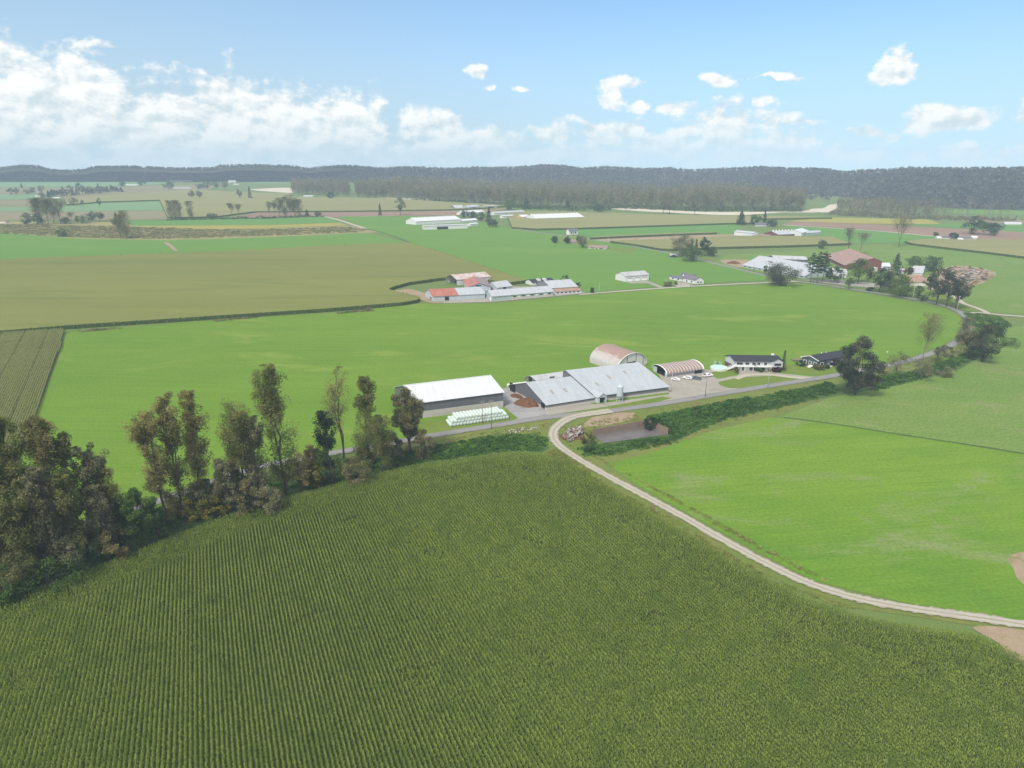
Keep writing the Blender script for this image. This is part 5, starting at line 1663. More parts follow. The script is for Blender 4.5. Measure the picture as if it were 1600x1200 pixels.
TREE_ID = [0]
def tree(name, label, x, yb, yt, wpx, kind, mat, leaves=3000, size=.5, group=None, cat='tree', parts=True, trunk=None, up=.3):
    """a tree standing at ground pixel (x, yb), its top at row yt and its crown wpx pixels wide"""
    TREE_ID[0] += 1
    rng = np.random.default_rng(1000 + TREE_ID[0])
    h = height(x, yb, yt)
    w = wpx / ppm(x, yb) * (.84 if kind in ('poplar', 'bare') else 1.0)
    tb, C, T = make_tree(kind, h, w, rng, leaves, size)
    V = cards(C, size, rng, up=up)
    loc = px(x, yb)
    me_t = tb.mesh('trunk')
    if parts:
        root = empty(name, tuple(loc))
        tag(root, label, cat, group)
        o = link('trunk', me_t, trunk or bark, root, True)
        link('crown' if kind != 'shrub' else 'foliage', quads_mesh('crown', V, T), mat, root)
        return root
    # too small to show its parts: one mesh, two materials
    tv = np.concatenate(tb.v)
    nq = len(V)
    allv = np.concatenate([V.reshape(-1, 3), tv])
    faces = [(4 * i, 4 * i + 1, 4 * i + 2, 4 * i + 3) for i in range(nq)] + [tuple(j + 4 * nq for j in f) for f in tb.f]
    me = bpy.data.meshes.new(name)
    me.from_pydata(allv.tolist(), [], faces)
    me.polygons.foreach_set('material_index', [0] * nq + [1] * (len(faces) - nq))
    at = me.attributes.new('tint', 'FLOAT', 'FACE')
    at.data.foreach_set('value', np.concatenate([T, np.full(len(faces) - nq, .5)]).astype(np.float32))
    o = link(name, me, [mat, trunk or bark])
    o.location = loc
    return tag(o, label, cat, group)

gb = 'trees of the ditch belt on the left'
# the dark grove at the left edge: (label, x, base, top, width, kind, leaf, leaves)
BELT = [
 ('cottonwood', 'brown cottonwood cut by the left edge at the back of the grove', -22, 900, 668, 85, 'poplar', 'poplar', 5200),
 ('cottonwood', 'broad tall brown cottonwood nearest the left edge of the grove', 22, 890, 655, 92, 'poplar', 'poplar', 6500),
 ('cottonwood', 'high rounded olive cottonwood in the middle of the left grove', 66, 880, 654, 88, 'poplar', 'poplar', 6500),
 ('cottonwood', 'tall cottonwood with an orange brown shoulder right of the grove middle', 104, 872, 660, 74, 'poplar', 'rust', 5200),
 ('cottonwood', 'slim cottonwood leaning out to the right with a bare feathery tip', 138, 866, 680, 46, 'poplar', 'poplar', 3200),
 ('cottonwood', 'grey topped cottonwood at the right side of the left grove', 164, 862, 706, 56, 'poplar', 'dusty', 4000),
 ('cottonwood', 'short brown cottonwood with open stems at the right end of the grove', 190, 854, 722, 50, 'poplar', 'poplar', 3400),
 ('cottonwood', 'lower front cottonwood with rust brown foliage at the left edge', 6, 922, 742, 84, 'poplar', 'rust', 4600),
 ('cottonwood', 'lower front cottonwood with dense olive foliage left of the dark gap', 52, 916, 752, 66, 'poplar', 'poplar', 4200),
 ('cottonwood', 'lower front cottonwood with grey brown foliage right of the dark gap', 96, 902, 735, 60, 'poplar', 'dusty', 4000),
 ('cottonwood', 'slender front cottonwood with mottled green and brown leaves', 128, 894, 745, 56, 'poplar', 'poplar', 3600),
 ('cottonwood', 'last front cottonwood before the green maple bush', 172, 878, 765, 48, 'poplar', 'dusty', 3000),
 ('maple', 'dark green rounded maple below the trio of rust poplars', 222, 858, 765, 62, 'dense', 'mid', 4200),
 ('poplar', 'leftmost rust coloured poplar of the trio with a bushy side branch', 262, 822, 632, 46, 'poplar', 'rust', 3300),
 ('poplar', 'middle rust coloured poplar of the trio with a double stem', 288, 808, 618, 46, 'poplar', 'rust', 3800),
 ('poplar', 'rightmost rust poplar of the trio with a bare dark lower trunk', 316, 795, 618, 44, 'poplar', 'rust', 3300),
 ('maple', 'dark leaved ragged maple in front of the brown poplar cluster', 362, 805, 705, 46, 'dense', 'dusty', 2800),
 ('poplar', 'brown poplar with a pale bare stem left of the tallest tree', 386, 798, 622, 52, 'poplar', 'poplar', 4200),
 ('poplar', 'dark olive poplar close against the pale stemmed one', 408, 796, 655, 40, 'poplar', 'dusty', 3200),
 ('poplar', 'tallest poplar of the belt with a wide feathery olive crown', 446, 772, 576, 56, 'poplar', 'poplar', 4300),
 ('alder', 'short dark alder with a tufted head between two thin poplars', 516, 742, 648, 34, 'poplar', 'dark', 2400),
 ('poplar', 'thin see-through poplar with a sparse brown crown', 540, 736, 580, 46, 'bare', 'rust', 2600),
 ('poplar', 'dense spire shaped olive poplar right of the thin one', 576, 732, 592, 42, 'poplar', 'poplar', 3600),
 ('poplar', 'shorter bushy olive poplar beside the spire shaped one', 598, 738, 655, 44, 'poplar', 'poplar', 2800),
 ('maple', 'big autumn maple standing against the left corner of the hay barn', 642, 712, 606, 56, 'tall', 'maple', 5200),
]
for q, (nm, lb, x, yb, yt, w, k, lf, n) in enumerate(BELT):
    tree(nm, lb, x, yb, yt, w * (.74 if q < 12 else .92), k, LM[lf], leaves=int(n * (4.2 if k != 'bare' else 3.0)), size=.44 if k != 'bare' else .38, group=gb)
SHR = [
 ('brown leaved bush between the trio of rust poplars and the corn', 322, 800, 755, 50, 'dusty'), ('yellow green bush at the foot of the middle rust poplar', 306, 812, 772, 46, 'yellow'),
 ('yellow bush to the right of the rust poplar trio', 342, 806, 774, 40, 'yellow'), ('bright green bush spilling out from the left grove onto the corn', 78, 926, 878, 90, 'mid'),
 ('small dark bush at the lower left corner of the grove', 14, 944, 908, 60, 'mid'), ('brown bush under the tallest poplar', 470, 768, 705, 44, 'rust'),
 ('yellowish bush right of the tallest poplar', 492, 762, 722, 36, 'yellow'), ('grey green bush at the front of the brown poplar cluster', 420, 806, 760, 46, 'dusty'),
 ('brown domed bush hanging over the green bank', 558, 756, 716, 46, 'maple'), ('brown bush between the short olive poplar and the autumn maple', 614, 722, 676, 34, 'dusty'),
 ('greyish bush low under the alder', 520, 756, 700, 46, 'mid'), ('rusty bush behind the bank between alder and tall poplar', 486, 740, 702, 40, 'rust'),
 ('dusky lower bush beside the autumn maple', 664, 716, 668, 36, 'maple'), ('green bush at the foot of the left rust poplar', 250, 842, 796, 40, 'mid'),
 ('dark bush behind the yellow bushes of the belt', 334, 792, 750, 40, 'dark'), ('brown undergrowth bush at the right end of the grove', 186, 876, 815, 46, 'rust'),
 ('brown undergrowth bush in the front middle of the grove', 120, 902, 840, 60, 'dusty'), ('brown undergrowth bush at the front left of the grove', 40, 930, 860, 64, 'maple'),
 ('dull brown bush under the brown poplar cluster', 392, 806, 750, 46, 'maple'),
]
for lb, x, yb, yt, w, lf in SHR:
    tree('bush', lb, x, yb, yt, w, 'shrub', LM[lf], leaves=3600, size=.5, group='bushes of the ditch belt on the left', cat='bush')

# right hand belt and the farm gardens
NEAR = [
 ('tree', 'big dark rounded tree with a knobbly top beside the road bend', 1336, 617, 529, 62, 'dense', 'dusk', 9000, .55),
 ('poplar', 'nearly bare forked poplar by the curving road', 1438, 583, 494, 42, 'bare', 'maple', 3200, .42),
 ('tree', 'slim dark tree on the inside of the sharp road bend', 1502, 540, 498, 22, 'poplar', 'dusty', 1600, .5),
 ('tree', 'dark purple brown tree clump left half at the sharp road bend', 1512, 560, 512, 38, 'dense', 'maple', 2600, .55),
 ('tree', 'dark tree clump right half with a reddish crown at the sharp road bend', 1534, 566, 506, 42, 'dense', 'dusk', 2800, .55),
 ('cypress', 'narrow dark green cypress at the right end of the balcony house', 1223, 579, 547, 9, 'conifer', 'mid', 900, .4),
 ('tree', 'large rounded bushy willow hiding the junction of the lanes', 1219, 446, 408, 48, 'dense', 'dusk', 3200, .75),
 ('tree', 'little thin tree against the left side of the rounded willow', 1195, 430, 414, 8, 'tall', 'mid', 300, .6),
 ('pine', 'left one of three dark pines with bare trunks beside the pale barn', 1266, 440.5, 394, 18, 'pine', 'dark', 1000, .8),
 ('pine', 'middle one of three dark pines with bare trunks beside the pale barn', 1276, 441.5, 392, 22, 'pine', 'dark', 1100, .8),
 ('pine', 'right one of three dark pines with bare trunks beside the pale barn', 1285, 440, 392.5, 20, 'pine', 'dark', 1000, .8),
 ('tree', 'low round dark tree right of the three pines', 1303, 441, 417, 28, 'dense', 'dark', 1100, .8),
 ('tree', 'spreading green tree in front of the rust red barn', 1340, 443, 405, 36, 'tall', 'mid', 1600, .8),
 ('tree', 'small round tree at the roadside before the rust red barn', 1326, 451.5, 433, 14, 'tall', 'mid', 500, .6),
 ('tree', 'small blackish tree beside the red gable', 1359, 436, 417, 16, 'dense', 'purple', 600, .7),
 ('spruce', 'dark spruce with a broken outline left of the bright green tree', 1374, 456, 419, 32, 'tall', 'dark', 1700, .7),
 ('tree', 'dull purple brown tree behind the bright green tree', 1390, 456, 424, 28, 'dense', 'dusty', 1300, .7),
 ('tree', 'bright green broad tree above the road', 1405, 463, 432, 42, 'dense', 'bright', 1800, .75),
 ('spruce', 'tall dark spruce between the white shed and the pink shed', 1398, 430, 395, 26, 'conifer', 'dark', 1200, .8),
 ('tree', 'small round dark green tree right of the bright green tree', 1435, 463, 447, 14, 'dense', 'dark', 500, .6),
 ('tree', 'purple grey small tree in front of the pale roofed shed', 1419, 432, 416, 14, 'dense', 'purple', 500, .7),
 ('tree', 'low green tree left of the big dark round tree by the scrap yard', 1428, 415, 401, 22, 'dense', 'mid', 800, .8),
 ('tree', 'big dark round tree by the scrap yard', 1456, 424, 402, 34, 'dense', 'dark', 1300, .8),
 ('tree', 'green tree between the faded red shed and the tall dusky trees', 1452, 462, 425, 18, 'tall', 'mid', 1000, .7),
 ('tree', 'tall dusky tree with a thick bare trunk beside the road', 1463, 476, 419, 34, 'tall', 'dusk', 2200, .7),
 ('tree', 'tall dusky tree between its two neighbours above the lane', 1478, 479, 424, 30, 'tall', 'dusk', 1900, .7),
 ('tree', 'lower dusky tree by the utility pole at the lane junction', 1493, 483, 432, 28, 'tall', 'dusk', 1900, .7),
]
for nm, lb, x, yb, yt, w, k, lf, n, sz in NEAR:
    tree(nm, lb, x, yb, yt, w, k, LM[lf], leaves=int(n * 2.6), size=sz * .9, trunk=bark_pale if k in ('pine', 'bare') else None)
NB = [
 ('tangled grey brown bush between the big tree and the bare poplar', 1399, 588, 549, 38, 'dusty'), ('bush under the bare forked poplar', 1440, 594, 558, 34, 'dusty'),
 ('small olive bush right of the bare forked poplar', 1463, 566, 540, 24, 'maple'), ('small dark bush left of the dark clump at the bend', 1478, 558, 539, 18, 'dusty'),
 ('low grey bush at the field edge below the bare poplar', 1475, 588, 575, 28, 'dusty'), ('brown bush on the left flank of the big tree', 1364, 592, 562, 20, 'dusty'),
 ('low green bush alone in the pale pasture', 1578, 540, 529, 34, 'mid'), ('reddish shrub at the corner of the driveway', 1150, 583, 573, 8, 'rust'),
 ('dark round shrub before the balcony house', 1180, 579, 569, 8, 'dark'), ('light shrub beside the dark one before the balcony house', 1186, 581.5, 575, 9, 'mid'),
 ('green shrub by the white front door', 1192, 580, 574, 8, 'dark'), ('dark low hedge shrub under the right bay of the balcony house', 1210, 580.5, 573, 16, 'purple'),
 ('dark shrub at the left corner of the bungalow', 1250, 572, 564, 12, 'dark'), ('brown flowering shrub in front of the bungalow', 1280, 577, 570, 16, 'rust'),
 ('green shrub at the right of the bungalow flower bed', 1291, 576, 569, 8, 'mid'), ('purple shrub at the right front of the bungalow', 1304, 572, 559, 12, 'purple'),
 ('dark bush at the corner of the slurry pit', 1015, 672, 650, 20, 'dark'), ('brown bush beside the debris heap', 919, 694, 676, 22, 'maple'),
 ('small bush below the brown one near the track', 922, 706, 692, 18, 'mid'), ('reddish grass clump bush by the small white house', 1043, 447, 440, 14, 'maple'),
 ('small rounded shrub by the driveway of the small white house', 1056, 445, 438, 6, 'rust'), ('round dark bush at the end of the farm lane', 925, 458, 449.5, 7, 'dark'),
 ('low shrub at the foot of the dusky trees', 1440, 470, 461, 16, 'dark'), ('low shrub at the roadside below the dark spruce', 1360, 455, 449, 12, 'dark'),
 ('bushy tree top behind the steep pale barn', 883, 446, 428, 16, 'dark'), ('dark bush at the right end of the steep pale barn', 903, 453, 441, 8, 'dark'),
]
for lb, x, yb, yt, w, lf in NB:
    tree('bush', lb, x, yb, yt, w, 'shrub', LM[lf], leaves=1500, size=.45, cat='bush')

# trees farther off, each one mesh
FT = [
 ('tree', 'broad grey brown tree at the left of the roadside clump', 1066, 401, 368, 32, 'dense', 'dusty', 900, 1.0),
 ('conifer', 'small pointed conifer between the grey brown tree and the blue spruce', 1080, 398, 374, 9, 'conifer', 'dark', 300, .9),
 ('conifer', 'second small pointed conifer nearer the blue spruce', 1087, 398, 373.5, 10, 'conifer', 'dark', 300, .9),
 ('tree', 'rich green rounded tree at the front of the roadside clump', 1081, 408, 384, 32, 'dense', 'mid', 900, .9),
 ('spruce', 'dark blue twin topped spruce of the roadside clump', 1101, 400, 370, 14, 'tall', 'dark', 700, .9),
 ('tree', 'small olive tree at the right of the roadside clump', 1112, 400, 385, 16, 'dense', 'mid', 500, .9),
 ('spruce', 'broad dark spruce at the left of the low white barns', 1157.5, 351, 328, 17, 'conifer', 'dark', 600, 1.3),
 ('tree', 'round tree behind the white house under the spruce', 1180, 351, 336, 16, 'dense', 'mid', 400, 1.3),
 ('spruce', 'slim tall spruce behind the white house', 1194, 350, 327, 7, 'conifer', 'dark', 300, 1.3),
 ('tree', 'round tree right of the slim spruce', 1206, 354, 342, 14, 'dense', 'mid', 400, 1.3),
 ('poplar', 'leftmost thin leafless poplar above the rust red barn', 1325, 396, 358, 16, 'bare', 'dusty', 500, .8),
 ('poplar', 'second thin poplar with a leafy foot above the rust red barn', 1343, 398, 366, 16, 'bare', 'dusty', 600, .8),
 ('poplar', 'tall open poplar standing alone at the tip of the curved corn', 1404, 386, 341, 20, 'bare', 'dusty', 900, .9),
 ('tree', 'lone small bush tree in the corn before the rust red barn', 1284, 389, 375, 12, 'dense', 'mid', 400, .9),
 ('tree', 'large dark blue green tree of the far right pair', 1521, 366, 339, 28, 'dense', 'dark', 800, 1.3),
 ('tree', 'smaller dark tree of the far right pair', 1552, 368, 347, 18, 'dense', 'dark', 600, 1.3),
 ('tree', 'round dark tree among the far right houses', 1490, 373, 364, 12, 'dense', 'dark', 300, 1.2),
 ('tree', 'little tree left of the far right houses', 1461, 371, 362, 6, 'tall', 'dusty', 200, 1.1),
 ('tree', 'dark tree left of the small house with red brown roof', 886, 381, 369, 9, 'dense', 'dark', 350, .9),
 ('tree', 'dark tree at the left end of the small roadside houses', 866.5, 380, 369, 9, 'dense', 'dark', 350, .9),
 ('tree', 'tall dark tree between the two small roadside houses', 910, 387, 368, 14, 'dense', 'dusty', 500, .9),
 ('tree', 'small dark tree right behind the red brown roofed house', 903.5, 378, 368, 6, 'dense', 'dark', 250, .9),
 ('tree', 'left round tree of three before the long white shed', 726, 341, 329.5, 12, 'dense', 'dark', 350, 1.2),
 ('tree', 'middle round tree of three before the long white shed', 739, 343, 330.5, 13, 'dense', 'dark', 350, 1.2),
 ('tree', 'right round tree of three before the long white shed', 751, 345, 331, 12, 'dense', 'mid', 350, 1.2),
 ('spruce', 'tall dark spruce in the middle of the white farm', 764, 347, 323, 11, 'conifer', 'dark', 500, 1.2),
 ('tree', 'dark round tree in front of the tall spruce of the white farm', 769, 355, 343, 14, 'dense', 'dark', 400, 1.1),
 ('tree', 'big pale green willow behind the white farm', 797, 328, 313, 18, 'dense', 'mid', 400, 1.4),
 ('spruce', 'wide dark spruce behind the pale willow', 822, 327, 308, 13, 'conifer', 'dark', 400, 1.5),
 ('spruce', 'second dark spruce right of the wide dark spruce', 887, 326, 313, 11, 'conifer', 'dark', 400, 1.5),
 ('tree', 'round blue green tree before the pale river bar', 934, 332, 318, 20, 'dense', 'dark', 400, 1.5),
 ('tree', 'leafless leaning tree beside the round blue green tree', 978, 330, 306, 14, 'bare', 'dusty', 300, 1.5),
 ('tree', 'left one of two brown trees before the river bar', 1036, 333, 312, 11, 'tall', 'dusty', 350, 1.5),
 ('tree', 'right one of two brown trees before the river bar', 1046, 334, 311, 12, 'tall', 'dusty', 350, 1.5),
 ('tree', 'small brown tree alone on the river bar', 1085, 336, 315, 8, 'tall', 'dusty', 250, 1.5),
 ('tree', 'autumn coloured tree alone before the pale bar and the wood', 600, 311, 293, 10, 'tall', 'maple', 300, 1.7),
 ('tree', 'broad olive tree standing alone at the edge of the bare strip', 626, 336, 309, 14, 'tall', 'maple', 500, 1.3),
 ('conifer', 'thin dark spire tree alone at the edge of the bare strip', 594, 336.5, 318, 6, 'conifer', 'purple', 250, 1.2),
 ('poplar', 'slim leftmost poplar beside the group at the emerald field', 421, 339, 316, 8, 'bare', 'dusty', 350, 1.2),
 ('poplar', 'second slim poplar beside the group at the emerald field', 430, 339, 314, 7, 'bare', 'dusty', 350, 1.2),
 ('poplar', 'reddish poplar at the left of the group at the emerald field', 437, 339, 310, 10, 'poplar', 'maple', 450, 1.2),
 ('poplar', 'dark leaning poplar in the group at the emerald field', 446, 339, 308.5, 9, 'poplar', 'dusty', 450, 1.2),
 ('poplar', 'tallest dark poplar in the middle of the group at the emerald field', 455, 339, 306, 10, 'poplar', 'dusty', 500, 1.2),
 ('poplar', 'pale stemmed poplar right of the tallest in the group at the emerald field', 461, 339, 310, 9, 'poplar', 'poplar', 450, 1.2),
 ('poplar', 'wide brown poplar at the right end of the group at the emerald field', 468, 339, 312, 11, 'poplar', 'maple', 500, 1.2),
 ('conifer', 'small dark conifer just right of the poplar group', 480, 338, 327, 8, 'conifer', 'dark', 200, 1.2),
 ('tree', 'small round dark tree farther right of the poplar group', 497, 338, 330, 9, 'dense', 'dark', 200, 1.2),
 ('poplar', 'left thin dark poplar of the trio at the end of the yellow track', 267, 343, 314, 9, 'poplar', 'dusty', 450, 1.2),
 ('poplar', 'middle thin dark poplar of the trio at the end of the yellow track', 274, 343, 313.5, 9, 'poplar', 'dusty', 450, 1.2),
 ('poplar', 'right thin dark poplar of the trio at the end of the yellow track', 281, 343, 314, 9, 'poplar', 'dusty', 450, 1.2),
 ('poplar', 'single brown poplar right of the dark trio', 298, 342, 315, 10, 'poplar', 'maple', 400, 1.2),
 ('tree', 'low round dark bush tree on the far field line', 331, 341, 333.5, 14, 'dense', 'dark', 250, 1.1),
 ('poplar', 'left poplar of the thin pair on the far field line', 363, 340, 318, 8, 'bare', 'dusty', 350, 1.2),
 ('poplar', 'right poplar of the thin pair on the far field line', 373, 340, 320, 9, 'bare', 'dusty', 350, 1.2),
 ('tree', 'blurred round tree left of a pair in the tan field', 300, 311, 297.5, 9, 'tall', 'dusty', 250, 1.5),
 ('tree', 'pointed tree right of a pair in the tan field', 312, 311, 297.5, 8, 'tall', 'dusty', 250, 1.5),
 ('tree', 'grey tree left of the dark pointed conifer in the tan field', 375, 311, 295, 8, 'tall', 'dusty', 250, 1.5),
 ('conifer', 'dark pointed conifer at the right of the tan field', 391, 311, 291, 8, 'conifer', 'dark', 250, 1.5),
 ('tree', 'lone upright tree in the pale green strip', 156, 323.5, 310, 6, 'tall', 'dusty', 200, 1.3),
 ('tree', 'wide grey tree clump left of the lone upright tree', 115, 322, 309, 14, 'tall', 'dusty', 300, 1.3),
 ('tree', 'small grey tree between the clump and the lone upright tree', 129, 322, 312, 5, 'tall', 'dusty', 150, 1.3),
 ('poplar', 'left poplar of the dark pair standing in the marsh scrub', 189, 373, 336, 12, 'poplar', 'dusty', 800, .9),
 ('poplar', 'taller right poplar of the dark pair standing in the marsh scrub', 199, 373, 330, 14, 'poplar', 'poplar', 900, .9),
 ('conifer', 'dark conifer behind the marsh pair of poplars', 182, 346, 331, 8, 'conifer', 'dark', 300, 1.1),
 ('tree', 'left dark round conifer beside a white dot of a shed', 144, 345.5, 330, 12, 'dense', 'dark', 350, 1.1),
 ('tree', 'right dark round conifer beside a white dot of a shed', 156, 346, 330.5, 14, 'dense', 'dark', 350, 1.1),
 ('tree', 'pale green low tree left of the dark round conifers', 132, 349, 337, 20, 'dense', 'mid', 350, 1.1),
 ('tree', 'grey sapling left of the pale green low tree', 112, 349, 333, 8, 'bare', 'dusty', 250, 1.1),
 ('conifer', 'tiny pointed conifer before the grey sapling', 121, 346, 337, 5, 'conifer', 'dark', 150, 1.1),
 ('poplar', 'left reddish poplar of the dense clump at the far left farm', 59, 350, 312, 14, 'poplar', 'maple', 900, 1.0),
 ('poplar', 'second reddish poplar of the dense clump at the far left farm', 67, 350, 310, 14, 'poplar', 'maple', 900, 1.0),
 ('poplar', 'middle olive poplar of the dense clump at the far left farm', 76, 350, 311, 14, 'poplar', 'poplar', 900, 1.0),
 ('poplar', 'fourth poplar of the dense clump with pale gaps', 85, 350, 311, 14, 'poplar', 'maple', 900, 1.0),
 ('poplar', 'right end poplar of the dense clump at the far left farm', 95, 350, 312, 14, 'poplar', 'poplar', 900, 1.0),
 ('tree', 'dark tree at the left foot of the dense clump', 42, 351, 333, 16, 'dense', 'dark', 500, 1.0),
 ('tree', 'second dark tree before the dense clump', 60, 351, 334, 16, 'dense', 'dark', 500, 1.0),
 ('tree', 'dark low tree at the right foot of the dense clump', 103, 350, 340, 14, 'dense', 'dark', 350, 1.0),
 ('tree', 'round green tree in the scrub in front of the dense clump', 97, 370, 357, 14, 'dense', 'mid', 450, .9),
 ('tree', 'round tree beside the long far white barn', 222, 289.5, 282, 10, 'dense', 'dark', 200, 2.0),
 ('tree', 'square dark tree left of the long far white barn', 192, 292, 282, 8, 'dense', 'dark', 200, 2.0),
 ('tree', 'big round tree left of the low pale far roofs', 265, 296, 283.5, 15, 'dense', 'dark', 250, 2.0),
 ('tree', 'tall left tree of the far grove behind the tan field', 325, 295, 277, 12, 'dense', 'dark', 250, 2.0),
 ('tree', 'tall right tree of the far grove behind the tan field', 339, 294, 278, 12, 'dense', 'dark', 250, 2.0),
 ('tree', 'low bushy tree at the left of the far grove', 314, 295.5, 288, 12, 'dense', 'dark', 200, 2.0),
 ('tree', 'grey tree right of the pink roofed far house', 352, 296, 283, 9, 'tall', 'dusty', 200, 2.0),
 ('conifer', 'far spire tree on the pale strip at upper left', 34, 293.5, 286, 4, 'conifer', 'dark', 120, 1.8),
 ('tree', 'green tree by the farm shed at the square wood', 517, 311, 300, 11, 'dense', 'dark', 250, 1.7),
]
for nm, lb, x, yb, yt, w, k, lf, n, sz in FT:
    tree(nm, lb, x, yb, yt, w * (1.4 if k in ('poplar', 'bare') else 1.12), k, LM[lf], leaves=int(n * 4.4), size=sz * .85)
# the long belt of dark trees on the far left: look-alikes
rng0 = np.random.default_rng(77)
gB = 'dark trees of the far left belt'
for i in range(24):
    x = 76 + i * 4.9 + rng0.uniform(-1, 1)
    yb = 308 - (i / 23) * 9 + rng0.uniform(-.8, .8)
    hh = rng0.uniform(9, 15) if i < 12 else rng0.uniform(7, 12)
    if rng0.random() < .2: hh += 5
    tree('tree', 'dark blue tree in the long belt at far left', x, yb, yb - hh, rng0.uniform(8, 12), rng0.choice(['dense', 'conifer', 'tall']), LM['dark'], leaves=380, size=1.9, group=gB)
for x, yb, yt, w in ((18, 304, 294, 10), (27, 304, 293, 10), (43, 304, 295, 12), (52, 302, 293, 10), (65, 302, 288, 9), (66, 309, 301, 9)):
    tree('tree', 'dark tree among the small houses at the far left', x, yb, yt, w, 'dense', LM['dark'], leaves=380, size=1.9, group='trees round the far left houses')
# tall straight trees at the front of the river wood: each stands clear of the mass behind
gW = 'front trees of the river wood'
for i in range(46):
    t = i / 45
    x = 560 + 690 * t + rng0.uniform(-5, 5)
    yb = np.interp(x, [560, 640, 700, 770, 830, 930, 1000, 1100, 1250], [309, 312, 317, 321, 326, 325.5, 326, 330, 330.5]) + rng0.uniform(-1.5, .6)
    tree('tree', 'brown front tree at the edge of the river wood', x, yb, yb - rng0.uniform(20, 31) * (1 + .12 * t), rng0.uniform(9, 15), rng0.choice(['tall', 'poplar', 'poplar']), LM[rng0.choice(['poplar', 'maple', 'dusty', 'poplar'])], leaves=600, size=1.7, group=gW, trunk=bark_pale)

# ================================================================== GROUND COVER ON THE BANKS
thicket('bank_brambles', 'lush green brambles on the bank right of the slurry pit', 'brambles', pxs([(1012, 652), (1100, 634), (1200, 617.5), (1300, 598), (1310, 612), (1290, 618), (1200, 641), (1130, 657), (1080, 676), (1052, 690), (1040, 676), (1010, 664)]), 1.5, 2.8, LM['bramble'], seed=51, per=30, size=.7)
thicket('bank_brambles', 'green brambles below the front edge of the slurry pit', 'brambles', pxs([(930, 692), (960, 694), (1020, 684), (1058, 680), (1060, 690), (1020, 699), (950, 712), (915, 712), (905, 700)]), 1.5, 2.0, LM['bramble'], seed=52, per=28, size=.6)
thicket('bank_brambles', 'tall green ditch grass along the bend beyond the big tree', 'brambles', pxs([(1350, 592), (1420, 582), (1480, 564), (1510, 552), (1540, 548), (1520, 562), (1480, 580), (1410, 600), (1360, 612)]), 1.8, 3.2, LM['bramble'], seed=53, per=26, size=.7)
thicket('bank_brambles', 'green brambles at the crossing of the lanes', 'brambles', pxs([(1505, 489), (1530, 491), (1560, 494), (1580, 508), (1560, 525), (1540, 545), (1525, 530), (1520, 512)]), 2.0, 2.2, LM['bramble'], seed=54, per=22, size=.7)
thicket('bank_brambles', 'dark green brambles between the road and the corn left of the track', 'brambles', pxs([(600, 716), (665, 700), (740, 686), (800, 680), (842, 676), (856, 690), (846, 703), (760, 709), (650, 727), (560, 745), (480, 768), (470, 752), (540, 735)]), 1.45, 2.6, LM['bramble'], seed=55, per=30, size=.65)
thicket('bank_brambles', 'undergrowth under the grove and poplars of the left belt', 'brambles', pxs([(-150, 965), (0, 912), (120, 866), (230, 825), (330, 780), (470, 742), (480, 757), (350, 792), (262, 826), (100, 888), (0, 920), (-150, 978)]), 2.0, 2.6, LM['bramble'], seed=56, per=24, size=.75)
thicket('bank_weeds', 'dry yellow weeds along both sides of the gravel track', 'weeds', pxs([(872, 700), (900, 722), (960, 764), (1060, 815), (1140, 866), (1230, 914), (1330, 948), (1330, 953), (1230, 921), (1130, 871), (1050, 822), (950, 769), (880, 722), (850, 708)]), 1.0, 1.3, LM['weed'], seed=57, per=14, size=.5, rad=.9)
thicket('bank_weeds', 'weedy strip between the gravel track and the bright pasture', 'weeds', pxs([(890, 690), (930, 712), (1000, 752), (1070, 792), (1150, 838), (1230, 880), (1300, 912), (1290, 906), (1220, 870), (1140, 826), (1060, 782), (985, 742), (930, 715)]), 1.0, 1.3, LM['weed'], seed=58, per=14, size=.5, rad=.9)
thicket('bank_weeds', 'rough weeds on the verge beside the main road', 'weeds', pxs([(670, 690), (740, 678), (830, 664), (860, 662), (850, 676), (800, 681), (740, 687), (670, 700)]), 2.0, .8, LM['weed'], seed=59, per=10, size=.45, rad=.9)
thicket('bank_weeds', 'brown and yellow weeds between the bank and the pale pasture', 'weeds', pxs([(1060, 692), (1110, 673), (1150, 658), (1220, 645), (1300, 622), (1300, 617), (1210, 640), (1140, 656), (1085, 676)]), 2.0, .9, LM['weed'], seed=60, per=10, size=.5, rad=1.0)
thicket('bank_weeds', 'weedy grass round the debris heap and slurry pit', 'weeds', pxs([(872, 690), (880, 668), (930, 657), (990, 648), (1060, 632), (1100, 630), (1010, 652), (1000, 661), (915, 672), (900, 690), (905, 706)]), 2.0, .8, LM['weed'], seed=61, per=10, size=.45, rad=.9)
thicket('field_brush', 'dark brush at the foot of the wide olive corn field', 'bushes', pxs([(330, 501), (400, 493.5), (402, 497), (332, 503)]), 2.0, 2.0, LM['scrub'], seed=62, per=16, size=.8)
thicket('field_brush', 'brown brush by the corn where the front edge turns', 'bushes', pxs([(528, 489), (580, 482), (582, 486), (528, 490.5)]), 1.8, 2.8, LM['scrub'], seed=63, per=18, size=.8)
thicket('field_brush', 'brush at the left corner of the olive corn field', 'bushes', pxs([(104, 519), (190, 511), (190, 514), (105, 521)]), 2.2, 1.8, LM['scrub'], seed=64, per=16, size=.8)

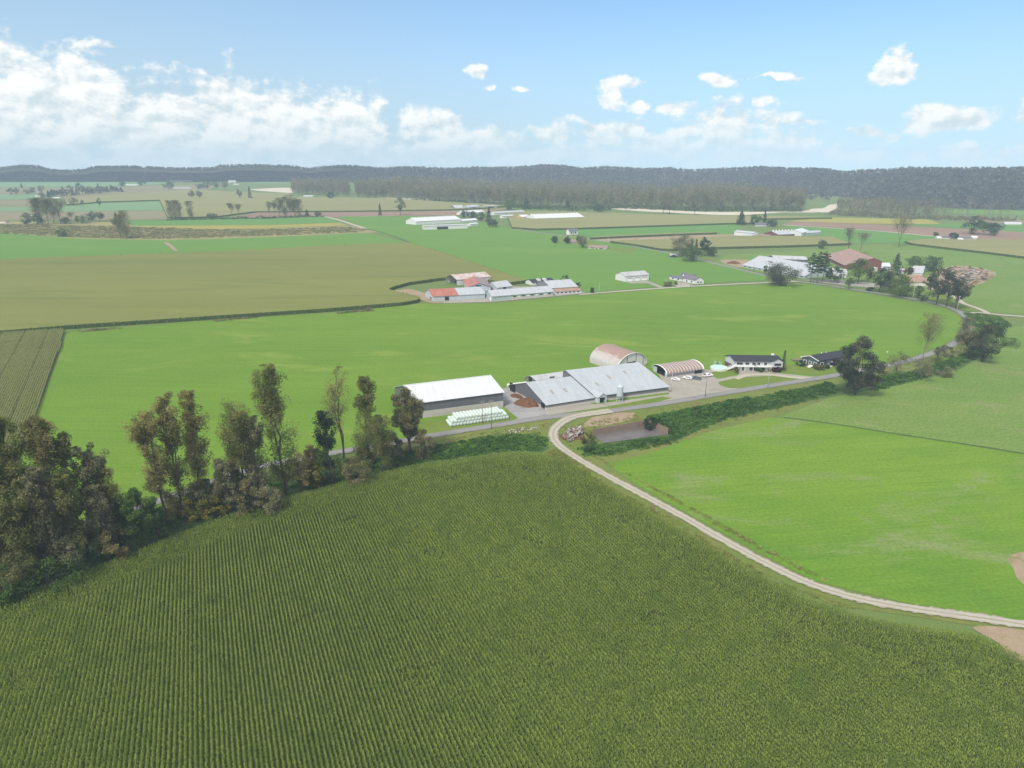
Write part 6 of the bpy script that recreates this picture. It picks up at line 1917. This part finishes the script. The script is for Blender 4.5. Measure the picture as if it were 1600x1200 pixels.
# ================================================================== BALES
def bale_mesh(r=.62, L=1.25, n=16):
    m = MB()
    prof = [(0, r * .90), (.06, r * .975), (.14, r), (L - .14, r), (L - .06, r * .975), (L, r * .90)]
    v = []
    for y, q in prof:
        for k in range(n):
            a = 2 * math.pi * k / n
            # the wrapped sides are pressed a little square by the stack
            c, s_ = math.cos(a), math.sin(a)
            sq = 1 / max(abs(c), abs(s_)) ** .5
            v.append((q * c * min(sq, 1.13), y, r + q * s_ * min(sq, 1.13)))
    f = []
    for i in range(len(prof) - 1):
        for k in range(n):
            f.append((i * n + k, i * n + (k + 1) % n, (i + 1) * n + (k + 1) % n, (i + 1) * n + k)[::-1])
    f.append(tuple(range(n))); f.append(tuple((len(prof) - 1) * n + k for k in range(n - 1, -1, -1)))
    m.add(v, f)
    return m
wrap = plain('m_bale_wrap', (.52, .60, .545), .4, .16, 2.0)
wrap2 = plain('m_bale_wrap_white', (.62, .62, .60), .35, .1, 2.0)
bm0 = bale_mesh().mesh('bale')
bm0.materials.append(wrap)
bm0.polygons.foreach_set('use_smooth', [True] * len(bm0.polygons))
P0, P1 = px(705.5, 667.5), px(793, 655)
ux = (P1 - P0) / np.linalg.norm(P1 - P0)
dp = (px(693.5, 660) - P0); dp /= np.linalg.norm(dp)
nn = np.array([-ux[1], ux[0], 0])
dp = nn * .96 + dp * .35; dp /= np.linalg.norm(dp)
NB_ = 18
sp = float(np.linalg.norm(P1 - P0)) / (NB_ - 1)
sc_ = sp / 1.27
rb = random.Random(5)
def put_bale(i, j, lay, off):
    p = P0 + ux * sp * (i + off) + nn * (1.3 * sc_ * j + .12 * lay) + np.array([0, 0, lay * 1.1 * sc_ + .12])
    o = bpy.data.objects.new('bale', bm0)
    COL.objects.link(o)
    o.location = p
    o.rotation_euler = (0, 0, math.atan2(ux[1], ux[0]) + rb.uniform(-.04, .04))
    o.scale = (sc_, sc_, sc_)
    if j == 0:
        lab = ['pale wrapped bale in the front bottom row of the long stack', 'pale wrapped bale in the front middle row of the long stack', 'pale wrapped bale in the front top row of the long stack'][lay]
    elif lay == 2:
        lab = 'pale wrapped bale on top of the long stack behind its front row'
    else:
        lab = 'pale wrapped bale at the stepped ends of the long stack behind its front row'
    tag(o, lab, 'bale', 'wrapped bales stacked beside the hay barn')
for lay, (i0, i1, off) in enumerate(((0, 18, 0), (0, 17, .5), (2, 16, 1.0 - 1))):
    for j in range(4):
        for i in range(i0, i1):
            if j > 0 and lay < 2 and not (i < 3 or i > 14):
                continue            # buried in the stack: the photo shows nothing of these
            put_bale(i, j, lay, off + rb.uniform(-.03, .03))
bm1 = bale_mesh(.85, 1.3).mesh('bale')
bm1.materials.append(wrap2)
bm1.polygons.foreach_set('use_smooth', [True] * len(bm1.polygons))
for k, (x, y) in enumerate(((796.5, 605.2), (801, 604.6), (805.5, 604.2), (810, 603.6), (814.5, 603), (819, 602.4), (823, 602))):
    o = bpy.data.objects.new('bale', bm1); COL.objects.link(o)
    o.location = px(x, y) + np.array([0, 0, .15]); o.rotation_euler = (0, 0, 1.2 + .1 * (k % 3))
    tag(o, 'white round bale in the short row behind the manure yard', 'bale', 'white bales behind the manure yard')

# ================================================================== HEAPS AND PIT
def heap(name, label, cat, x, y, rx, ry, h, mat, seed, rot=0.0, n=26):
    rng = np.random.default_rng(seed)
    c = px(x, y)
    V, F = [], []
    rings = 9
    for i in range(rings + 1):
        t = i / rings
        for k in range(n):
            a = 2 * math.pi * k / n
            w = 1 + .13 * math.sin(2 * a + seed) + .08 * math.sin(5 * a + seed * 2)
            z = h * (math.cos(t * math.pi / 2) ** 1.3) * (1 + .1 * math.sin(3 * a + t * 5)) + rng.normal(0, .06 * h) * (t < .98) * .8
            V.append((rx * t * w * math.cos(a), ry * t * w * math.sin(a), z if i < rings else -.05))
    for i in range(rings):
        for k in range(n):
            F.append((i * n + k, i * n + (k + 1) % n, (i + 1) * n + (k + 1) % n, (i + 1) * n + k)[::-1])
    me = bpy.data.meshes.new(name)
    me.from_pydata(V, [], F)
    o = link(name, me, mat, None, False)
    o.location = c; o.rotation_euler = (0, 0, rot)
    return tag(o, label, cat)
m_man = groundmat('m_manure', (.115, .055, .030), (.17, .085, .045), (.075, .038, .022), big=.2, mid=.7, fine=2.2, fine_amt=.5, bmp=.6)
heap('manure_heap', 'reddish brown manure heap on the wet concrete beside the low barn', 'manure heap', 823, 631, 5.6, 6.6, 2.7, m_man, 3, .5)
heap('manure_heap', 'flat spread of dark manure behind the taller heap', 'manure heap', 809, 619, 4.6, 4.0, .7, m_man, 4)
heap('manure_heap', 'brown manure heap at the left end of the long pale barn by the road', 'manure heap', 1146, 411.5, 9, 7, 2.4, m_man, 5)

def junk(name, label, cat, poly, n, smin, smax, cols, seed, hmax=1.0, grp=None, parts=True):
    """a heap of planks, sheets and lumps: one pile"""
    rng = np.random.default_rng(seed)
    P = pxs(poly)
    lo, hi = P[:, :2].min(0), P[:, :2].max(0)
    c = P.mean(0)
    ms = [plain('m_scrap_%s_%d' % (name, i), q, .8, .25) for i, q in enumerate(cols)]
    m = MB()
    k = 0
    while k < n:
        p = rng.uniform(lo, hi)
        if not inside(P, p[None])[0]: continue
        k += 1
        d = np.hypot(*(p - c[:2])) / (np.hypot(*(hi - lo)) * .5)
        z = hmax * max(0, 1 - d) * rng.uniform(.2, 1)
        a, tl = rng.uniform(0, 3.14), rng.uniform(-.5, .5)
        L = rng.uniform(smin, smax)
        e = np.array([math.cos(a) * math.cos(tl), math.sin(a) * math.cos(tl), math.sin(tl)]) * L / 2
        q = np.array([p[0] - c[0], p[1] - c[1], z + abs(e[2]) + .1])
        m.bar(q - e, q + e, L * rng.uniform(.12, .6), L * rng.uniform(.06, .3), int(rng.integers(0, len(cols))))
    o = m.build(name, ms)
    o.location = (c[0], c[1], 0)
    return tag(o, label, cat, grp, 'stuff')
heap('soil_heap', 'low brown soil mound under the demolition debris beside the track', 'soil heap', 893, 681, 5.5, 5.5, 1.1, m_man, 6)
junk('debris_heap', 'heap of broken boards and pale rubble beside the gravel track', 'debris', [(881, 682), (893, 671), (908, 668), (913, 676), (902, 684), (890, 691), (882, 690)], 190, .5, 2.2, [(.24, .20, .17), (.34, .31, .29), (.15, .10, .08), (.42, .42, .41), (.20, .14, .09), (.07, .065, .065)], 7, 2.0)
junk('debris_heap', 'thin scatter of pale rubble along the verge above the brambles', 'debris', [(785, 675), (800, 671), (845, 666), (848, 669), (820, 676), (790, 679)], 110, .3, .9, [(.40, .37, .35), (.28, .24, .21), (.22, .13, .09), (.55, .53, .52)], 8, .4)
junk('scrap_yard', 'wide yard of scrap metal, rusty machines and white sheets behind the dusky trees', 'scrap', [(1445, 432), (1490, 418), (1530, 420), (1558, 428), (1540, 440), (1508, 448), (1500, 455), (1480, 445)], 240, .8, 4.5, [(.42, .42, .41), (.15, .09, .06), (.10, .105, .10), (.24, .165, .11), (.18, .19, .19), (.27, .14, .08), (.07, .09, .06)], 9, 2.2)
thicket('scrap_weeds', 'ochre weeds growing round the scrap yard', 'weeds', pxs([(1470, 448), (1540, 432), (1556, 430), (1530, 446), (1505, 458), (1485, 462)]), 3.0, .9, LM['yellow'], seed=65, per=10, size=.9)

# slurry pit: concrete walls on the far and right sides, a grey crust inside
A, Bc, Cc, D_ = px(926, 681), px(1012, 665.5), px(1043, 679.5), px(943, 693)
pit = empty('slurry_pit', tuple(A))
tag(pit, 'rectangular slurry pit with old concrete walls and a grey crust', 'slurry pit')
m = MB()
zt, zb = 2.9, .02
def wallseg(p, q, th=.3):
    d = (q - p)[:2]; d /= np.linalg.norm(d); nr = np.array([-d[1], d[0]])
    poly = [p[:2] - A[:2], q[:2] - A[:2], q[:2] + nr * th - A[:2], p[:2] + nr * th - A[:2]]
    m.poly_slab(poly, zb, zt)
m = MB(); wallseg(A, Bc); m.build('back_wall', B['concrete_old'], pit)
m = MB(); wallseg(Cc + np.array([0, 0, 0]), Bc, -.3); m.build('side_wall', B['concrete_old'], pit)
crust = groundmat('m_slurry', (.105, .095, .090), (.145, .132, .125), (.070, .060, .055), big=.09, mid=.4, fine=1.5, fine_amt=.15, bmp=.1, stretch=2)
crust.node_tree.nodes['Principled BSDF'].inputs['Roughness'].default_value = .35
crust.node_tree.nodes['Principled BSDF'].inputs['Specular IOR Level'].default_value = .5
m = MB(); m.add([tuple(p - A + np.array([0, 0, .22])) for p in (D_, Cc, Bc, A)], [(0, 1, 2, 3)]); m.build('crust', crust, pit)

# ================================================================== SILO, POLES, POOL
s0 = px(968, 627.5)
hs = height(968, 627.5, 600.5)
k = hs / 8.4
silo = empty('feed_silo', tuple(s0))
tag(silo, 'tall galvanised feed silo on legs in front of the largest barn roof', 'silo')
m = MB(); m.tube([(0, 0, 3.0 * k), (0, 0, 7.4 * k)], 1.45 * k, 20); m.build('tank', B['galv'], silo, False)
m = MB(); m.tube([(0, 0, 7.4 * k), (0, 0, 8.3 * k), (0, 0, 8.4 * k)], [1.5 * k, .35 * k, .3 * k], 20); m.build('roof_cone', B['galv'], silo)
m = MB(); m.tube([(0, 0, 1.2 * k), (0, 0, 3.0 * k)], [.25 * k, 1.45 * k], 20); m.build('hopper', B['galv'], silo)
for a in range(6):
    q = a * math.pi / 3 + .3
    c, s_ = math.cos(q) * 1.5 * k, math.sin(q) * 1.5 * k
    m = MB(); m.bar((c, s_, 0), (c, s_, 4.4 * k), .16, .16); m.build('leg', B['galv'], silo)
m = MB()
for a in range(6):
    q, r2 = a * math.pi / 3 + .3, (a + 1) * math.pi / 3 + .3
    m.bar((math.cos(q) * 1.5 * k, math.sin(q) * 1.5 * k, .9), (math.cos(r2) * 1.5 * k, math.sin(r2) * 1.5 * k, .9), .08, .08)
m.build('brace', B['galv'], silo)

pole_wood = plain('m_pole', (.23, .20, .17), .9, .25, 1)
pole_pale = plain('m_pole_pale', (.42, .41, .39), .8, .2, 1)
def pole(label, x, yb, yt, cross=True, pale=False, lamp=False, wf=1.0):
    h = height(x, yb, yt)
    r = empty('utility_pole', tuple(px(x, yb)), .35)
    tag(r, label, 'pole', 'utility poles along the roads')
    mt = pole_pale if pale else pole_wood
    m = MB(); m.tube([(0, 0, -.3), (0, 0, h * .5), (0, 0, h)], [.17 * wf, .15 * wf, .11 * wf], 8); m.build('pole', mt, r, True)
    if cross:
        m = MB(); m.box(-1.1, 1.1, -.08, .08, h - .75, h - .6); c = m.build('crossarm', mt, r)
        for q in (-1.0, -.45, .45, 1.0):
            m = MB(); m.tube([(q, 0, h - .6), (q, 0, h - .4)], .05, 6); m.build('insulator', B['trim'], c)
    if lamp:
        m = MB(); m.bar((0, 0, h - .3), (0, -1.6, h), .07, .07); a = m.build('lamp_arm', mt, r)
        m = MB(); m.box(-.12, .12, -2.1, -1.55, h - .06, h + .08); m.build('lamp_head', B['trim'], a)
pole('wooden pole standing before the stacked bales at the roadside', 767.8, 670, 624.5)
pole('wooden pole rising from the grass behind the stacked bales', 754, 662, 626)
pole('pale pole at the right corner of the largest barn roof', 1048.5, 612, 584.5, cross=False, pale=True)
pole('dark pole at the roadside in front of the gravel yard', 1101.7, 621, 588)
pole('thin pole on the lawn edge in front of the balcony house', 1199.5, 606, 574.5, pale=True, wf=.8)
pole('thin pale pole in the pasture left of the white garage', 936, 459.5, 441, cross=False, pale=True, wf=.9)
pole('thin pale pole at the shrubs of the small white house', 1040, 446, 434, cross=False, pale=True, wf=.9)
pole('wooden pole at the lane in front of the small white house', 1079, 449, 435, wf=.9)
pole('thin pole at the roadside before the low round dark tree', 1313, 452, 425, pale=True)
pole('pale pole before the bright green tree', 1425, 472, 448, pale=True)
pole('wooden pole at the junction of the lanes before the dusky trees', 1495, 486, 462, pale=True)
pole('short pole by the narrow corn strip far behind', 950, 381, 370, cross=False, pale=True, wf=1.3)
pole('short lamp pole before the dark roadside tree clump', 1059, 403, 391, cross=False, pale=True, wf=1.3)
pole('thin pole on the long pale barn roof left part', 1177, 424, 409, cross=False, wf=1.1)
pole('thin pole in front of the long pale barn right part', 1243.5, 439, 416, cross=False, wf=1.1)

# round pool with its slide deck
c0 = px(1123, 577)
w = 13.0 / ppm(1123, 577)
pool = empty('pool', tuple(c0))
tag(pool, 'round white above ground pool with a pale green cover', 'pool')
m = MB()
n = 28
ring = [(w * math.cos(2 * math.pi * k / n), w * math.sin(2 * math.pi * k / n)) for k in range(n)]
inn = [(a * .96, b_ * .96) for a, b_ in ring]
v = [(a, b_, 0) for a, b_ in ring] + [(a, b_, 1.35) for a, b_ in ring] + [(a, b_, 1.35) for a, b_ in inn] + [(a, b_, 1.0) for a, b_ in inn]
f = []
for q in range(3):
    for k in range(n):
        f.append((q * n + k, q * n + (k + 1) % n, (q + 1) * n + (k + 1) % n, (q + 1) * n + k))
m.add(v, f); m.build('wall', B['wall_white'], pool)
m = MB(); m.add([(a * .999, b_ * .999, 1.12) for a, b_ in inn], [tuple(range(n))]); m.build('cover', plain('m_cover', (.42, .66, .52), .5, .15), pool)
m = MB()
for k in range(14):
    a, b_ = ring[2 * k]; m.box(a * 1.005 - .06, a * 1.005 + .06, b_ * 1.005 - .06, b_ * 1.005 + .06, 0, 1.4)
m.build('upright', B['trim'], pool)
teal = plain('m_teal', (.09, .36, .33), .5, .15)
t0 = px(1121, 571.5)
tr = empty('trampoline', tuple(t0)); tag(tr, 'teal netted trampoline behind the round pool', 'trampoline')
n = 16
m = MB(); ro = [(2.0 * math.cos(2 * math.pi * k / n), 2.0 * math.sin(2 * math.pi * k / n)) for k in range(n)]
v = [(a, b_, .8) for a, b_ in ro] + [(a * .8, b_ * .8, .8) for a, b_ in ro] + [(a, b_, .9) for a, b_ in ro] + [(a * .8, b_ * .8, .9) for a, b_ in ro]
f = [(2 * n + k, 2 * n + (k + 1) % n, 3 * n + (k + 1) % n, 3 * n + k) for k in range(n)] + [(k, (k + 1) % n, 2 * n + (k + 1) % n, 2 * n + k) for k in range(n)]
m.add(v, f); m.build('pad', teal, tr)
m = MB(); m.add([(a * .8, b_ * .8, .85) for a, b_ in ro], [tuple(range(n))]); m.build('mat', B['black_and_shade'], tr)
for k in range(6):
    a, b_ = ro[int(k * n / 6)]
    m = MB(); m.tube([(a, b_, 0), (a, b_, 2.7)], .06, 6); m.build('post', B['trim'], tr)
m = MB()
for k in range(n):
    a, b_ = ro[k]; c_, d_ = ro[(k + 1) % n]
    m.bar((a, b_, 2.7), (c_, d_, 2.7), .09, .09)
m.build('top_ring', teal, tr)

# timber play deck behind the bungalow corner
dk = empty('deck', tuple(px(1244.5, 563.5))); tag(dk, 'small brown timber deck on the lawn left of the bungalow', 'deck')
m = MB(); m.box(-2.6, 2.6, -1.6, 1.6, .5, .62); m.build('floor', B['timber'], dk)
m = MB(); m.box(-2.6, 2.6, -1.6, -1.5, 1.2, 1.3).box(-2.6, 2.6, 1.5, 1.6, 1.2, 1.3).box(-2.6, -2.5, -1.5, 1.5, 1.2, 1.3).box(2.5, 2.6, -1.5, 1.5, 1.2, 1.3)
for a in range(9): m.box(-2.55 + a * .62, -2.47 + a * .62, -1.58, -1.52, .62, 1.2)
m.build('railing', B['timber'], dk)
for a, b_ in ((-2.4, -1.4), (2.4, -1.4), (-2.4, 1.4), (2.4, 1.4)):
    m = MB(); m.box(a - .08, a + .08, b_ - .08, b_ + .08, 0, .5); m.build('leg', B['timber'], dk)

# ================================================================== VEHICLES
tyre = plain('m_tyre', (.015, .015, .016), .8, .2)
chrome = plain('m_rim', (.45, .46, .48), .35, .1, metal=.6)
lampm = plain('m_headlight', (.75, .76, .74), .2, .05)
redl = plain('m_taillight', (.35, .02, .02), .3, .05)
def vehicle(label, x, y, ang, col, kind, S=1.0, cat='car', name='parked_car'):
    paint = plain('m_paint_%s_%d' % (kind, int(x)), col, .3, .04)
    r = empty(name, tuple(px(x, y) + np.array([0, 0, .1])), ang)
    tag(r, label, cat, 'vehicles parked in the gravel yard')
    r.scale = (S, S, S)
    L = {'sedan': 4.6, 'suv': 4.7, 'pickup': 5.6}[kind]
    W = 1.85
    hw = W / 2
    # side outlines (x forward, z up)
    if kind == 'sedan':
        body = [(-2.3, .35), (2.2, .35), (2.3, .6), (2.15, .82), (1.15, .95), (.45, 1.42), (-.85, 1.45), (-1.65, 1.02), (-2.25, .98), (-2.33, .6)]
        glass = [(1.05, .98), (.42, 1.38), (-.82, 1.40), (-1.5, 1.04)]
    elif kind == 'suv':
        body = [(-2.3, .4), (2.25, .4), (2.35, .7), (2.2, .98), (1.2, 1.08), (.55, 1.66), (-1.75, 1.72), (-2.2, 1.2), (-2.35, .8)]
        glass = [(1.1, 1.12), (.52, 1.60), (-1.7, 1.64), (-2.0, 1.16)]
    else:
        body = [(-2.8, .5), (2.7, .5), (2.8, .8), (2.68, 1.08), (1.45, 1.18), (.85, 1.78), (-.55, 1.80), (-.75, 1.2), (-2.78, 1.2), (-2.82, .8)]
        glass = [(1.35, 1.2), (.82, 1.72), (-.5, 1.74), (-.62, 1.2)]
    m = MB()
    n = len(body)
    v = []
    for yy, t in ((-hw, 0), (hw, 0)):
        for (a, b_) in body:
            inset = .18 * max(0, (b_ - 1.0)) / .7
            v.append((a, yy * (1 - inset), b_))
    f = [tuple(range(n - 1, -1, -1)), tuple(range(n, 2 * n))] + [(i, (i + 1) % n, n + (i + 1) % n, n + i) for i in range(n)]
    m.add(v, f)
    bo = m.build('body', paint, r)
    m = MB()
    g = len(glass)
    for sgn in (-1, 1):
        v = []
        for (a, b_) in glass:
            inset = .18 * max(0, (b_ - 1.0)) / .7
            v.append((a * .96, sgn * (hw * (1 - inset) + .012), b_ - .02))
        m.add(v, [tuple(range(g)) if sgn < 0 else tuple(range(g - 1, -1, -1))])
    m.build('side_window', B['glass'], r)
    (a0, b0), (a1, b1), (a2, b2), (a3, b3) = glass
    m = MB(); m.add([(a0 + .08, -hw * .82, b0), (a0 + .08, hw * .82, b0), (a1 + .06, hw * .74, b1 - .02), (a1 + .06, -hw * .74, b1 - .02)], [(0, 1, 2, 3)]); m.build('windscreen', B['glass'], r)
    m = MB(); m.add([(a3 - .10, -hw * .8, b3), (a3 - .10, hw * .8, b3), (a2 - .06, hw * .72, b2 - .02), (a2 - .06, -hw * .72, b2 - .02)], [(3, 2, 1, 0)]); m.build('rear_window', B['glass'], r)
    if kind == 'pickup':
        m = MB(); m.box(-2.66, -.85, -hw + .13, hw - .13, 1.205, 1.215); m.build('cargo_bed', B['black_and_shade'], r)
    wr = .34 if kind == 'sedan' else .39
    for a in (L * .31, -L * .30):
        for sgn in (-1, 1):
            m = MB(); m.tube([(a, sgn * (hw - .2), wr), (a, sgn * (hw + .02), wr)], wr, 14); wo = m.build('wheel', tyre, r)
            m = MB(); m.tube([(a, sgn * (hw + .015), wr), (a, sgn * (hw + .03), wr)], wr * .6, 10); m.build('rim', chrome, wo)
    for sgn in (-1, 1):
        m = MB(); xx = body[3][0]; m.box(xx - .1, xx + .12, sgn * hw * .72 - .2, sgn * hw * .72 + .2, .72, .86); m.build('headlight', lampm, r)
        m = MB(); xx = body[-2][0]; m.box(xx - .06, xx + .1, sgn * hw * .78 - .15, sgn * hw * .78 + .15, .82, .98); m.build('taillight', redl, r)
    return r
vehicle('white sedan parked left of the others in front of the striped shed', 1055.5, 594.5, R(152), (.78, .78, .78), 'sedan')
vehicle('white estate car parked beside the grey pickup', 1074, 592.5, R(150), (.76, .76, .77), 'suv')
vehicle('slate grey pickup truck parked beside the white estate car', 1087, 592.8, R(148), (.115, .14, .175), 'pickup', cat='pickup truck', name='pickup_truck')
vehicle('white pickup truck parked alone at the right end of the yard', 1105.5, 588.5, R(18), (.78, .78, .78), 'pickup', cat='pickup truck', name='pickup_truck')
vehicle('dark car parked under the roadside tree clump far behind', 1052, 402, R(165), (.02, .022, .035), 'sedan', S=1.8)
for k, (x, y, lb) in enumerate(((1381, 582, 'small white post box standing alone in the pasture by the bend'),)):
    r = empty('sign_post', tuple(px(x + 5, 553))); tag(r, 'small white marker standing alone in the pasture near the bend', 'marker')
    m = MB(); m.tube([(0, 0, 0), (0, 0, 1.4)], .06, 6); m.build('post', pole_pale, r)
    m = MB(); m.box(-.35, .35, -.05, .05, .9, 1.6); m.build('board', B['trim'], r)

thicket('bank_weeds', 'overgrown grass along the top edge of the slurry pit wall', 'weeds', pxs([(905, 676), (960, 665), (1012, 655), (1016, 661), (960, 672), (920, 680)]), 1.1, 2.9, LM['weed'], seed=66, per=16, size=.5, rad=1.0, flat=.3)

thicket('belt_scrub', 'brown and green roadside scrub behind the poplar belt', 'bushes', pxs([(-120, 935), (0, 885), (120, 838), (230, 803), (310, 776), (400, 745), (500, 722), (600, 706), (650, 700), (650, 708), (600, 716), (500, 735), (400, 760), (310, 792), (230, 820), (120, 858), (0, 905), (-120, 955)]), 2.0, 4.6, LM['poplar'], seed=67, per=30, size=.6, rad=1.7)
thicket('bank_weeds', 'bright green grass strip between the belt and the corn', 'weeds', pxs([(0, 921), (100, 889), (262, 827), (350, 793), (480, 758), (600, 727), (602, 735), (480, 768), (350, 803), (262, 838), (100, 900), (0, 933)]), 1.6, .9, LM['bramble'], seed=68, per=10, size=.45, rad=1.0)
